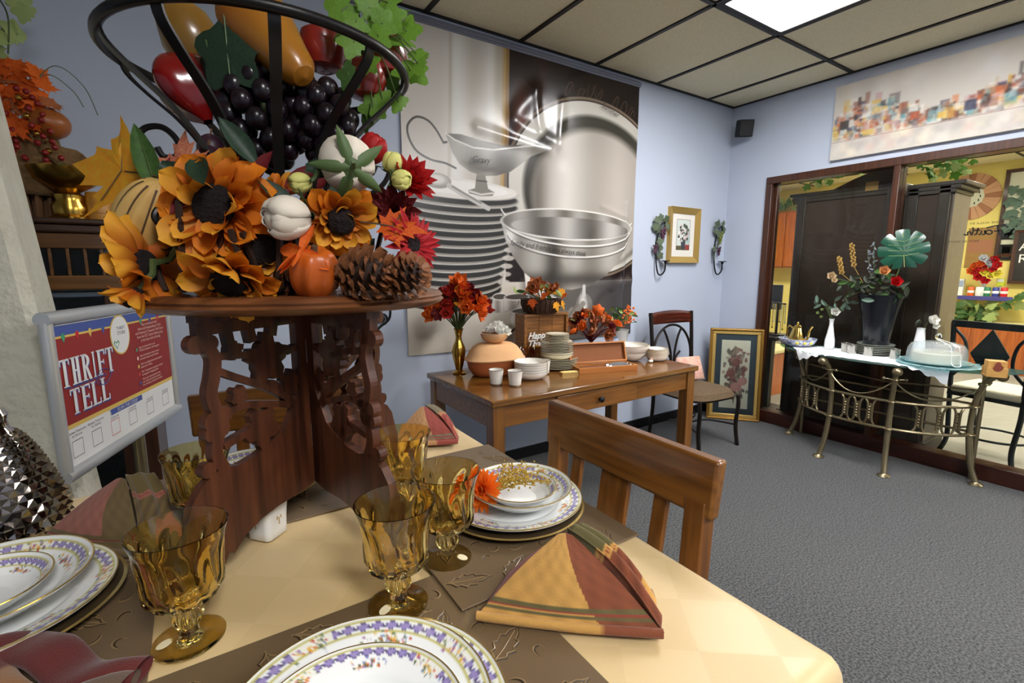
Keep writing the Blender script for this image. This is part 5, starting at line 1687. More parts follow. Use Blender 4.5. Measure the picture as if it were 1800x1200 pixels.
MB().lathe([(0, 0), (0.04, 0), (0.05, 0.12), (0.045, 0.12), (0.036, 0.01), (0, 0.01)], 20).build('holder', 'can_white', t)
for k in range(16):
    a = k * 2.4
    r = 0.15 * math.sqrt((k + 0.5) / 16)
    p = Vector((-0.05, r * math.cos(a), 0.36 + r * math.sin(a)))
    MB().tube([(0, 0, 0.1), p], 0.003, 4).build('stick', 'can_white', t)
    put('wrapper', with_mat(BLOOM, ['rose_red', 'wrapper_silver', 'lemon', 'can_orange', 'rose_red'][k % 5]), t, p, rand_face((-1, -0.3, 0.2), 0.5), scale=(0.06,) * 3)
vine('leafy plant below the snack shelf', [(8.45, 2.05, 0.70), (8.42, 1.9, 0.74), (8.42, 1.75, 0.72), (8.45, 1.55, 0.86)], 46, 0.075, 'leaf_green', 0.12, seed=8, name='shelf_plant', cat='plant')
t = thing('sideboard', 'low brown cabinet along the yellow wall', 'cabinet', (8.50, 2.0, 0))
MB().bx(-0.25, 0.24, -1.2, 0.9, 0.0, 0.58).build('carcass', 'cabinet_cherry', t, bevel=0.004)
for k in range(4):
    MB().bx(-0.27, -0.252, -1.17 + 0.52 * k, -0.69 + 0.52 * k, 0.04, 0.55).build('door', 'cabinet_cherry', t, bevel=0.004)
MB().bx(-0.28, 0.24, -1.22, 0.92, 0.58, 0.61).build('worktop', 'counter_stone', t, bevel=0.004)
t = thing('wall_sign', 'tan painted board sign on the yellow wall under the clock', 'sign', (XN, 2.0, 1.30), -PI / 2)
MB().bx(-0.14, 0.14, -0.015, 0, 0, 0.52).build('board', 'paper_tan', t, bevel=0.003)
MB().bx(-0.12, 0.12, -0.018, -0.015, 0.2, 0.36).build('painted_panel', 'slat_brown', t, smooth=False)

# counter with laptop-like screen and jewellery stand
t = thing('pay_counter', 'pale topped counter behind the glass near the corner', 'counter', (4.92, 3.15, 0))
MB().bx(-0.35, 0.35, -0.62, 0.8, 0, 0.44).build('body', 'cabinet_cherry', t, bevel=0.004)
MB().bx(-0.38, 0.38, -0.65, 0.83, 0.44, 0.47).build('worktop', 'counter_stone', t, bevel=0.004)
t = thing('monitor', 'dark monitor on a stand seen from behind the glass', 'monitor', (4.70, 2.62, 0.47), math.radians(-70))
MB().bx(-0.17, 0.17, -0.015, 0.015, 0.42, 0.66).build('screen', 'laptop_black', t, bevel=0.004)
MB().bx(-0.06, 0.06, -0.022, -0.0155, 0.47, 0.54).build('label_plate', 'paper_white', t, smooth=False)
MB().bx(-0.02, 0.02, 0.016, 0.04, 0.01, 0.55).bx(-0.10, 0.10, -0.06, 0.10, 0.0, 0.012).build('stand', 'laptop_black', t, bevel=0.003)
t = thing('display_table', 'small black pedestal table behind the teapot', 'table', (4.36, 2.33, 0))
MB().bx(-0.18, 0.18, -0.14, 0.14, 0.66, 0.69).build('top', 'black_rubber', t, bevel=0.004)
MB().bx(-0.03, 0.03, -0.03, 0.03, 0.02, 0.66).build('post', 'black_rubber', t)
MB().bx(-0.14, 0.14, -0.12, 0.12, 0, 0.02).build('base', 'black_rubber', t, bevel=0.003)
t = thing('necklace_rack', 'black rack hung with gold and silver chains behind the glass', 'jewellery stand', (4.33, 2.27, 0.691), math.radians(60))
MB().tube([(0, 0, 0), (0, 0, 0.30)], 0.010, 8).tube([(-0.10, 0, 0.29), (0.10, 0, 0.29)], 0.007, 8).bx(-0.06, 0.06, -0.04, 0.04, 0, 0.012).build('rack', 'black_rubber', t)
for k in range(8):
    x = -0.09 + 0.0257 * k
    L_ = 0.16 + 0.06 * ((k * 7) % 3)
    MB().tube([(x, -0.012, 0.29), (x + 0.004, -0.014, 0.29 - L_), (x + 0.010, -0.014, 0.285)], 0.0028, 5).ball((x + 0.004, -0.016, 0.285 - L_), 0.009, 7, 5).build('chain', 'brass_bright' if k % 2 else 'pearl', t)

# bar chair behind the glass
t = thing('bar_chair', 'black iron bar chair with cream seat behind the glass', 'chair', (4.46, 0.825, 0), math.radians(-100))
for s_ in (-1, 1):
    MB().tube(bez([(s_ * 0.16, 0.16, 0.43), (s_ * 0.19, 0.19, 0.28), (s_ * 0.17, 0.18, 0.12), (s_ * 0.20, 0.21, 0.0)], 6), 0.014, 8).build('leg', 'stool_iron', t)
    MB().tube(bez([(s_ * 0.20, -0.21, 0.0), (s_ * 0.17, -0.18, 0.12), (s_ * 0.185, -0.17, 0.35), (s_ * 0.19, -0.19, 0.6), (s_ * 0.20, -0.215, 0.93)], 6), 0.015, 8).build('leg', 'stool_iron', t)
MB().tube([(0.185 * math.cos(a), 0.185 * math.sin(a), 0.16) for a in np.linspace(0, 2 * PI, 30, endpoint=False)], 0.008, 8, closed=True).build('foot_ring', 'stool_iron', t)
MB().box((0, 0, 0.435), (0.40, 0.38, 0.02)).build('seat_frame', 'stool_iron', t, bevel=0.004)
MB().box((0, 0, 0.475), (0.40, 0.38, 0.055)).build('seat_cushion', 'seat_cream', t, bevel=0.02, seg=3)
MB().box((0, -0.21, 0.92), (0.42, 0.025, 0.045)).build('top_rail', 'stool_iron', t, bevel=0.004)
MB().prism([(0, -0.17), (0.10, 0), (0, 0.17), (-0.10, 0)], -0.006, 0.006, M=Matrix.Translation((0, -0.195, 0.73)) @ Matrix.Rotation(PI / 2, 4, 'X')).build('back_diamond', 'stool_iron', t, bevel=0.002)
for s_ in (-1, 1):
    MB().tube(bez([(s_ * 0.19, -0.205, 0.88), (s_ * 0.13, -0.2, 0.80), (s_ * 0.12, -0.195, 0.66), (s_ * 0.185, -0.185, 0.56)], 6), 0.010, 8).build('back_bow', 'stool_iron', t)

# lettering on the glass, read from the other side
mat('decal_black', (14, 14, 16), 0.5)
t = thing('glass_decal', 'black script word lettered on the glass, seen reversed', 'lettering', (XR + 0.034, 0.91, 1.50), -PI / 2)


def stroke(pts, w=0.0078):
    return MB().strap(bez([(x, 0, z) for x, z in pts], 6), (0, 0, 1) if False else (lambda i: (0.6, 0, 0.8)), w, 0.0008)


K = 0.21
for nm, pts in (('letter_f', [(0.50, 0.10), (0.42, 0.16), (0.25, 0.17), (0.05, 0.12)]), ('letter_f', [(0.28, 0.17), (0.30, 0.05), (0.36, -0.08), (0.46, -0.15), (0.50, -0.10)]), ('letter_f', [(0.36, 0.03), (0.22, 0.02)]),
                ('letter_a', [(0.05, 0.02), (0.12, 0.06), (0.19, 0.0), (0.14, -0.06), (0.06, -0.02), (0.03, 0.05), (0.04, -0.04), (-0.02, -0.06)]),
                ('letter_i', [(-0.04, 0.05), (-0.05, -0.04), (-0.10, -0.05)]), ('letter_i', [(-0.035, 0.10), (-0.04, 0.11)]),
                ('letter_t', [(-0.12, 0.14), (-0.14, -0.03), (-0.19, -0.05)]), ('letter_t', [(-0.07, 0.07), (-0.20, 0.07)]),
                ('letter_h', [(-0.24, 0.16), (-0.22, 0.08), (-0.24, -0.06), (-0.28, 0.03), (-0.33, 0.03), (-0.34, -0.05), (-0.42, -0.03)])):
    stroke([(x * K, z * K) for x, z in pts]).build(nm, 'decal_black', t, loc=(0, 0, 0))
for body, x, z in (('FOR WE WALK BY', 0.02, 0.055), ('NOT BY SIGHT', -0.085, -0.05)):
    me = text_mesh(body, 0.017, wide=-1.25)
    me.materials.clear()
    me.materials.append(MATS['decal_black'])
    put('lettering', me, t, (x, -0.0005, z), rx90)

# ---------------------------------------------------------------- left background: stucco pillar, hutch, sign, things on the hutch
mat('stucco', (206, 204, 188), 0.95, bump=(34, 1.0, 0.012), vary=(12, (190, 186, 168), 0.3))
wood('hutch_dark', (64, 38, 22), (44, 25, 14), 0.4, 'X')
wood('hutch_gold', (112, 74, 34), (84, 54, 24), 0.35, 'X')
wood('hutch_post', (76, 42, 22), (52, 28, 14), 0.4, 'Z')
mat('hutch_inside', (176, 178, 182), 0.7)  # interior paled to stand in for grey reflections in the panes
thin_glass('bevel_glass', (232, 238, 242), 0.03, 1.6)
mat('sign_metal', (196, 198, 196), 0.32, metal=0.55)
mat('sign_red', (142, 38, 34), 0.5)
mat('sign_blue', (66, 84, 150), 0.5)
mat('sign_gold', (214, 182, 92), 0.5)
mat('sign_white', (222, 222, 220), 0.5)
mat('sign_ink', (70, 70, 78), 0.6)
mat('sign_pale', (226, 196, 180), 0.6)
mat('sign_green', (64, 150, 110), 0.5)
mat('burlap', (128, 98, 62), 1.0, vary=(90, (104, 78, 48), 0.25), bump=(220, 0.8, 0.003))
mat('twig', (112, 78, 50), 0.8)
mat('berry_red', (128, 30, 26), 0.25)
mat('gourd_brown', (150, 84, 34), 0.35)
mat('jar_wood', (182, 126, 44), 0.25, coat=0.5)
milky('aqua_ware', (176, 196, 192), 0.6)

b = MB()
z0, z1 = 0.0, 1.75
fr = lambda z: -0.307 + (1.184 - z) * 0.085
# battered (leaning) face towards the room
nn = 12
vs, fs = [], []
for i in range(nn + 1):
    z = lerp(z0, z1, i / nn)
    xr = fr(z)
    for (x, y) in ((xr - 0.40, 1.50), (xr - 0.02, 1.50), (xr, 1.515), (xr, 1.68), (xr - 0.40, 1.68)):
        vs.append((x, y, z))
for i in range(nn):
    for k in range(5):
        fs.append((i * 5 + k, i * 5 + (k + 1) % 5, (i + 1) * 5 + (k + 1) % 5, (i + 1) * 5 + k))
fs.append((4, 3, 2, 1, 0))
fs.append(tuple(nn * 5 + k for k in range(5)))
t = thing('stucco_pillar', 'rough white stucco pillar standing at the edge of the picture', 'pillar', (-0.5, 1.6, 0))
MB().add([(x + 0.5, y - 1.6, z) for x, y, z in vs], fs).build('shaft', 'stucco', t, smooth=False)
MB().bx(-0.26, 0.36, -0.14, 0.12, -0.0, 0.10).build('footing', 'stucco', t, bevel=0.01)

# hutch with bevelled glass
HX0, HX1, HY0, HY1, HZ = -1.15, -0.18, 2.13, 2.57, 1.445
t = thing('glass_hutch', 'dark wooden hutch with small glass panes, standing behind the sign', 'hutch', ((HX0 + HX1) / 2, (HY0 + HY1) / 2, 0))
hx, hy = (HX1 - HX0) / 2, (HY1 - HY0) / 2
MB().bx(-hx - 0.03, hx + 0.03, -hy - 0.03, hy, HZ - 0.018, HZ).build('cornice', 'hutch_dark', t, bevel=0.006)
MB().bx(-hx - 0.015, hx + 0.015, -hy - 0.015, hy, HZ - 0.045, HZ - 0.018).build('cornice', 'hutch_dark', t, bevel=0.006)
MB().bx(-hx, hx, -hy, -hy + 0.025, HZ - 0.095, HZ - 0.045).build('frieze', 'hutch_gold', t, bevel=0.003)
MB().bx(-hx, hx, hy - 0.02, hy, 0.05, HZ - 0.045).build('back_panel', 'hutch_inside', t, smooth=False)
for s_ in (-1, 1):
    MB().bx(s_ * hx - 0.02, s_ * hx + 0.02, -hy, hy - 0.02, 0.05, HZ - 0.045).build('side_panel', 'hutch_post', t, bevel=0.003)
MB().bx(-hx + 0.02, hx - 0.02, -hy, -hy + 0.03, 1.215, 1.262).build('rail', 'hutch_gold', t, bevel=0.004)
MB().bx(hx - 0.085, hx - 0.02, -hy, -hy + 0.03, 0.05, 1.215).build('stile', 'hutch_post', t, bevel=0.004)
MB().bx(-hx + 0.02, hx - 0.02, -hy, hy - 0.02, 0.05, 0.12).build('plinth', 'hutch_post', t, bevel=0.004)
for z in (0.50, 0.86, 1.205):
    MB().bx(-hx + 0.02, hx - 0.02, -hy + 0.03, hy - 0.02, z - 0.015, z).build('shelf', 'hutch_inside', t, smooth=False)
mx_ = [-0.386 + 0.0437 * k - (HX0 + HX1) / 2 for k in range(-16, 5)]
mx_ = [x for x in mx_ if -hx + 0.03 < x < hx - 0.03]
for x in mx_:
    MB().bx(x - 0.004, x + 0.004, -hy + 0.004, -hy + 0.022, 1.262, HZ - 0.095).build('glazing_bar', 'hutch_gold', t, bevel=0.001)
for xa, xb in zip(mx_[:-1], mx_[1:]):
    MB().bx(xa + 0.004, xb - 0.004, -hy + 0.010, -hy + 0.016, 1.262, HZ - 0.095).build('pane', 'bevel_glass', t, bevel=0.002)
MB().bx(-hx + 0.02, hx - 0.085, -hy + 0.010, -hy + 0.015, 0.12, 1.215).build('pane', 'bevel_glass', t, smooth=False)
for k in range(7):
    c = thing('glass_dish', ['aqua pressed glass dish inside the hutch, nearest the dark post', 'aqua glass dish inside the hutch beside the first', 'aqua glass goblet-like dish in the hutch middle', 'low aqua bowl on the hutch shelf', 'aqua footed bowl on the hutch shelf, far side', 'aqua bowl on the upper hutch shelf, near the post', 'aqua bowl on the upper hutch shelf, far side'][k], 'dish', (-0.30 - 0.10 * (k % 5), 2.33 + 0.03 * (k % 2), 0.5005 if k < 5 else 0.8605), 0, 'glassware in the hutch')
    MB().lathe([(0, 0), (0.03, 0), (0.012, 0.012), (0.012, 0.05), (0.045, 0.08), (0.05, 0.12), (0.044, 0.12), (0.04, 0.085), (0, 0.06)], 24).build('dish_body', 'aqua_ware', c)

# poster sign in a rolled metal frame
SA = math.radians(19.5)
sd = Vector((math.sin(SA), math.cos(SA), 0))
t = thing('poster_sign', 'red framed poster sign on a stand, lettered for thrift stories', 'sign', (-0.281, 1.40, 0.0), math.pi / 2 - SA)
SW, SZ0, SZ1 = 0.585, 0.806, 1.188
for nm, p0, p1, r in (('frame_rail', (0, 0, SZ0 + 0.012), (SW, 0, SZ0 + 0.012), 0.016), ('frame_rail', (0, 0, SZ1 - 0.012), (SW, 0, SZ1 - 0.012), 0.016), ('frame_rail', (0.010, 0, SZ0 + 0.02), (0.010, 0, SZ1 - 0.02), 0.013), ('frame_rail', (SW - 0.010, 0, SZ0 + 0.02), (SW - 0.010, 0, SZ1 - 0.02), 0.013)):
    MB().tube([p0, p1], r, 14).build(nm, 'sign_metal', t)
MB().bx(0.01, SW - 0.01, 0.0, 0.008, SZ0 + 0.01, SZ1 - 0.01).build('backing', 'sign_white', t, smooth=False)
ps = MB().bx(0.022, SW - 0.022, -0.002, 0.0, SZ0 + 0.026, SZ1 - 0.026).build('poster', 'sign_white', t, smooth=False)
PH0, PH1, PW0, PW1 = SZ0 + 0.026, SZ1 - 0.026, 0.022, SW - 0.022


def flat(name, pts, m, y=-0.003):
    """Flat printed shape on the poster."""
    n = len(pts)
    return MB().add([(x, y, z) for x, z in pts], [tuple(range(n))]).build(name, m, ps, smooth=False)


zr = PH0 + 0.097
flat('red_field', [(PW0, zr), (PW1, zr), (PW1, PH1 - 0.028), (PW0, PH1 - 0.028)], 'sign_red')
flat('blue_band', [(PW0, PH1 - 0.028), (PW1, PH1 - 0.028), (PW1, PH1 - 0.004), (PW0, PH1 - 0.004)], 'sign_blue')
flat('gold_line', [(PW0, zr - 0.008), (PW1, zr - 0.008), (PW1, zr + 0.002), (PW0, zr + 0.002)], 'sign_gold', -0.0034)
flat('gold_line', [(PW0, PH1 - 0.032), (PW1, PH1 - 0.032), (PW1, PH1 - 0.027), (PW0, PH1 - 0.027)], 'sign_gold', -0.0034)
for k, (x, m) in enumerate(((0.055, 'sign_green'), (0.105, 'can_red'), (0.155, 'sign_gold'), (0.21, 'sign_blue'), (0.40, 'sign_green'), (0.455, 'sign_blue'), (0.505, 'can_red'))):
    flat('light_bulb', [(x - 0.007, PH1 - 0.030), (x, PH1 - 0.044), (x + 0.007, PH1 - 0.030), (x + 0.004, PH1 - 0.022), (x - 0.004, PH1 - 0.022)], m, -0.0038)
flat('badge', [(0.285 + 0.048 * math.cos(a), PH1 - 0.055 + 0.054 * math.sin(a)) for a in np.linspace(0, 2 * PI, 32, endpoint=False)], 'sign_gold', -0.0038)
flat('badge', [(0.285 + 0.044 * math.cos(a), PH1 - 0.055 + 0.050 * math.sin(a)) for a in np.linspace(0, 2 * PI, 32, endpoint=False)], 'sign_white', -0.0042)
flat('badge_heart', [(0.262, PH1 - 0.092), (0.248, PH1 - 0.075), (0.253, PH1 - 0.068), (0.262, PH1 - 0.073), (0.271, PH1 - 0.068), (0.276, PH1 - 0.075)], 'sign_green', -0.0046)
flat('badge_heart', [(0.262, PH1 - 0.088), (0.252, PH1 - 0.076), (0.2555, PH1 - 0.072), (0.262, PH1 - 0.077), (0.2685, PH1 - 0.072), (0.272, PH1 - 0.076)], 'sign_white', -0.0049)


def serif(ch, x, z, w, h, m, y):
    """Condensed slab-serif capital from flat strokes."""
    sw = w * 0.30
    s2 = h * 0.045
    R = []
    foot = lambda cx_, zz: R.append((cx_ - sw * 0.95, cx_ + sw * 0.95, zz, zz + s2))
    L_, C_, Rr = x + sw * 0.9, x + w / 2, x + w - sw * 0.9
    if ch == 'T':
        R += [(C_ - sw / 2, C_ + sw / 2, z, z + h), (x, x + w, z + h * 0.93, z + h), (x, x + sw * 0.4, z + h * 0.78, z + h), (x + w - sw * 0.4, x + w, z + h * 0.78, z + h)]
        foot(C_, z)
    if ch == 'H':
        R += [(L_ - sw / 2, L_ + sw / 2, z, z + h), (Rr - sw / 2, Rr + sw / 2, z, z + h), (L_, Rr, z + h * 0.47, z + h * 0.53)]
        for c in (L_, Rr):
            foot(c, z)
            foot(c, z + h - s2)
    if ch == 'I':
        R += [(C_ - sw / 2, C_ + sw / 2, z, z + h)]
        foot(C_, z)
        foot(C_, z + h - s2)
    if ch in 'FEL':
        R += [(L_ - sw / 2, L_ + sw / 2, z, z + h)]
        foot(L_, z)
        foot(L_, z + h - s2)
        if ch in 'FE':
            R += [(L_, x + w, z + h * 0.93, z + h), (x + w - sw * 0.4, x + w, z + h * 0.78, z + h), (L_, x + w * 0.82, z + h * 0.48, z + h * 0.54), (x + w * 0.74, x + w * 0.84, z + h * 0.42, z + h * 0.60)]
        if ch in 'EL':
            R += [(L_, x + w, z, z + h * 0.07), (x + w - sw * 0.4, x + w, z, z + h * 0.24)]
    mb = MB()
    for a, b_, c, d in R:
        mb.add([(a, y, c), (b_, y, c), (b_, y, d), (a, y, d)], [(0, 1, 2, 3)])
    if ch == 'R':
        mb.add([(L_ - sw / 2, y, z), (L_ + sw / 2, y, z), (L_ + sw / 2, y, z + h), (L_ - sw / 2, y, z + h)], [(0, 1, 2, 3)])
        for zz in (z, z + h - s2):
            mb.add([(L_ - sw * 0.95, y, zz), (L_ + sw * 0.95, y, zz), (L_ + sw * 0.95, y, zz + s2), (L_ - sw * 0.95, y, zz + s2)], [(0, 1, 2, 3)])
        n = 10
        cx_, cz_, rx_, rz_ = L_ + sw * 0.3, z + h * 0.74, w * 0.58, h * 0.26
        for k in range(n):
            a0, a1 = PI / 2 - PI * k / n, PI / 2 - PI * (k + 1) / n
            mb.add([(cx_ + rx_ * math.cos(a0), y, cz_ + rz_ * math.sin(a0)), (cx_ + rx_ * math.cos(a1), y, cz_ + rz_ * math.sin(a1)), (cx_ + rx_ * 0.42 * math.cos(a1), y, cz_ + rz_ * 0.78 * math.sin(a1)), (cx_ + rx_ * 0.42 * math.cos(a0), y, cz_ + rz_ * 0.78 * math.sin(a0))], [(0, 1, 2, 3)])
        mb.add([(cx_ + w * 0.05, y, z + h * 0.50), (cx_ + w * 0.30, y, z + h * 0.50), (x + w * 1.05, y, z), (x + w * 0.72, y, z)], [(0, 1, 2, 3)])
    mb.build('letter_' + ch.lower(), m, ps, smooth=False)


def word(s, x0, x1, z, h):
    n = len(s)
    ws = [0.62 if c == 'I' else 1.0 for c in s]
    u = (x1 - x0) / sum(ws)
    x = x0
    for c, w_ in zip(s, ws):
        serif(c, x + 0.003 + 0.003, z - 0.004, u * w_ * 0.97 - 0.003, h, 'sign_blue', -0.0040)
        serif(c, x + 0.003, z, u * w_ * 0.97 - 0.003, h, 'sign_white', -0.0046)
        x += u * w_


word('THRIFT', 0.024, 0.240, 1.018, 0.064)
word('TELL', 0.046, 0.205, 0.950, 0.060)
stk = MB()
stk.tube([(0.185 + 0.030 * math.cos(a) * (1 + 0.15 * math.sin(2 * a)), -0.0052, 1.012 + 0.020 * math.sin(a)) for a in np.linspace(0.3, 6.6, 40)], 0.0009, 4)
stk.tube([(0.05, -0.0052, 1.014), (0.20, -0.0052, 1.015)], 0.0008, 4)
stk.tube([(0.18 + 0.014 * math.cos(a), -0.0052, 1.008 + 0.015 * math.sin(a)) for a in np.linspace(0.3, 5.5, 24)], 0.0008, 4)
stk.build('ampersand_script', 'sign_blue', ps)
TX = -0.0046
for body, x, z, s, m, al in (('Stay connected with\nAdvanced Independence Thrift\nand Outreach Treasures Thrift Store\nfrom the OC Center before going\nin the loop with us Saving', 0.448, 1.098, 0.0115, 'sign_pale', 'CENTER'),
                             ('Stay connected with us on\nTikTok, Facebook, and Instagram', 0.372, 1.052, 0.0092, 'sign_pale', 'LEFT'),
                             ('Get connected to other stories\nand new treasures and friends', 0.372, 1.027, 0.0092, 'sign_pale', 'LEFT'),
                             ('Share our department event stories\nabout our Charity', 0.372, 1.003, 0.0092, 'sign_pale', 'LEFT'),
                             ('Our Treasures to treasures around\nturning your shopping finds', 0.372, 0.980, 0.0092, 'sign_pale', 'LEFT'),
                             ('Thank you with exclusive invites\nyour story and discount options\nare coming up, thank you so much', 0.372, 0.954, 0.0086, 'sign_pale', 'LEFT'),
                             ('THRIFT\nSTORE', 0.290, 1.118, 0.013, 'sign_ink', 'CENTER')):
    text_part('small_print', body, m, ps, (x, TX, z), rx90, s, align=al)
for z, m in ((1.052, 'sign_green'), (1.027, 'sign_pale'), (1.003, 'sign_gold'), (0.980, 'can_red'), (0.954, 'sign_blue')):
    flat('icon', [(0.360 + 0.005 * math.cos(a), z + 0.006 * math.sin(a)) for a in np.linspace(0, 2 * PI, 12, endpoint=False)], m, TX)
flat('scan_strip', [(0.20, zr - 0.024), (0.36, zr - 0.024), (0.36, zr - 0.009), (0.20, zr - 0.009)], 'sign_blue', -0.0036)
text_part('small_print', 'SCAN THE CODE!', 'sign_white', ps, (0.28, TX, zr - 0.0165), rx90, 0.013)
for k, x in enumerate((0.055, 0.130, 0.212, 0.300, 0.400, 0.500)):
    text_part('small_print', 'SCAN ME' if k > 1 else 'Review Treasures\nfor Stories', 'sign_ink', ps, (x, TX, zr - 0.032 if k > 1 else zr - 0.022), rx90, 0.009)
    for a, b_, c, d in ((-0.020, 0.020, -0.078, -0.0765), (-0.020, 0.020, -0.0395, -0.038), (-0.020, -0.0187, -0.0765, -0.0395), (0.0187, 0.020, -0.0765, -0.0395)):
        flat('code_frame', [(x + a, zr + c), (x + b_, zr + c), (x + b_, zr + d), (x + a, zr + d)], 'can_red' if k == 2 else 'sign_ink', -0.0036)
MB().tube([(SW * 0.62, 0.02, 0.0), (SW * 0.62, 0.02, SZ1 - 0.03)], 0.016, 12).build('stand_pole', 'antique_brass', t)
MB().lathe([(0, 0), (0.16, 0), (0.16, 0.012), (0.02, 0.02), (0.016, 0.03)], 28, (SW * 0.62, 0.02, 0)).build('stand_base', 'sign_metal', t)
MB().box((SW * 0.62, 0.012, 1.0), (0.06, 0.012, 0.2)).build('stand_bracket', 'sign_metal', t)

# things on top of the hutch
t = thing('twig_bundle', 'burlap wrapped twig bundle with berries and orange leaves on the hutch', 'flower arrangement', (-0.432, 2.30, HZ))
tw = MB().tube([(0, 0, 0), (0.004, 0, 0.10), (0.0, 0, 0.20)], 0.0055, 6).mesh('twig')
tw.materials.append(MATS['twig'])
for k in range(24):
    a = k * 2.4
    r = 0.062 * math.sqrt((k + 0.5) / 24)
    put('twig', tw, t, (r * math.cos(a), r * math.sin(a), 0), (random.uniform(-.05, .05), random.uniform(-.05, .05), a))
MB().grid(lambda u, v: (lambda a, r: (r * math.cos(a), r * math.sin(a), 0.08 + 0.20 * v))(2 * PI * u, (0.074 + 0.02 * math.sin(PI * v * 1.2) + 0.006 * math.sin(9 * 2 * PI * u) * (0.4 + v)) * (1 + 0.5 * max(0, v - 0.75))), 60, 10, cu=True).build('burlap_wrap', 'burlap', t, solid=0.003)
MB().grid(lambda u, v: (0.02 + 0.14 * u, -0.07 - 0.012 * math.sin(6 * u), 0.24 - 0.04 * u + (v - 0.5) * 0.07 * math.sin(PI * (0.15 + 0.8 * u)) + 0.01 * math.sin(9 * u)), 10, 4).build('burlap_bow', 'burlap', t, solid=0.003)
MB().ball((0.065, -0.05, 0.315), (0.062, 0.055, 0.05), 18, 12).build('gourd', 'gourd_brown', t)
for k in range(40):
    a = k * 2.4
    r = 0.125 * math.sqrt((k + 0.5) / 40)
    p = Vector((-0.01 + 0.85 * r * math.cos(a), -0.07 + 0.3 * r * math.sin(a), 0.385 + 0.95 * r * math.sin(a * 1.0)))
    put('leaf', with_mat(ML, ['leaf_orange', 'petal_orange', 'petal_rust', 'leaf_orange'][k % 4]), t, p, rand_face((0.2, -1, 0.3), 0.5), scale=(random.uniform(0.045, 0.07),) * 3)
for k in range(44):
    a = k * 2.4
    u = (k % 22) / 22
    side = -0.06 if k < 22 else 0.03
    MB().ball((0, 0, 0), 0.0095, 8, 6).build('berry', 'berry_red' if k % 5 else 'brass', t, loc=(side + 0.022 * math.cos(a) + 0.05 * u, -0.105 + 0.012 * math.sin(a), 0.40 - 0.22 * u))
MB().tube(bez([(0.02, -0.04, 0.40), (0.10, -0.05, 0.50), (0.17, -0.06, 0.45), (0.20, -0.06, 0.36)], 8), 0.0014, 5).build('grass_blade', 'leaf_dusty', t)
MB().tube(bez([(0.02, -0.04, 0.40), (0.08, -0.05, 0.47), (0.14, -0.06, 0.43), (0.165, -0.06, 0.38)], 8), 0.0014, 5).build('grass_blade', 'leaf_dusty', t)
t = thing('brass_pot', 'round brass pot with a crumpled gold bowl above, on the hutch', 'pot', (-0.335, 2.24, HZ))
MB().lathe([(0, 0), (0.052, 0), (0.055, 0.012), (0.048, 0.02), (0.052, 0.045), (0.042, 0.065), (0.045, 0.085), (0.03, 0.095), (0.085, 0.13), (0.10, 0.17), (0.092, 0.17), (0.07, 0.13), (0, 0.11)], 32).build('pot_body', 'brass', t)
for k in range(9):
    a = k * 2.4
    put('leaf', with_mat(OVAL, ['leaf_dark', 'petal_rust', 'leaf_green'][k % 3]), t, (0.05 * math.cos(a), 0.05 * math.sin(a), 0.18), rand_face((math.cos(a), math.sin(a) - 0.3, 0.8), 0.3), scale=(0.06,) * 3)
for k, (x, r, h, lb) in enumerate(((-0.258, 0.036, 0.10, 'glossy turned wood canister on the hutch, the larger'), (-0.206, 0.022, 0.06, 'small turned wood canister at the hutch end'))):
    c = thing('wood_canister', lb, 'canister', (x, 2.24, HZ), 0, 'wood canisters on the hutch')
    MB().lathe([(0, 0), (r, 0), (r * 1.02, 0.004), (r * 1.02, h * 0.28), (r * 0.98, h * 0.29)], 28).build('base', 'jar_wood', c)
    MB().lathe([(r * 0.98, h * 0.295), (r * 1.02, h * 0.30), (r * 1.02, h * 0.94), (r * 0.95, h), (0, h)], 28).build('lid', 'jar_wood', c)
t = thing('lace_basket', 'small grey openwork dish with foliage behind the wood canister', 'dish', (-0.235, 2.36, HZ))
MB().lathe(bowl_prof(0.05, 0.05, 0.6), 28).build('dish_body', 'plate_grey', t)
for k in range(12):
    a = k * 2.4
    put('leaf', with_mat(ML if k % 2 else OVAL, ['leaf_dark', 'leaf_orange', 'leaf_green'][k % 3]), t, (0.05 * math.cos(a), 0.05 * math.sin(a), 0.07 + 0.02 * (k % 3)), rand_face((math.cos(a), math.sin(a) - 0.5, 0.8), 0.3), scale=(0.045,) * 3)
vine('pale green ivy strand hanging from above the hutch', [(-0.52, 2.40, 2.30), (-0.47, 2.36, 2.18), (-0.44, 2.33, 2.10), (-0.45, 2.32, 1.98)], 16, 0.042, 'leaf_pale', 0.05, (0.3, -1, 0.1), seed=9)

# ---------------------------------------------------------------- dining table, cloth, mats, chairs
DX0, DX1, DY0, DY1 = -0.42, 0.585, 0.205, 1.205
DCX, DCY = (DX0 + DX1) / 2, (DY0 + DY1) / 2
wood('chair_honey', (142, 92, 36), (100, 60, 20), 0.3, 'X', coat=0.35)
wood('chair_honey_v', (134, 84, 32), (96, 56, 18), 0.3, 'Z', coat=0.3)
m = mat('damask', (220, 194, 144), 0.42, vary=(3.5, (212, 185, 134), 0.3), bump=(5, 0.25, 0.02), sheen=0.2)
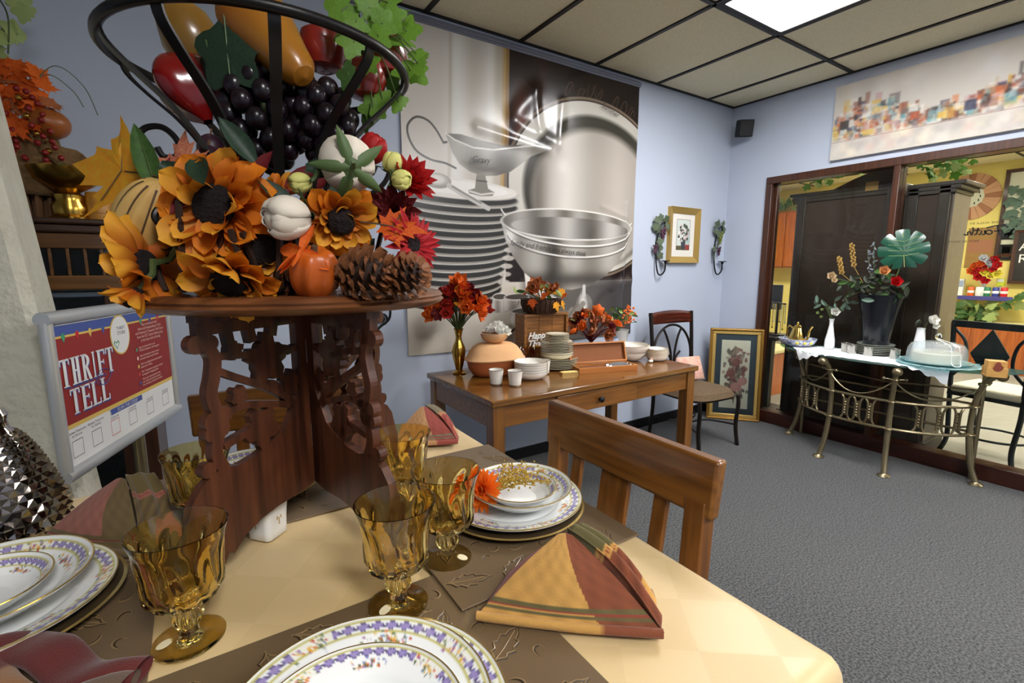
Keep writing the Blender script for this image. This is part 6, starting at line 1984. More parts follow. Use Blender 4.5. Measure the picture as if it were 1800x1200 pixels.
# woven diamonds: faint change of tone on a turned checker
N, L = m.node_tree.nodes, m.node_tree.links
ck = N.new('ShaderNodeTexChecker')
tc = N.new('ShaderNodeTexCoord')
mp = N.new('ShaderNodeMapping')
mp.inputs['Rotation'].default_value = (0, 0, math.radians(38))
L.new(tc.outputs['Object'], mp.inputs['Vector'])
L.new(mp.outputs['Vector'], ck.inputs['Vector'])
ck.inputs['Scale'].default_value = 11
mr = N.new('ShaderNodeMapRange')
mr.inputs['To Min'].default_value = 0.40
mr.inputs['To Max'].default_value = 0.47
L.new(ck.outputs['Fac'], mr.inputs['Value'])
L.new(mr.outputs['Result'], N['Principled BSDF'].inputs['Roughness'])
mx = N.new('ShaderNodeMix')
mx.data_type = 'RGBA'
mx.blend_type = 'MULTIPLY'
L.new(ck.outputs['Fac'], mx.inputs['Factor'])
src = N['Principled BSDF'].inputs['Base Color'].links[0].from_socket
L.new(src, mx.inputs['A'])
mx.inputs['B'].default_value = (0.95, 0.94, 0.92, 1)
L.new(mx.outputs['Result'], N['Principled BSDF'].inputs['Base Color'])
mat('placemat_brown', (104, 84, 58), 0.36, bump=(200, 0.15, 0.001), sheen=0.1)
mat('emboss_brown', (140, 116, 80), 0.3)  # ridges toned lighter than the mat, lit edge put into the colour
mat('emboss_shade', (52, 38, 22), 0.5)  # dark line offset beside each ridge, its shade painted as colour
mat('plate_paint', (255, 255, 255), 0.1, attr='tint', coat=0.6)
mat('porcelain', (236, 238, 238), 0.1, coat=0.6)
mat('gilt', (206, 178, 110), 0.2, metal=0.8)
mat('charger_dark', (60, 48, 30), 0.3, coat=0.3)
mat('napkin_cloth', (255, 255, 255), 0.95, attr='tint', bump=(420, 0.5, 0.0015), sheen=0.2)
glass('amber_glass', (250, 229, 156), 0.0, 1.5)
mat('sticker', (226, 214, 176), 0.6)
mat('mirror_silver', (190, 184, 180), 0.10, metal=1.0)
mat('mum_orange', (250, 138, 40), 0.6, translucent=0.3)
mat('dry_gold', (176, 142, 40), 0.6)

t = thing('dining_table', 'square wooden dining table hidden under the cream cloth', 'table', (DCX, DCY, 0))
MB().bx(DX0 - DCX + 0.01, DX1 - DCX - 0.01, DY0 - DCY + 0.01, DY1 - DCY - 0.01, TZ - 0.04, TZ - 0.006).build('table_top', 'oak_top', t, bevel=0.004)
for sx in (-1, 1):
    for sy in (-1, 1):
        MB().box((sx * 0.42, sy * 0.42, (TZ - 0.04) / 2), (0.07, 0.07, TZ - 0.04)).build('leg', 'oak_leg', t, bevel=0.004)

hw, hd = (DX1 - DX0) / 2 - 0.012, (DY1 - DY0) / 2 - 0.012


def drape(u, v):
    a, b = (u - 0.5) * 1.40, (v - 0.5) * 1.40
    cx_, cy_ = max(-hw, min(hw, a)), max(-hd, min(hd, b))
    dx, dy = a - cx_, b - cy_
    d = math.hypot(dx, dy)
    z = -0.002 + 0.0018 * math.sin(9 * a + 3 * b) * math.sin(7 * b - 2 * a)
    if d < 1e-6:
        return (cx_, cy_, z)
    ex, ey = dx / d, dy / d
    r = 0.028
    corner = min(abs(dx), abs(dy)) / max(abs(dx), abs(dy), 1e-6)
    if d < r * PI / 2:
        off, dz = r * math.sin(d / r), r * (1 - math.cos(d / r))
    else:
        e = d - r * PI / 2
        off = r + 0.06 * e + (0.018 + 0.05 * corner) * math.sin((a * ey - b * ex) * 26 + 1.0) * min(1, e / 0.15)
        dz = r + e * 0.985
    return (cx_ + ex * off * 0.8, cy_ + ey * off * 0.8, z - dz)


t = thing('tablecloth', 'cream damask tablecloth draped over the dining table', 'tablecloth', (DCX, DCY, TZ))
MB().grid(drape, 130, 130).build('cloth', 'damask', t, smooth=True, angle=180)

# placemats with embossed leaves
ol = [(0, -1), (0.10, -0.8), (0.34, -0.62), (0.28, -0.45), (0.50, -0.2), (0.36, -0.08), (0.42, 0.25), (0.24, 0.3), (0.2, 0.6), (0.06, 0.78), (0, 1.0)]
ring = ol + [(-x * 0.95, y) for x, y in ol[-2:0:-1]]
leafm = MB().tube([(x, y, 0.012) for x, y in ring], 0.034, 6, closed=True).tube([(0, -1.15, 0.012), (0.05, -0.3, 0.012), (0, 0.7, 0.012)], 0.028, 5).tube([(x * 1.03 + 0.035, y * 1.03 - 0.03, -0.006) for x, y in ring], 0.042, 5, closed=True, mi=1).mesh('embossed_leaf')
leafm.materials.append(MATS['emboss_brown'])
leafm.materials.append(MATS['emboss_shade'])
curlm = MB().tube([(0.5 * math.cos(a) * (1 - a / 9), 0.7 * math.sin(a) * (1 - a / 12), 0) for a in np.linspace(0.2, 3.9, 16)], [0.02 + 0.05 * math.sin(PI * k / 15) for k in range(16)], 6).tube([(0.5 * math.cos(a) * (1 - a / 9) + 0.05, 0.7 * math.sin(a) * (1 - a / 12) - 0.05, -0.02) for a in np.linspace(0.2, 3.9, 16)], [0.02 + 0.075 * math.sin(PI * k / 15) for k in range(16)], 5, mi=1).mesh('embossed_curl')
curlm.materials.append(MATS['emboss_brown'])
curlm.materials.append(MATS['emboss_shade'])


def placemat(x0, x1, y0, y1, rz, label, dz, seed):
    rn = random.Random(seed)
    t = thing('placemat', label, 'placemat', ((x0 + x1) / 2, (y0 + y1) / 2, TZ + dz), rz, 'brown placemats')
    a, b = (x1 - x0) / 2, (y1 - y0) / 2
    MB().bx(-a, a, -b, b, 0, 0.003).build('mat_sheet', 'placemat_brown', t, bevel=0.001)
    spots = []
    for k in range(1600):
        if len(spots) > 78:
            break
        p = (rn.uniform(-a + 0.03, a - 0.03), rn.uniform(-b + 0.03, b - 0.03))
        s = 0.030 if len(spots) < 14 else 0.016
        if all(math.hypot(p[0] - q_[0], p[1] - q_[1]) > (s + q_[2]) * 0.92 for q_ in spots):
            spots.append((p[0], p[1], s))
            if s > 0.02:
                put('embossed_leaf', leafm, t, (p[0], p[1], 0.0030), (0, 0, rn.uniform(0, 6.3)), scale=(s, s * 1.05, 0.024))
            else:
                put('embossed_curl', curlm, t, (p[0], p[1], 0.0030), (0, 0, rn.uniform(0, 6.3)), scale=(s * 1.2, s * 1.2, 0.013))


placemat(0.252, 0.580, 0.501, 0.992, 0, 'brown embossed placemat under the bowl with the orange flower', 0.0036, 1)
placemat(-0.155, 0.335, 0.262, 0.593, 0, 'brown embossed placemat at the front, under the fruit-pattern plates', 0.0002, 2)
placemat(-0.405, -0.078, 0.51, 1.004, 0, 'brown embossed placemat on the silver pinecone side', 0.0004, 3)
placemat(-0.165, 0.330, 0.867, 1.198, 0, 'brown embossed placemat on the far side, behind the carved stand', 0.0006, 4)


# dining chairs
def dining_chair(loc, rz, label):
    t = thing('dining_chair', label, 'chair', loc, rz, 'honey wood dining chairs')
    # local: the sitter looks along +y, back at y = 0; slightly raked
    k = 0.045
    for s_ in (-1, 1):
        MB().add([(s_ * 0.19 - 0.02, -0.02, 0), (s_ * 0.19 + 0.02, -0.02, 0), (s_ * 0.19 + 0.02, 0.025, 0), (s_ * 0.19 - 0.02, 0.025, 0), (s_ * 0.19 - 0.02, -0.02 - k, 0.90), (s_ * 0.19 + 0.02, -0.02 - k, 0.90), (s_ * 0.19 + 0.02, 0.012 - k, 0.90), (s_ * 0.19 - 0.02, 0.012 - k, 0.90)],
                 [(3, 2, 1, 0), (4, 5, 6, 7), (0, 1, 5, 4), (1, 2, 6, 5), (2, 3, 7, 6), (3, 0, 4, 7)]).build('post', 'chair_honey_v', t, bevel=0.003)
        MB().bx(s_ * 0.19 - 0.02, s_ * 0.19 + 0.02, 0.36, 0.40, 0, 0.58).build('leg', 'chair_honey_v', t, bevel=0.003)
    MB().add([(-0.222, -0.012 - k, 0.872), (0.222, -0.012 - k, 0.872), (0.222, 0.012 - k, 0.872), (-0.222, 0.012 - k, 0.872), (-0.225, -0.018 - k - 0.004, 0.975), (0.225, -0.018 - k - 0.004, 0.975), (0.225, 0.010 - k - 0.004, 0.975), (-0.225, 0.010 - k - 0.004, 0.975)],
             [(3, 2, 1, 0), (4, 5, 6, 7), (0, 1, 5, 4), (1, 2, 6, 5), (2, 3, 7, 6), (3, 0, 4, 7)]).build('top_rail', 'chair_honey', t, bevel=0.006)
    MB().bx(-0.17, 0.17, -0.025, 0.0, 0.62, 0.66).build('lower_rail', 'chair_honey', t, bevel=0.003)
    for x, w in ((-0.115, 0.030), (0.0, 0.075), (0.115, 0.030)):
        MB().add([(x - w / 2, -0.018, 0.655), (x + w / 2, -0.018, 0.655), (x + w / 2, -0.006, 0.655), (x - w / 2, -0.006, 0.655), (x - w / 2, -0.006 - k, 0.876), (x + w / 2, -0.006 - k, 0.876), (x + w / 2, 0.006 - k, 0.876), (x - w / 2, 0.006 - k, 0.876)],
                 [(3, 2, 1, 0), (4, 5, 6, 7), (0, 1, 5, 4), (1, 2, 6, 5), (2, 3, 7, 6), (3, 0, 4, 7)]).build('slat', 'chair_honey_v', t, bevel=0.002)
    MB().bx(-0.21, 0.21, 0.0, 0.41, 0.58, 0.61).build('seat', 'chair_honey', t, bevel=0.008)
    for y in (0.05, 0.37):
        MB().bx(-0.17, 0.17, y - 0.012, y + 0.012, 0.18, 0.21).build('stretcher', 'chair_honey', t, bevel=0.003)


dining_chair((0.64, 0.655, 0), math.radians(90), 'honey wood dining chair tucked at the table beside the side table')
dining_chair((0.185, 1.345, 0), math.radians(180), 'honey wood dining chair at the far side, behind the carved stand')


# ---------------------------------------------------------------- painted porcelain
def painted(R, prof, seed, lattice=(0.86, 0.945), fruit=True, nA=352):
    """Profile (r, z) listed from the centre of the upper face outwards; underside added plain."""
    rn = np.random.RandomState(seed)
    rs = []
    for (r0, z0), (r1, z1) in zip(prof[:-1], prof[1:]):
        n = max(1, int((r1 - r0) / R * 46))
        for k in range(n):
            rs.append((lerp(r0, r1, k / n), lerp(z0, z1, k / n)))
    rs.append(prof[-1])
    A = np.arange(nA) * 2 * PI / nA
    rr = np.array([r for r, z in rs])[:, None] / R
    TH = A[None, :] + 0 * rr
    RR = rr + 0 * TH
    im = np.ones(RR.shape + (3,)) * np.array((238., 240., 238.))

    def ov(mask, c, a=1.0):
        w = np.clip(mask, 0, 1)[..., None] * a
        return im * (1 - w) + np.array(c, float) * w
    l0, l1 = lattice
    tt = (RR - l0) / (l1 - l0)
    inb = (tt > 0) & (tt < 1)
    s = TH * 44 / (2 * PI)
    dd = np.abs((s % 1) - 0.5) + np.abs(tt - 0.5)
    im = ov(inb * (dd < 0.62), (150, 136, 190), 0.95)
    im = ov(inb * (np.abs(dd - 0.5) < 0.09), (92, 84, 128), 0.7)
    im = ov(inb * ((np.abs((s % 1) - 0.5) > 0.40) & (np.abs(tt - 0.5) < 0.14)), (60, 58, 84))
    im = ov((np.abs(RR - l1 - 0.008) < 0.012) * 1.0, (196, 190, 112))
    im = ov((np.abs(RR - l0 + 0.008) < 0.010) * 1.0, (196, 190, 112))
    im = ov((RR > 0.985) * 1.0, (222, 212, 176))
    if fruit:
        cols = [(96, 112, 70), (70, 84, 60), (226, 170, 60), (214, 110, 50), (196, 60, 50), (120, 140, 190), (150, 90, 150), (226, 190, 110), (110, 120, 76)]
        for k in range(8):
            th = 2 * PI * k / 8 + 0.2
            big = k % 2 == 0
            rc = (l0 - 0.10) if big else (l0 + l1) / 2
            if not big:
                im = ov((np.abs(((TH - th + PI) % (2 * PI)) - PI) < 0.20) * inb, (236, 236, 226))
            for j in range(46 if big else 34):
                du = rn.normal(0, 0.10 if big else 0.085)
                dv = abs(rn.normal(0, 0.045)) if big else rn.normal(0, 0.035)
                rad_ = rn.uniform(0.007, 0.017)
                ang_ = ((TH - th - du / rc + PI) % (2 * PI)) - PI
                d = np.hypot(ang_ * RR, RR - rc - (dv - 0.02))
                im = ov(np.clip((rad_ - d) / 0.008 + 0.5, 0, 1), cols[rn.randint(len(cols))], 0.9)
    c = im / 255.0
    c = np.where(c <= 0.04045, c / 12.92, ((c + 0.055) / 1.055) ** 2.4)
    mb = MB()
    vs, fs, cs = [], [], []
    n = len(rs)
    for i, (r, z) in enumerate(rs):
        r = max(r, 1e-4)
        for k in range(nA):
            vs.append((r * math.cos(A[k]), r * math.sin(A[k]), z))
            cs.append(tuple(c[i, k]))
    for i in range(n - 1):
        for k in range(nA):
            k2 = (k + 1) % nA
            fs.append((i * nA + k, (i + 1) * nA + k, (i + 1) * nA + k2, i * nA + k2))
    # underside
    un = [(prof[-1][0], prof[-1][1] - 0.002)] + [(r * 0.995, max(0.0, z - 0.004)) for r, z in reversed(prof[1:-1])] + [(prof[1][0] * 0.5, 0.0)]
    o = (n - 1) * nA
    for r, z in un:
        b = len(vs)
        for k in range(nA):
            vs.append((max(r, 1e-4) * math.cos(A[k]), max(r, 1e-4) * math.sin(A[k]), z))
            cs.append((0.82, 0.84, 0.84))
        for k in range(nA):
            k2 = (k + 1) % nA
            fs.append((o + k, b + k, b + k2, o + k2))
        o = b
    fs.append(tuple(o + k for k in range(nA)))
    mb.add(vs, fs, cols=cs)
    me = mb.mesh('painted_plate', True, 60)
    me.materials.append(MATS['plate_paint'])
    return me


DIN = painted(0.126, [(0, 0.006), (0.078, 0.006), (0.086, 0.010), (0.124, 0.019), (0.126, 0.0195)], 1)
SOUP = painted(0.093, [(0, 0.006), (0.045, 0.007), (0.062, 0.014), (0.078, 0.026), (0.091, 0.036), (0.093, 0.0365)], 2, (0.84, 0.93))
SMALL = painted(0.066, [(0, 0.005), (0.030, 0.006), (0.045, 0.012), (0.058, 0.022), (0.0645, 0.029), (0.066, 0.0295)], 3, (0.83, 0.93))
SAL = painted(0.100, [(0, 0.005), (0.060, 0.005), (0.068, 0.009), (0.098, 0.016), (0.100, 0.0165)], 4)


def dish(name, me, label, cat, x, y, z, rz=0.0, group=None, rim=None):
    o = tag(put(name, me, None, (x, y, z), (0, 0, rz)), label, cat, group)
    R = max(v.co.x for v in me.vertices)
    H = max(v.co.z for v in me.vertices)
    MB().lathe([(R - 0.0006, H - 0.0016), (R + 0.0006, H - 0.0004), (R + 0.0002, H + 0.0005), (R - 0.0012, H + 0.0004)], 72, cap=False).build('gilt_rim', 'gilt', o)
    return o


def charger(x, y, z, label):
    t = thing('charger_plate', label, 'plate', (x, y, z), 0, 'gold-rimmed chargers')
    MB().lathe([(0, 0), (0.08, 0), (0.126, 0.010), (0.130, 0.0125), (0.126, 0.0128), (0.08, 0.005), (0, 0.005)], 64).build('plate_body', 'charger_dark', t)
    MB().lathe([(0.1285, 0.0112), (0.1312, 0.0128), (0.127, 0.0136)], 64, cap=False).build('gilt_rim', 'gilt', t)


MZ = TZ + 0.0068
x, y = 0.456, 0.692
charger(x - 0.003, y - 0.002, MZ, 'gold-rimmed charger below the setting with the orange flower')
dish('dinner_plate', DIN, 'floral dinner plate holding the bowl with the orange flower', 'plate', x, y, MZ + 0.006, 0.4, 'painted dinner plates')
dish('soup_bowl', SOUP, 'floral soup bowl on the plate by the dining chair', 'bowl', x + 0.008, y - 0.012, MZ + 0.0125, 1.0, 'painted soup bowls')
dish('dessert_bowl', SMALL, 'small floral bowl holding orange flower and dried sprigs', 'bowl', x + 0.002, y - 0.020, MZ + 0.0205, 2.0, 'painted dessert bowls')
x, y = 0.098, 0.398
dish('dinner_plate', DIN, 'floral dinner plate lowest at the front setting', 'plate', x + 0.012, y + 0.002, MZ, 0.15, 'painted dinner plates')
dish('dinner_plate', DIN, 'floral dinner plate stacked second at the front setting', 'plate', x - 0.004, y + 0.006, MZ + 0.0065, 0.75, 'painted dinner plates')
dish('salad_plate', SAL, 'smaller floral plate on top at the front setting', 'plate', x - 0.012, y - 0.012, MZ + 0.0125, 0.95, 'painted salad plates')
x, y = -0.248, 0.812
charger(x + 0.004, y - 0.002, MZ, 'gold-rimmed charger below the setting by the silver pinecone')
dish('dinner_plate', DIN, 'floral dinner plate by the silver pinecone', 'plate', x, y, MZ + 0.006, 2.1, 'painted dinner plates')
dish('soup_bowl', SOUP, 'floral soup bowl by the silver pinecone', 'bowl', x - 0.006, y + 0.004, MZ + 0.0125, 0.2, 'painted soup bowls').scale = (1.16, 1.16, 1.0)
dish('dessert_bowl', SMALL, 'small floral bowl on top, by the silver pinecone', 'bowl', x - 0.012, y - 0.005, MZ + 0.0205, 0.7, 'painted dessert bowls').scale = (1.14, 1.14, 1.0)
x, y = 0.062, 1.045
charger(x, y, MZ, 'gold-rimmed charger at the far setting behind the stand')
dish('dinner_plate', DIN, 'floral dinner plate at the far setting behind the stand', 'plate', x, y, MZ + 0.006, 1.2, 'painted dinner plates')
dish('soup_bowl', SOUP, 'floral soup bowl at the far setting behind the stand', 'bowl', x, y, MZ + 0.0125, 0.2, 'painted soup bowls')


def mum_parts(par, loc, d, r, m, layers=((16, 0.05, 1.0), (14, 0.45, 0.9), (12, 0.85, 0.75), (8, 1.2, 0.55)), W=0.26, nm='petal', bend=0.25):
    q_ = face_to(d)
    pm_ = with_mat(petal_mesh(1.0, W, 0.35, bend, 4, 2), m)
    for l, (n, tilt, sc) in enumerate(layers):
        for k in range(n):
            a = 2 * PI * (k + 0.37 * l) / n + random.uniform(-0.08, 0.08)
            R = q_ @ Matrix.Rotation(a, 3, 'Z') @ Matrix.Rotation(-tilt - random.uniform(-0.1, 0.1), 3, 'Y')
            put(nm, pm_, par, loc, R, scale=(r * sc * random.uniform(0.88, 1.1),) * 3)


# orange chrysanthemum and gilded sprigs in the small bowl
t = thing('silk_chrysanthemum', 'orange silk chrysanthemum lying in the small bowl', 'flower', (0.3959, 0.6988, 0.8950))
mum_parts(t, Vector((0, 0, 0)), (-0.62, -0.55, 0.5), 0.040, 'mum_orange', ((22, -0.1, 1.0), (22, 0.2, 1.0), (20, 0.5, 0.95), (18, 0.8, 0.85), (14, 1.1, 0.7), (9, 1.35, 0.5)), 0.30)
MB().tube([(0.004, 0.003, -0.002), (0.04, 0.0, 0.006), (0.075, -0.01, 0.004)], 0.0018, 5).build('stem', 'stem_green', t)
t = thing('gold_sprigs', 'bundle of gilded dried sprigs lying in the small bowl', 'dried flowers', (0.4079, 0.6758, 0.8980))
gs = MB()
for k in range(15):
    a = math.radians(-58 + k * 7)
    L_ = random.uniform(0.055, 0.105)
    dr_ = Vector((math.cos(a) * 0.9 + 0.25, math.sin(a) + 0.25, 0)).normalized()
    tip = dr_ * L_ + Vector((0, 0, 0.014 + 0.012 * random.random()))
    pth = bez([(0, 0, 0), tip * 0.5 + Vector((0, 0, 0.008)), tip], 5)
    gs.tube(pth, 0.0009, 4)
    for j in range(16):
        p = pth[min(len(pth) - 1, 3 + j // 2)] + Vector([random.uniform(-1, 1) * 0.008 for _ in range(3)])
        gs.ball(p, 0.0021, 5, 3)
o = gs.build('seed_heads', 'dry_gold', t)
o['kind'] = 'stuff'

# ---------------------------------------------------------------- amber goblets
gb = goblet_mesh(0.142, 0.050, nu=110).mesh('goblet_body')
gb.materials.append(MATS['amber_glass'])
stm = MB().prism([(0.0085 * math.cos(a), 0.0062 * math.sin(a)) for a in np.linspace(0, 2 * PI, 20, endpoint=False)], 0, 0.0004).mesh('paper_sticker')
stm.materials.append(MATS['sticker'])
for k, (x, y, rz, sa, lb) in enumerate(((-0.040, 0.640, 0.3, 3.35, 'amber swirl goblet next to the floral plates by the silver pinecone'), (0.189, 0.558, 1.0, 3.6, 'amber swirl goblet at the centre front, beside the plaid napkin'),
                                        (0.287, 0.616, 1.7, -0.9, 'amber swirl goblet touching the plate with the orange flower'), (0.293, 0.810, 2.3, 0.3, 'amber swirl goblet behind, by the plaid napkin at the table edge'),
                                        (-0.022, 0.912, 0.9, 2.0, 'amber swirl goblet behind the carved stand, before the poster sign'))):
    z = TZ + (0.0042 if k in (2, 3) else 0.0068 if k == 1 else 0.0042)
    g = thing('amber_goblet', lb, 'goblet', (x, y, z), rz, 'amber goblets on the dining table')
    put('goblet_body', gb, g)
    sx, sy = 0.0245 * math.cos(sa - rz), 0.0245 * math.sin(sa - rz)
    put('paper_sticker', stm, g, (sx, sy, 0.0066), (0.0, 0.16, sa - rz))


# ---------------------------------------------------------------- folded napkins
def c3(r, g, b):
    return (lin(r), lin(g), lin(b))


def napkin(Lp, Rp, apex_h, back, label, pal, seed=0, deep=1.0):
    """Pyramid-folded cloth: front face over the base line L-R, folds fanning from the top to the R end."""
    Lp, Rp = Vector(Lp), Vector(Rp)
    ux = (Rp - Lp)
    W = ux.length
    rz = math.atan2(ux.y, ux.x)
    t = thing('cloth_napkin', label, 'napkin', Lp, rz, 'folded plaid napkins')
    s = W / 0.228
    A = Vector((0.108 * s, back, apex_h))
    rn = random.Random(seed)
    gold, brown, green, red = [c3(*p) for p in pal]

    def front(u, v):
        # u along the base, v upward
        base = Vector((W * u, -0.004 * math.sin(PI * u), 0.006))
        p = base.lerp(A + Vector(((u - 0.5) * 0.018, 0, -0.004 * abs(u - 0.5))), v)
        p += Vector((0, -0.010 * math.sin(PI * v) * math.sin(PI * u), 0.006 * math.sin(PI * v)))
        return tuple(p)

    def fc(u, v):
        if 0.085 < v < 0.125 or 0.15 < v < 0.19:
            c = green
        elif 0.132 < v < 0.143:
            c = red
        else:
            c = gold if (u < 0.68 - 0.15 * v) else brown
        k = 0.94 + 0.12 * math.sin(37 * u + 11 * v) * math.sin(23 * v)
        return tuple(min(1, q_ * k) for q_ in c)
    MB().grid(front, 100, 64, cf=fc).build('front_face', 'napkin_cloth', t, angle=180, solid=0.0022)
    # rolled lower hem
    MB().grid(lambda u, v: (W * u, -0.001 - 0.004 * math.sin(PI * u) + 0.0085 * math.sin(2 * PI * v) * 0.6, 0.0062 - 0.006 * math.cos(2 * PI * v)), 30, 10, cv=True, cf=lambda u, v: gold if u < 0.7 else brown).build('hem_roll', 'napkin_cloth', t, angle=180)
    # pleats running from the top to the R end, one wavy sheet
    def pleat(u, w):
        top = A + Vector((0.002 + 0.020 * w, 0.004 + 0.034 * w, 0.003 - 0.010 * w * w))
        end = Vector((W * (1.0 + 0.012 * math.sin(PI * w)), -0.002 + 0.062 * w, 0.006))
        p = top.lerp(end, u)
        amp = 0.0125 * deep * math.sin(PI * min(1, 0.10 + 0.86 * u)) ** 0.7 * s
        p += Vector((0.3, 0.25, 1.0)) * (amp * (math.cos(2 * PI * 2 * w) - 0.6) + 0.010 * math.sin(PI * u))
        p.z = max(0.003, p.z)
        return tuple(p)

    def pcol(u, w):
        e = 0.30 + 0.10 * w
        if u < e:
            return green
        if u < e + 0.025:
            return gold
        if u < e + 0.055:
            return red if int(w * 60) % 2 else gold
        if u < e + 0.08:
            return gold
        k = 0.9 + 0.2 * math.sin(31 * u + 17 * w)
        return tuple(q_ * k for q_ in brown) if (u < 0.80 or w < 0.5) else gold
    MB().grid(pleat, 48, 56, cf=pcol).build('pleats', 'napkin_cloth', t, angle=180, solid=0.002)
    MB().grid(lambda u, v: tuple(Vector(pleat(u, 1.0)).lerp(Vector((lerp(A.x, W, u), 0.085, 0.002)), v)), 24, 8, cf=lambda u, v: brown).build('back_leaf', 'napkin_cloth', t, angle=180, solid=0.002)
    # back leaf with the red corner showing
    Bp = Vector((0.030 * s, back * 0.95, 0.018))
    MB().grid(lambda u, v: tuple((Vector((0.004, 0.012, 0.004)).lerp(Bp, v)).lerp(A + Vector((0.004, 0.006, -0.004)), u) + Vector((0, 0.01 * math.sin(PI * u), 0))), 12, 8, cf=lambda u, v: red).build('back_leaf', 'napkin_cloth', t, angle=180, solid=0.002)
    MB().grid(lambda u, v: tuple(Bp.lerp(Vector((W * 0.9, 0.075, 0.004)), v).lerp(A + Vector((0.02, 0.02, -0.01)), u)), 12, 10, cf=lambda u, v: brown).build('back_leaf', 'napkin_cloth', t, angle=180, solid=0.002)


P1 = ((198, 150, 78), (128, 70, 44), (100, 92, 56), (148, 58, 50))
P2 = ((150, 94, 80), (104, 86, 54), (98, 84, 48), (112, 44, 42))
NZ = TZ + 0.0046
napkin((0.261, 0.478, NZ), (0.432, 0.330, NZ), 0.082, 0.074, 'plaid napkin folded to a pyramid at the front edge of the table', P1, 1)
napkin((-0.243, 1.000, NZ), (-0.102, 0.872, NZ), 0.090, 0.070, 'mauve leaf-pattern napkin folded to a pyramid by the silver pinecone', P2, 2, 0.3)
napkin((0.373, 1.112, NZ), (0.520, 1.040, NZ), 0.082, 0.060, 'plaid napkin folded to a pyramid at the far corner of the table', ((186, 140, 96), (150, 72, 62), (120, 112, 90), (150, 60, 56)), 3, 0.6)
# loose napkin lying at the front corner
t = thing('cloth_napkin', 'crumpled red and tan napkin lying at the front beside the plates', 'napkin', (-0.146, 0.602, NZ), math.radians(-38), 'folded plaid napkins')
red, tan, brn = c3(92, 32, 28), c3(146, 102, 60), c3(92, 72, 58)
for k, (y0, w, h, col2) in enumerate(((0.034, 0.018, 0.030, lambda u, v: red), (0.0, 0.020, 0.028, lambda u, v: tan if 0.28 < u < 0.62 else (red if u < 0.28 else brn)), (-0.035, 0.020, 0.022, lambda u, v: brn if u > 0.5 else red))):
    MB().grid(lambda u, v: (-0.14 + (0.20, 0.20, 0.26)[k] * u, y0 + w * 1.35 * math.cos(2 * PI * v) * (0.8 + 0.25 * math.sin(4 * u + 2 * k)) + 0.014 * math.sin(6 * u + k), 0.45 * h + 0.003 + 0.42 * h * math.sin(2 * PI * v) * (0.8 + 0.2 * math.sin(7 * u + k)) + 0.003 * math.sin(15 * u + 6 * v)), 30, 18, cv=True, cf=col2).build('fold', 'napkin_cloth', t, angle=180)

# creamer: small square white cup
t = thing('square_creamer', 'small square white china cup with gilt sprigs under the stand', 'cup', (0.068, 0.845, TZ + 0.0005), math.radians(40))
mb = MB()


def sqc(u, v):
    pr = [(0.0, 0.0), (0.019, 0.0), (0.0225, 0.003), (0.0235, 0.03), (0.0255, 0.058), (0.0245, 0.0595), (0.0225, 0.058), (0.0205, 0.006), (0, 0.005)]
    i = v * (len(pr) - 1)
    j = min(int(i), len(pr) - 2)
    r, z = [lerp(pr[j][q_], pr[j + 1][q_], i - j) for q_ in (0, 1)]
    a = 2 * PI * u
    c, s_ = math.cos(a), math.sin(a)
    k = 1 / max(abs(c), abs(s_)) * 0.93 if True else 1
    k = min(k, 1.18)
    zz = z + (0.004 * math.cos(4 * a) if z > 0.05 else 0)
    return (r * k * c * 1.05, r * k * s_ * 1.05, zz)


mb.grid(sqc, 48, 16, cu=True)
mb.build('cup_body', 'porcelain', t, angle=60)
for k in range(4):
    a = k * PI / 2
    for (dx, dz, h_) in ((0, 0.03, 0.012), (0.004, 0.036, 0.006), (-0.004, 0.036, 0.006)):
        MB().box((0, 0, 0), (0.0008, 0.0012, h_)).build('gilt_sprig', 'gilt', t, loc=(0.0245 * math.cos(a) - dx * math.sin(a), 0.0245 * math.sin(a) + dx * math.cos(a), dz), rot=(0.5 * (dx * 100), 0, a))

# ---------------------------------------------------------------- silver pinecone ornament
t = thing('silver_pinecone', 'mirrored silver diamond-studded pinecone ornament on the table', 'ornament', (-0.290, 1.085, TZ + 0.0005))
pr = [(0.0, 0.0), (0.052, 0.0), (0.070, 0.012), (0.074, 0.030), (0.068, 0.062), (0.057, 0.100), (0.044, 0.138), (0.031, 0.166), (0.017, 0.184)]
MB().lathe([(r * 0.96, z) for r, z in pr] + [(0.014, 0.195), (0.017, 0.205), (0.012, 0.216), (0, 0.219)], 36).build('core', 'mirror_silver', t)
stud = MB().add([(-0.5, 0, 0), (0, -0.62, 0), (0.5, 0, 0), (0, 0.62, 0), (0, 0, 0.55)], [(0, 1, 4), (1, 2, 4), (2, 3, 4), (3, 0, 4)]).mesh('stud', smooth=False)
stud.materials.append(MATS['mirror_silver'])


def prof_at(z):
    for (r0, z0), (r1, z1) in zip(pr[1:-1], pr[2:]):
        if z0 <= z <= z1:
            return lerp(r0, r1, (z - z0) / (z1 - z0)), Vector((z1 - z0, 0, r0 - r1)).normalized()
    return pr[-1][0], Vector((1, 0, 0))


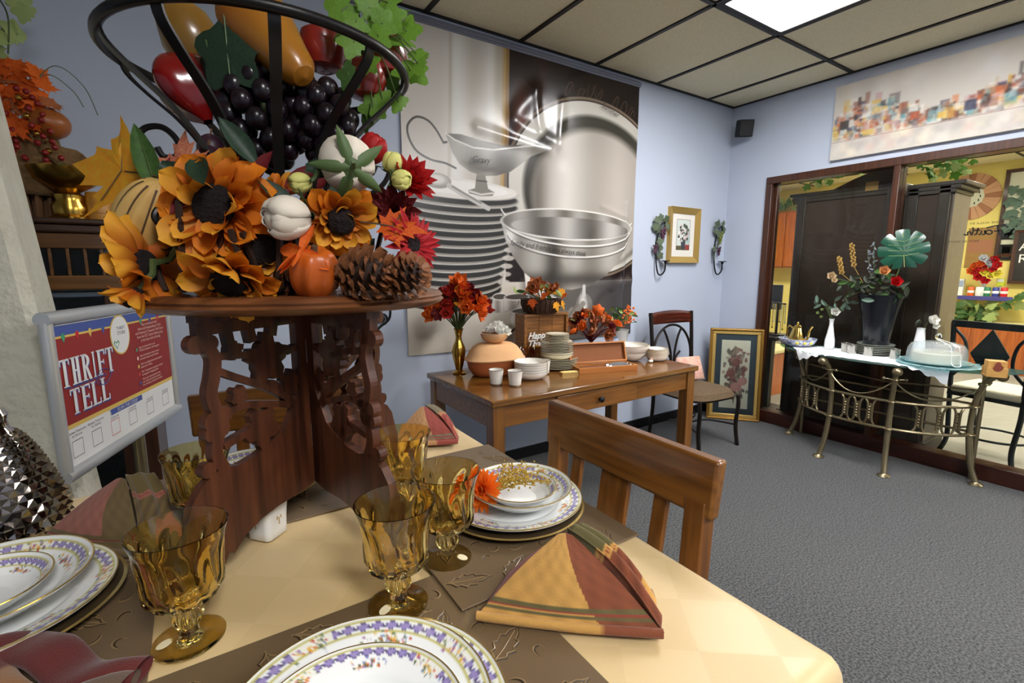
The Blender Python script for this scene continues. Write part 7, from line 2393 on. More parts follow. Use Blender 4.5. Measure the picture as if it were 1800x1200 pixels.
nst = 22
z = 0.010
row = 0
far_side = MB()
while z < 0.178:
    r, nrm = prof_at(z)
    w_ = 2 * PI * r / nst
    for k in range(nst):
        a = 2 * PI * (k + 0.5 * (row % 2)) / nst
        n3 = Vector((nrm.x * math.cos(a), nrm.x * math.sin(a), nrm.z))
        p = Vector((r * 0.95 * math.cos(a), r * 0.95 * math.sin(a), z))
        if n3.x * 0.25 - n3.y * 0.97 > -0.30:
            put('stud', stud, t, p, face_to(n3), scale=(w_ * 1.04, w_ * 0.98, w_ * 0.95))
        else:
            M = Matrix.Translation(p) @ face_to(n3).to_4x4() @ Matrix.Diagonal((w_ * 1.04, w_ * 0.98, w_ * 0.95, 1))
            far_side.add([tuple(v.co) for v in stud.vertices], [tuple(q_.vertices) for q_ in stud.polygons], M=M)
    z += w_ * 0.60
    row += 1
o = far_side.build('far_studs', 'mirror_silver', t, smooth=False)
o['kind'] = 'stuff'

# ---------------------------------------------------------------- carved folding stand
wood('stand_wood', (92, 50, 29), (48, 23, 12), 0.42, 'Z', scale=1.2, coat=0.1)
wood('stand_top_wood', (124, 76, 42), (88, 50, 26), 0.35, 'X', coat=0.2)
mat('wrought_iron', (26, 24, 24), 0.38, metal=0.5, bump=(50, 0.15, 0.002))
mat('hinge_steel', (150, 146, 138), 0.3, metal=0.9)
SX, SY = 0.150, 0.860
PHt = 0.366
st = thing('carved_stand', 'carved fretwork folding stand with round top, centre of the table', 'stand', (SX, SY, TZ + 0.0038))


def ribbon2(mb, pts, w, th):
    """Flat band of given width following points (s, z) in a fretwork panel."""
    P = [Vector((p[0], p[1])) for p in pts]
    m_ = len(P)
    Wd = w if isinstance(w, list) else [w] * m_
    Lf, Rt = [], []
    for i in range(m_):
        t_ = (P[min(i + 1, m_ - 1)] - P[max(i - 1, 0)]).normalized()
        n_ = Vector((-t_.y, t_.x))
        Lf.append(P[i] + n_ * Wd[i] / 2)
        Rt.append(P[i] - n_ * Wd[i] / 2)
    for i in range(m_ - 1):
        quad = [Lf[i], Lf[i + 1], Rt[i + 1], Rt[i]]
        mb.prism([(q_.x, q_.y) for q_ in quad], -th / 2, th / 2)
    return mb


def curve2(pts, n=5):
    return [(p.x, p.y) for p in bez([(a, b, 0) for a, b in pts], n)]


def blob(mb, c, r, th, n=14):
    mb.prism([(c[0] + r * math.cos(2 * PI * k / n), c[1] + r * math.sin(2 * PI * k / n)) for k in range(n)], -th / 2, th / 2)


def fleaf(mb, c, s, ang, th):
    """Toothed vine leaf cut from the board."""
    pts = []
    for k in range(28):
        a = 2 * PI * k / 28
        r = s * (0.78 + 0.16 * math.cos(5 * a) + (0.10 if k % 2 else -0.02))
        pts.append((c[0] + r * 0.92 * math.cos(a + ang), c[1] + r * math.sin(a + ang)))
    n = len(pts)
    for i in range(n):
        mb.prism([c, pts[i], pts[(i + 1) % n]], -th / 2, th / 2)


TH = 0.013
fp = MB()
fp.bx(0.004, 0.030, 0.072, PHt, -TH / 2, TH / 2)
fp.bx(0.030, 0.195, PHt - 0.017, PHt, -TH / 2, TH / 2)
# solid foot: arch below, sloping shoulder above (strips across)
top_ = [(0.004, 0.24), (0.03, 0.235), (0.06, 0.186), (0.09, 0.170), (0.12, 0.160), (0.150, 0.156), (0.174, 0.162), (0.181, 0.161), (0.190, 0.158), (0.208, 0.148), (0.224, 0.128), (0.233, 0.098), (0.237, 0.060), (0.240, 0.0)]
bot_ = [(0.004, 0.072), (0.03, 0.066), (0.06, 0.064), (0.09, 0.063), (0.12, 0.058), (0.150, 0.047), (0.170, 0.030), (0.178, 0.036), (0.186, 0.022), (0.196, 0.030), (0.206, 0.008), (0.214, 0.0), (0.226, 0.0), (0.240, -0.001)]
for i in range(len(top_) - 1):
    fp.prism([bot_[i], bot_[i + 1], top_[i + 1], top_[i]], -TH / 2, TH / 2)
# scrolling outer band with knobs
ribbon2(fp, curve2([(0.182, PHt - 0.012), (0.180, 0.335), (0.172, 0.315), (0.176, 0.290), (0.182, 0.268), (0.176, 0.245), (0.164, 0.232)]), 0.017, TH)
ribbon2(fp, curve2([(0.168, 0.222), (0.178, 0.205), (0.182, 0.185), (0.178, 0.170), (0.172, 0.158)]), 0.017, TH)
for c, r in (((0.196, 0.338), 0.0125), ((0.176, 0.338), 0.011), ((0.182, 0.230), 0.014), ((0.172, 0.218), 0.013), ((0.186, 0.214), 0.011), ((0.196, 0.166), 0.011), ((0.164, 0.236), 0.011)):
    blob(fp, c, r, TH)
# leaves and stems
fleaf(fp, (0.085, 0.300), 0.043, 0.3, TH)
fleaf(fp, (0.105, 0.198), 0.036, 1.0, TH)
fleaf(fp, (0.045, 0.255), 0.022, 0.5, TH)
fleaf(fp, (0.140, 0.255), 0.017, 0.9, TH)
fleaf(fp, (0.140, 0.322), 0.016, 0.2, TH)
for pts, w in (([(0.03, 0.205), (0.06, 0.235), (0.10, 0.262), (0.145, 0.285), (0.172, 0.30)], 0.010), ([(0.05, 0.22), (0.095, 0.232), (0.13, 0.24), (0.165, 0.236)], 0.010), ([(0.03, 0.26), (0.05, 0.235), (0.055, 0.215)], 0.009),
               ([(0.085, 0.30), (0.12, 0.312), (0.172, 0.318)], 0.010), ([(0.075, 0.335), (0.07, PHt - 0.01)], 0.014), ([(0.11, 0.33), (0.115, PHt - 0.01)], 0.014), ([(0.145, 0.325), (0.15, PHt - 0.01)], 0.012), ([(0.03, 0.31), (0.05, 0.305)], 0.010),
               ([(0.12, 0.20), (0.15, 0.195), (0.17, 0.19)], 0.010), ([(0.10, 0.17), (0.11, 0.19)], 0.012), ([(0.065, 0.245), (0.08, 0.262), (0.092, 0.258)], 0.009)):
    ribbon2(fp, curve2(pts, 4), w, TH)
# panel mesh lies in (s, z): turn it upright along +x
fp.v = [(x, z, y) for x, y, z in fp.v]
fp.f = [tuple(reversed(f)) for f in fp.f]
fpm = fp.mesh('fretwork_panel', smooth=False)
fpm.materials.append(MATS['stand_wood'])
for ang in (216.0, 287.0, 36.0, 84.0):
    put('fretwork_panel', fpm, st, (0, 0, 0), (0, 0, math.radians(ang)))
MB().tube([(0, 0, 0.11), (0, 0, PHt)], 0.006, 8).build('hinge_post', 'stand_wood', st)
for z in (0.155, 0.30):
    MB().tube([(-0.004, -0.0085, z - 0.02), (-0.004, -0.0085, z + 0.02)], 0.0028, 8).build('hinge', 'hinge_steel', st)
for ang in (216.0, 287.0, 36.0, 84.0):
    MB().box((0.10, 0, PHt + 0.006), (0.19, 0.022, 0.012), M=Matrix.Rotation(math.radians(ang), 4, 'Z')).build('cleat', 'stand_wood', st)
tz0 = PHt + 0.012
top = st
MB().lathe([(0, tz0), (0.216, tz0), (0.226, tz0 + 0.004), (0.230, tz0 + 0.009), (0.226, tz0 + 0.0125), (0.2285, tz0 + 0.016), (0.224, tz0 + 0.021), (0.218, tz0 + 0.023), (0, tz0 + 0.023)], 96).build('round_top', 'stand_top_wood', st, angle=30)
ZS = TZ + 0.0038 + tz0 + 0.023          # upper face of the stand

# ---------------------------------------------------------------- wrought iron basket
BX, BY = 0.120, 0.850
bk = thing('iron_basket', 'tall black wrought iron basket on the carved stand, full of fruit', 'basket', (BX, BY, ZS))
zr_ = 1.58 - ZS
RP = [(0.075, 0.004), (0.062, 0.06), (0.063, 0.11), (0.075, 0.16), (0.095, 0.205), (0.128, 0.25), (0.166, 0.285), (0.192, 0.312), (0.198, zr_)]
NSTR = 10
for k in range(NSTR):
    a = 2 * PI * (k + 0.35) / NSTR
    path = bez([(r * math.cos(a), r * math.sin(a), z) for r, z in RP], 4)
    MB().strap(path, (-math.sin(a), math.cos(a), 0), 0.014, 0.0035).build('strap', 'wrought_iron', bk)
MB().tube([(0.2 * math.cos(a), 0.2 * math.sin(a), zr_) for a in np.linspace(0, 2 * PI, 72, endpoint=False)], 0.0068, 10, closed=True).build('rim', 'wrought_iron', bk)
MB().tube([(0.076 * math.cos(a), 0.076 * math.sin(a), 0.006) for a in np.linspace(0, 2 * PI, 48, endpoint=False)], 0.0055, 8, closed=True).build('base_ring', 'wrought_iron', bk)
MB().tube([(0.066 * math.cos(a), 0.066 * math.sin(a), 0.115) for a in np.linspace(0, 2 * PI, 48, endpoint=False)], 0.004, 8, closed=True).build('waist_ring', 'wrought_iron', bk)
for k, (deg, up) in enumerate(((174, 1.0), (350, 1.0), (84, 1.0), (205, 0.50), (264, 0.45))):
    a = math.radians(deg)
    pl = []
    for (r, z) in [(0.070, 0.13), (0.105, 0.145), (0.150, 0.165), (0.172, 0.195), (0.165, 0.225), (0.142, 0.232), (0.125, 0.215), (0.128, 0.195), (0.143, 0.192), (0.150, 0.204)]:
        pl.append((r * math.cos(a), r * math.sin(a), z * up))
    MB().tube(bez(pl, 6), 0.0042, 8).build('scroll', 'wrought_iron', bk)

# ---------------------------------------------------------------- fruit in the basket
mat('pear_skin', (160, 112, 30), 0.3, vary=(5, (150, 82, 24), 0.25), coat=0.2)  # pear, mango, pepper and apple skins darkened to stand in for basket shade
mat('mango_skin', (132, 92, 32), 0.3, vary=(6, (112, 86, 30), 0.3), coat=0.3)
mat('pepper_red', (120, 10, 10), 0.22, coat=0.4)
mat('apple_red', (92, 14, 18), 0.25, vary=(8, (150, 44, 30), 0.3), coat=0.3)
mat('grape_black', (17, 10, 17), 0.28, coat=0.15, vary=(20, (28, 15, 24), 0.3))
mat('plum', (58, 30, 44), 0.4)
mat('leaf_deep', (18, 34, 22), 0.55, vary=(14, (36, 62, 40), 0.3))
mat('ivy_bright', (140, 180, 66), 0.5, vary=(18, (74, 124, 42), 0.3), translucent=0.45)
mat('gourd_cream', (206, 172, 104), 0.55, vary=(40, (192, 150, 80), 0.3))
mat('gourd_line', (84, 62, 40), 0.7)
mat('pumpkin_orange', (196, 98, 28), 0.35, vary=(7, (168, 74, 22), 0.3))
mat('cone_scale', (116, 70, 40), 0.5, vary=(30, (150, 98, 62), 0.3))
mat('cone_core', (46, 28, 18), 0.7)
mat('sun_petal', (255, 255, 255), 0.6, attr='tint', translucent=0.35)
mat('sun_disk', (22, 12, 10), 0.95, bump=(220, 1.0, 0.006))
mat('rose_white', (232, 222, 204), 0.6, translucent=0.2)
mat('sepal_green', (74, 96, 52), 0.55)
mat('bud_yellow', (206, 202, 116), 0.6)
mat('mum_red', (176, 24, 24), 0.6, translucent=0.3)
mat('gerbera_red', (186, 36, 44), 0.6, translucent=0.3)
mat('maroon_deep', (88, 14, 16), 0.65, translucent=0.2)
mat('maple_gold', (214, 168, 46), 0.55, vary=(14, (222, 140, 30), 0.25), translucent=0.35)
mat('leaf_pink', (206, 96, 78), 0.6, vary=(18, (226, 160, 120), 0.2), translucent=0.35)
TC = Vector((-0.543, -0.827, 0.15))     # side of the arrangement that faces into the room
RTV = Vector((0.836, -0.549, 0.0))
UPV = Vector((0, 0, 1))


def facing(r, u, f=1.0):
    """Direction from parts: r along the room's front edge, u upward, f out of the arrangement."""
    return RTV * r + UPV * u + TC * f


def turned(prof, n=28):
    return MB().lathe(prof, n, cap=False)


t = thing('yellow_pear', 'large yellow pear leaning over the front of the iron basket', 'fruit', (0.1229, 0.8261, 1.6144), rot=face_to(facing(0.62, -0.72, 0.25)).to_euler())
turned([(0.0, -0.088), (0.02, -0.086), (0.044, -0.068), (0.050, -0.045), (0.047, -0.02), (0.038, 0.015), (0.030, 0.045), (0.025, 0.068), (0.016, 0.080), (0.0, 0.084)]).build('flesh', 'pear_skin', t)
MB().tube([(0, 0, -0.086), (0.004, 0, -0.105)], 0.003, 6).build('stalk', 'twig', t)
t = thing('mango', 'yellow-brown mango in the iron basket beside the red pepper', 'fruit', (0.0269, 0.9342, 1.6292), rot=face_to(facing(-0.3, 0.9, 0.2)).to_euler())
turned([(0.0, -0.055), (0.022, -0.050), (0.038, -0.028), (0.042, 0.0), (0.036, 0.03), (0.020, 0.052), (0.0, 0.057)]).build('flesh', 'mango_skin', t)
for k in range(5):
    put('calyx_leaf', with_mat(OVAL, 'twig'), t, (0.004, 0, 0.056), (0.3, 0.2, k * 1.25), scale=(0.016,) * 3)
t = thing('red_pepper', 'glossy red pepper hanging at the basket rim', 'vegetable', (0.0184, 0.9199, 1.5532), rot=face_to(facing(0.45, -0.85, 0.1)).to_euler())
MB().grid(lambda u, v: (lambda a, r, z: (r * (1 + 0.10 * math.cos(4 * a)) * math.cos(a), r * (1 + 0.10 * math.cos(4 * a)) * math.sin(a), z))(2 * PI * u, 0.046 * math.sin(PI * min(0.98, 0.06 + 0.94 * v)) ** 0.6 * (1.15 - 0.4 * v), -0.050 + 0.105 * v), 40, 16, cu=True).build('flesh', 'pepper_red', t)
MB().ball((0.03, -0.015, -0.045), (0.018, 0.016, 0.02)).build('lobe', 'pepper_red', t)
for px_, lb, P, r in ((0, 'dark red apple behind the pear', (0.2105, 0.8951, 1.6447), 0.040), (1, 'dark red apple half hidden by ivy', (0.2923, 0.8397, 1.6353), 0.040), (2, 'dark red apple deep in the basket under the ivy', (0.2570, 0.8301, 1.5881), 0.036)):
    t = thing('red_apple', lb, 'fruit', P, 0, 'apples in the basket')
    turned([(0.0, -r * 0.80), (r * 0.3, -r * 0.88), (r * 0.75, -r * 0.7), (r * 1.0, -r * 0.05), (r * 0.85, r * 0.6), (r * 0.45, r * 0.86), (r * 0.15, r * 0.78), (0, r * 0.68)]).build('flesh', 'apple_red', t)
    MB().tube([(0, 0, r * 0.68), (0.004, 0, r * 1.15)], 0.002, 5).build('stalk', 'twig', t)
gm_ = MB().ball((0, 0, 0), 1.0, 14, 10).mesh('grape')
gm_.materials.append(MATS['grape_black'])
for lb, c, rr_, n in (('black grape bunch filling the basket front', (0.1099, 0.8589, 1.5145), 0.060, 46), ('black grape bunch on the ivy side of the basket', (0.1895, 0.8240, 1.5104), 0.046, 32), ('black grape bunch high in the basket behind the straps', (0.1490, 0.9104, 1.5734), 0.055, 28)):
    t = thing('grape_bunch', lb, 'grapes', c, 0, 'grape bunches in the basket')
    for k in range(n):
        zz = 1 - 2 * (k + 0.5) / n
        q_ = math.sqrt(1 - zz * zz)
        a = k * 2.39996
        put('grape', gm_, t, (rr_ * 0.85 * q_ * math.cos(a), rr_ * 0.85 * q_ * math.sin(a), rr_ * 1.15 * zz), (0, 0, a), scale=(0.0145, 0.0145, 0.0165))
    MB().tube([(0, 0, -rr_), (0, 0, rr_ * 1.3)], 0.004, 6).build('stalk', 'stem_green', t)
for lb, c in (('dark plum at the basket foot by the pink leaf', (0.0320, 0.8541, 1.4394)), ('dark plum just above the pink leaf', (0.0378, 0.8911, 1.4641))):
    t = thing('plum', lb, 'fruit', c, 0, 'plums at the basket foot')
    MB().ball((0, 0, 0), (0.020, 0.020, 0.022), 16, 10).build('flesh', 'plum', t)
    MB().tube([(0, 0, 0.02), (0.002, 0, 0.03)], 0.0015, 5).build('stalk', 'twig', t)
for nm_, c, d_, s_, m_, lb in (('dark_leaf', (0.0637, 0.8266, 1.5893), facing(-0.1, -0.1, 1), 0.060, 'leaf_deep', 'big dark green leaf hanging over the basket rim'), ('dark_leaf', (0.0452, 0.8568, 1.5692), facing(-0.5, -0.3, 1), 0.040, 'leaf_deep', 'smaller dark green leaf below the big one')):
    t = thing(nm_, lb, 'leaf', c, rot=face_to(d_, (0.1, 0.1, -1)).to_euler(), group='dark leaves at the basket')
    put('blade', with_mat(IVY, m_), t, scale=(s_,) * 3)
    MB().tube([(0, -s_ * 0.9, 0.001), (0, s_ * 0.8, -0.004)], 0.0012, 5).build('midrib', 'sepal_green', t)

# ivy spilling over the right of the rim
t = thing('ivy_spray', 'bright green silk ivy spilling over the basket rim', 'ivy', (0.2496, 0.7963, 1.6419))
o_ = t.location.copy()
pots = [(0.2171, 0.7979, 1.6660), (0.2271, 0.7622, 1.6390), (0.2532, 0.7750, 1.6703), (0.2670, 0.7618, 1.6475), (0.3046, 0.7927, 1.6873), (0.2226, 0.7599, 1.6103), (0.3086, 0.7949, 1.6474), (0.3316, 0.7886, 1.6292), (0.3216, 0.7902, 1.6018), (0.2117, 0.7586, 1.5634), (0.2465, 0.7648, 1.5900), (0.3004, 0.7950, 1.5515), (0.2755, 0.7994, 1.5525), (0.2614, 0.8062, 1.5390), (0.2517, 0.8220, 1.5240), (0.3241, 0.7650, 1.6052), (0.3215, 0.8019, 1.6658), (0.3025, 0.8242, 1.5865), (0.2167, 0.8262, 1.6871), (0.2531, 0.7414, 1.6185), (0.2501, 0.7916, 1.6842), (0.2883, 0.7927, 1.6952), (0.2202, 0.8156, 1.6419), (0.2555, 0.7893, 1.6246), (0.2872, 0.7767, 1.6697), (0.2565, 0.8544, 1.5865)]
stm_ = MB()
for k, p in enumerate(pots):
    P = Vector(p) - o_
    stm_.tube(bez([(0, 0.02, -0.02), P * 0.5 + Vector((0, 0, 0.02)), P], 3), 0.0012, 4)
    s_ = random.uniform(0.019, 0.028) * (1.25 if k in (8, 15) else 1)
    put('leaf', with_mat(IVY, 'ivy_bright' if k not in (9, 14, 17) else 'leaf_green'), t, P, rand_face(TC + Vector((0, 0, 0.2)), 0.75), scale=(s_,) * 3)
stm_.build('stems', 'stem_green', t)


# ---------------------------------------------------------------- flowers, gourds and cones around the basket foot
def sunflower(c, d, r, label, n=15, seed=0, droop=0.0, disk=0.36):
    rn = random.Random(seed)
    t = thing('silk_sunflower', label, 'flower', c, rot=face_to(d).to_euler(), group='silk sunflowers')
    b0, b1, b2 = c3(176, 74, 8), c3(238, 142, 24), c3(250, 184, 54)
    meshes = [petal_mesh(1.0, 0.60, 0.34, bd, 8, 6, 2.0, 'petal', (b0, b1 if q_ else b2), 0.05) for q_, bd in enumerate((0.35, -0.25, 0.1))]
    for me in meshes:
        me.materials.append(MATS['sun_petal'])
    for l, (nn_, tilt, sc, r0) in enumerate(((n, 0.05, 1.0, 0.26), (n - 3, 0.42, 0.86, 0.22), (7, 0.85, 0.6, 0.22))):
        for k in range(nn_):
            a = 2 * PI * (k + 0.45 * l) / nn_ + rn.uniform(-0.12, 0.12)
            R = Matrix.Rotation(a, 3, 'Z') @ Matrix.Rotation(-(tilt + rn.uniform(-0.22, 0.22) - droop), 3, 'Y') @ Matrix.Rotation(rn.uniform(-0.35, 0.35), 3, 'X')
            put('petal', meshes[rn.randrange(3)], t, (r * r0 * math.cos(a), r * r0 * math.sin(a), -0.006), R, scale=(r * sc * 0.78 * rn.uniform(0.85, 1.1), r * sc * 0.82 * rn.uniform(0.85, 1.15), r * sc * 0.78))
    MB().lathe([(0, -0.012), (r * disk * 0.8, -0.010), (r * disk, 0.0), (r * disk * 0.92, 0.010), (r * disk * 0.5, 0.016), (0, 0.015)], 28).build('seed_disk', 'sun_disk', t)
    MB().tube([(0, 0, -0.01), (0, 0, -0.035), (0.004, 0.01, -0.05)], 0.004, 6).build('stalk', 'stem_green', t)
    return t


sunflower((0.0307, 0.7383, 1.3636), facing(-0.12, 0.02, 1.0), 0.079, 'largest orange silk sunflower, facing out at the front of the stand', 16, 1)
sunflower((0.1681, 0.6754, 1.3473), facing(0.55, -0.55, 0.65), 0.052, 'orange silk sunflower between the white bud and the pinecone', 13, 2)
sunflower((0.0369, 0.7052, 1.2700), facing(0.05, -0.75, 0.7), 0.062, 'orange silk sunflower drooping over the front edge of the stand', 13, 3)
sunflower((-0.0546, 0.7926, 1.2871), facing(-0.80, -0.25, 0.10), 0.066, 'orange silk sunflower turned away at the end by the sign', 12, 4, droop=0.25)
sunflower((0.0996, 0.7586, 1.3911), facing(0.1, 0.5, 0.8), 0.036, 'small orange silk flower peeping behind the white bud', 9, 5, disk=0.2)
sunflower((0.0785, 0.7211, 1.3080), facing(0.3, -0.2, 0.9), 0.050, 'orange silk sunflower with black centre under the white bud', 10, 6, disk=0.45)
sunflower((-0.0650, 0.7625, 1.2504), facing(-0.4, -0.85, 0.45), 0.036, 'orange silk blossom hanging below the stand edge', 8, 7, droop=-0.5, disk=0.2)


def bud(c, d, r, m, label, n=7, sep=True, name='rose_bud'):
    t = thing(name, label, 'flower', c, rot=face_to(d).to_euler(), group='silk rose buds')
    MB().ball((0, 0, 0), (r * 0.86, r * 0.86, r * 1.05), 18, 12).build('heart', m, t)
    pm_ = with_mat(petal_mesh(1.0, 1.25, 0.0, 0.0, 6, 6), m)
    for k in range(n):
        a = k * 2.4
        mb = MB()

        def f(u, v, a=a, k=k):
            th = a + (v - 0.5) * 1.9
            z = r * (-1.0 + 2.0 * u)
            q_ = r * (0.90 + 0.032 * (k % 4)) * math.sqrt(max(0.02, 1 - (0.93 * (u * 2 - 1)) ** 2)) + r * (0.10 + 0.06 * (k % 4)) * u * u * (1 - 0.5 * abs(2 * v - 1))
            return (q_ * math.cos(th), q_ * math.sin(th), z * 1.04 - 0.30 * r * u * (2 * v - 1) ** 2)
        mb.grid(f, 9, 8).build('petal', m, t, solid=0.0012, angle=180)
    if sep:
        for k in range(5):
            put('sepal', with_mat(petal_mesh(1.0, 0.34, 0.3, 0.55), 'sepal_green'), t, (0, 0, -r * 1.13), Matrix.Rotation(2 * PI * k / 5, 3, 'Z') @ Matrix.Rotation(0.0, 3, 'Y'), scale=(r * 1.45, r * 1.3, r * 1.0))
    MB().tube([(0, 0, -r), (0.0, 0.004, -r * 1.6), (0.003, 0.012, -r * 2.1)], 0.0032, 6).build('stalk', 'sepal_green', t)
    return t


bud((0.1031, 0.6696, 1.3468), facing(-0.55, -0.25, 0.75), 0.026, 'rose_white', 'white silk rose bud beside the largest sunflower')
bud((0.1866, 0.6891, 1.4230), facing(-0.35, 0.35, -0.75), 0.036, 'rose_white', 'big white silk rose seen from behind with green sepals')
bud((0.1284, 0.7105, 1.3968), facing(-0.7, -0.3, 0.5), 0.013, 'bud_yellow', 'small closed green rose bud above the white bud')
bud((0.2517, 0.6969, 1.4348), facing(0.1, 0.9, 0.2), 0.014, 'bud_yellow', 'small yellow bud at the red carnation')
bud((0.2525, 0.6672, 1.4068), facing(0.7, -0.3, 0.6), 0.013, 'bud_yellow', 'small pale bud in front of the red carnation')
bud((0.2394, 0.7462, 1.4616), facing(0.5, 0.7, 0.2), 0.020, 'mum_red', 'red rose bud pointing up beside the ivy')


def silk_mum(c, d, r, m, label, layers, W=0.26, disk=None, name='silk_mum', bend=0.25):
    t = thing(name, label, 'flower', c, group='red silk flowers')
    mum_parts(t, Vector((0, 0, 0)), d, r, m, layers, W, bend=bend)
    if disk:
        R = face_to(d)
        MB().lathe([(0, -0.002), (disk, 0.0), (disk * 0.8, 0.006), (0, 0.007)], 20).build('seed_disk', 'sun_disk', t, rot=R)
    return t


silk_mum((0.2761, 0.7067, 1.4100), facing(0.6, 0.35, 0.5), 0.044, 'mum_red', 'ruffled red silk carnation at the mural side', ((12, 0.1, 1.0), (12, 0.5, 0.95), (10, 0.9, 0.8), (8, 1.2, 0.6)), 0.42)
silk_mum((0.2460, 0.6881, 1.3652), facing(0.3, -0.1, 0.9), 0.040, 'maroon_deep', 'dark maroon silk carnation under the red one', ((12, 0.1, 1.0), (12, 0.5, 0.95), (8, 1.0, 0.7)), 0.45)
silk_mum((0.2557, 0.6427, 1.3170), facing(0.75, 0.05, 0.65), 0.050, 'gerbera_red', 'red silk gerbera with dark centre above the pinecones', ((17, 0.0, 1.0), (15, 0.22, 0.85)), 0.24, 0.013, name='silk_gerbera', bend=0.05)


# gourds
t = thing('striped_gourd', 'cream striped gourd behind the largest sunflower', 'gourd', (-0.0489, 0.8418, 1.3461), rot=face_to(facing(0.55, 0.75, 0.25)).to_euler())
ridg = 10


def gou(u, v):
    a = 2 * PI * u
    p = PI * v
    k = 1 + 0.06 * math.cos(ridg * a)
    return (0.038 * math.sin(p) ** 0.9 * k * math.cos(a), 0.038 * math.sin(p) ** 0.9 * k * math.sin(a), -0.066 * math.cos(p))


MB().grid(gou, 60, 20, cu=True).build('flesh', 'gourd_cream', t)
for k in range(ridg):
    a = 2 * PI * (k + 0.5) / ridg
    MB().tube([(0.0368 * math.sin(p) ** 0.9 * 0.95 * math.cos(a), 0.0368 * math.sin(p) ** 0.9 * 0.95 * math.sin(a), -0.066 * math.cos(p)) for p in np.linspace(0.45, PI - 0.45, 14)], 0.0018, 5).build('stripe', 'gourd_line', t)
t = thing('orange_gourd', 'smooth orange gourd between the sunflower and the pinecone', 'gourd', (0.1308, 0.6696, 1.2798), rot=face_to(facing(0.15, 0.8, 0.35)).to_euler())
MB().grid(lambda u, v: (lambda a, p: (0.030 * math.sin(p) ** 0.8 * (1 + 0.07 * math.cos(7 * a)) * math.cos(a), 0.030 * math.sin(p) ** 0.8 * (1 + 0.07 * math.cos(7 * a)) * math.sin(a), -0.036 * math.cos(p) - 0.010 * math.exp(-((PI - p) / 0.35) ** 2)))(2 * PI * u, PI * v), 48, 20, cu=True).build('flesh', 'pumpkin_orange', t)
MB().tube([(0, 0, 0.022), (0.002, 0, 0.036)], [0.005, 0.004], 8).build('stalk', 'gourd_line', t)
for k in range(6):
    put('petal', with_mat(OVAL, 'petal_orange'), t, (-0.012, -0.004, 0.03), rand_face(facing(-0.3, 0.8, 0.4), 0.5), scale=(0.04,) * 3)


def pinecone(c, d, r, L_, label, openness):
    t = thing('pinecone', label, 'pinecone', c, rot=face_to(d).to_euler(), group='pinecones on the stand')
    MB().ball((0, 0, 0), (r * 0.62, r * 0.62, L_ * 0.48), 14, 10).build('core', 'cone_core', t)
    sc = MB()
    sc.grid(lambda u, v: (u, (v - 0.5) * (0.35 + 0.75 * u) * (1 if u < 0.85 else 0.72), 0.10 * u * u - 0.10 * (2 * v - 1) ** 2 * u), 4, 4)
    sc.add([(0.80, -0.36, -0.02), (1.02, 0, 0.16), (0.80, 0.36, -0.02), (0.90, 0, -0.10)], [(0, 1, 3), (1, 2, 3), (0, 2, 1)])
    me = sc.mesh('scale', angle=30)
    me.materials.append(MATS['cone_scale'])
    n = 62
    for k in range(n):
        u = (k + 0.5) / n
        a = k * 2.39996
        z = L_ * (u - 0.5)
        rr_ = r * math.sin(PI * (0.10 + 0.84 * u)) ** 0.75
        R = Matrix.Rotation(a, 3, 'Z') @ Matrix.Rotation(-(openness + 0.9 * (u - 0.35)), 3, 'Y')
        s_ = rr_ * 0.62 + 0.004
        put('scale', me, t, (rr_ * 0.42 * math.cos(a), rr_ * 0.42 * math.sin(a), z), R, scale=(s_, s_ * 0.95, s_))


pinecone((0.1880, 0.6435, 1.2767), facing(0.90, 0.15, 0.35), 0.036, 0.072, 'fat brown pinecone at the front of the stand', 0.35)
pinecone((0.2392, 0.6273, 1.2728), facing(0.85, 0.45, 0.3), 0.030, 0.056, 'smaller open pinecone at the end of the stand', 0.15)
pinecone((0.0961, 0.7315, 1.2625), facing(-0.9, 0.1, 0.3), 0.028, 0.060, 'pinecone lying in shade behind the orange gourd', 0.3)

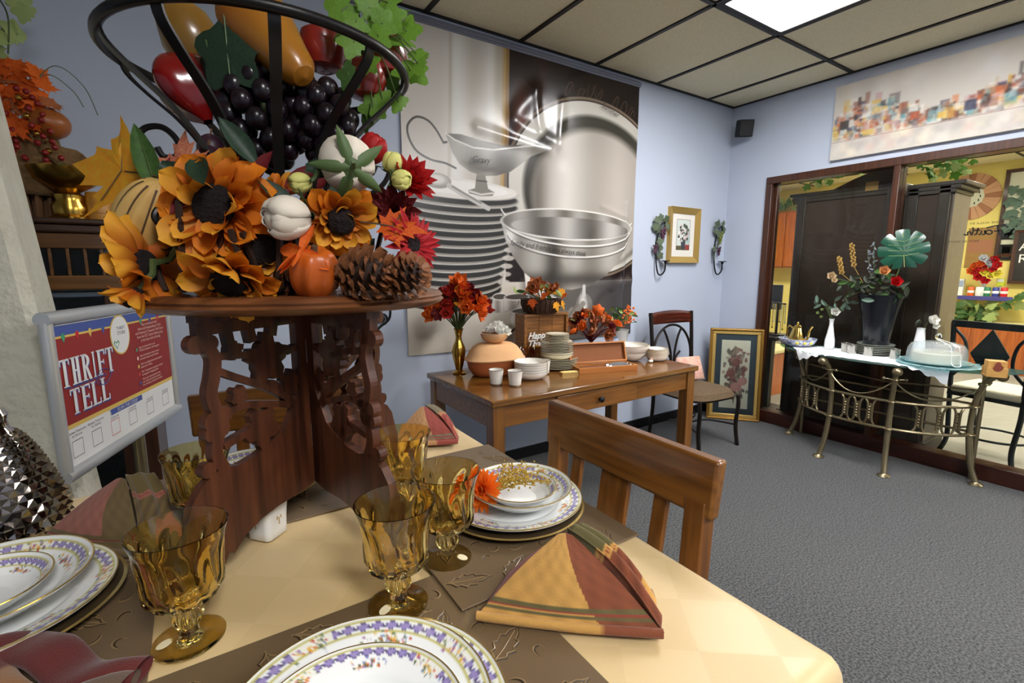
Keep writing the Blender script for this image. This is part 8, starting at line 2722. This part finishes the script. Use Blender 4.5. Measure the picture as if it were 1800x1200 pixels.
# loose leaves
for nm_, c, d_, up_, s_, m_, lb in (('gold_leaf', (-0.0711, 0.8694, 1.4174), facing(-0.2, 0.15, 1), RTV * -1 + UPV * 0.25, 0.118, 'maple_gold', 'large golden maple leaf reaching out toward the hutch'),
                                    ('gold_leaf', (-0.0538, 0.8880, 1.3830), facing(-0.1, 0.3, 1), RTV * -0.8 - UPV * 0.35, 0.075, 'maple_gold', 'golden leaf just under the large one, above the striped gourd'),
                                    ('pink_leaf', (-0.0004, 0.8306, 1.4262), facing(-0.1, 0.1, 1), UPV + RTV * -0.1, 0.062, 'leaf_pink', 'pink and red leaf standing behind the largest sunflower'),
                                    ('orange_leaf', (0.2283, 0.6407, 1.3402), facing(0.2, 0.5, 0.8), RTV, 0.056, 'leaf_orange', 'orange leaf lying over the pinecones'),
                                    ('orange_leaf', (0.2382, 0.6912, 1.3546), facing(0.1, 0.7, 0.6), RTV * 0.6 + UPV * 0.5, 0.045, 'leaf_orange', 'orange leaf behind the pinecones, under the maroon flower')):
    t = thing(nm_, lb, 'leaf', c, rot=face_to(d_, up_).to_euler(), group='silk leaves on the stand')
    put('blade', with_mat(ML, m_), t, scale=(s_,) * 3)
    MB().tube([(0, -s_ * 0.75, 0.0012), (0, -s_ * 0.2, 0.0014), (0, s_ * 0.7, -s_ * 0.10)], 0.0011, 5).tube([(0, 0, 0.0012), (s_ * 0.4, s_ * 0.15, s_ * 0.01)], 0.0008, 4).tube([(0, 0, 0.0012), (-s_ * 0.4, s_ * 0.15, s_ * 0.01)], 0.0008, 4).build('vein', 'gourd_line', t)
t = thing('green_blade', 'narrow olive green leaf standing by the golden maple leaf', 'leaf', (-0.0336, 0.8274, 1.3887), rot=face_to(facing(0.5, 0.1, 0.9), UPV).to_euler(), group='silk leaves on the stand')
put('blade', with_mat(petal_mesh(1.0, 0.34, 0.4, 0.2), 'leaf_green'), t, rot=(0, 0, PI / 2 + 0.2), scale=(0.085,) * 3)
MB().tube([(0, 0, 0), (-0.015, 0.08, 0.012)], 0.001, 4).build('midrib', 'stem_green', t)
fil = MB()
t = thing('moss_bed', 'dark twig and moss bed tucked under the silk flowers', 'moss', (0.10, 0.83, ZS))
for k in range(90):
    a = k * 2.4
    r = 0.15 * math.sqrt((k + 0.5) / 90)
    p = Vector((r * math.cos(a), r * math.sin(a), 0.006))
    fil.tube([p, p + Vector((random.uniform(-.03, .03), random.uniform(-.03, .03), random.uniform(0.03, 0.12)))], 0.004, 4)
o = fil.build('twigs', 'cone_core', t)
o['kind'] = 'stuff'
for k in range(60):
    a = k * 2.4
    r = 0.13 * math.sqrt((k + 0.5) / 60)
    put('leaf', with_mat(OVAL, ['leaf_deep', 'leaf_dark', 'leaf_deep', 'petal_maroon', 'leaf_deep'][k % 5]), t, (r * math.cos(a), r * math.sin(a), 0.05 + 0.03 * (k % 5)), rand_face(TC + UPV * 0.5, 0.7), scale=(0.06,) * 3)
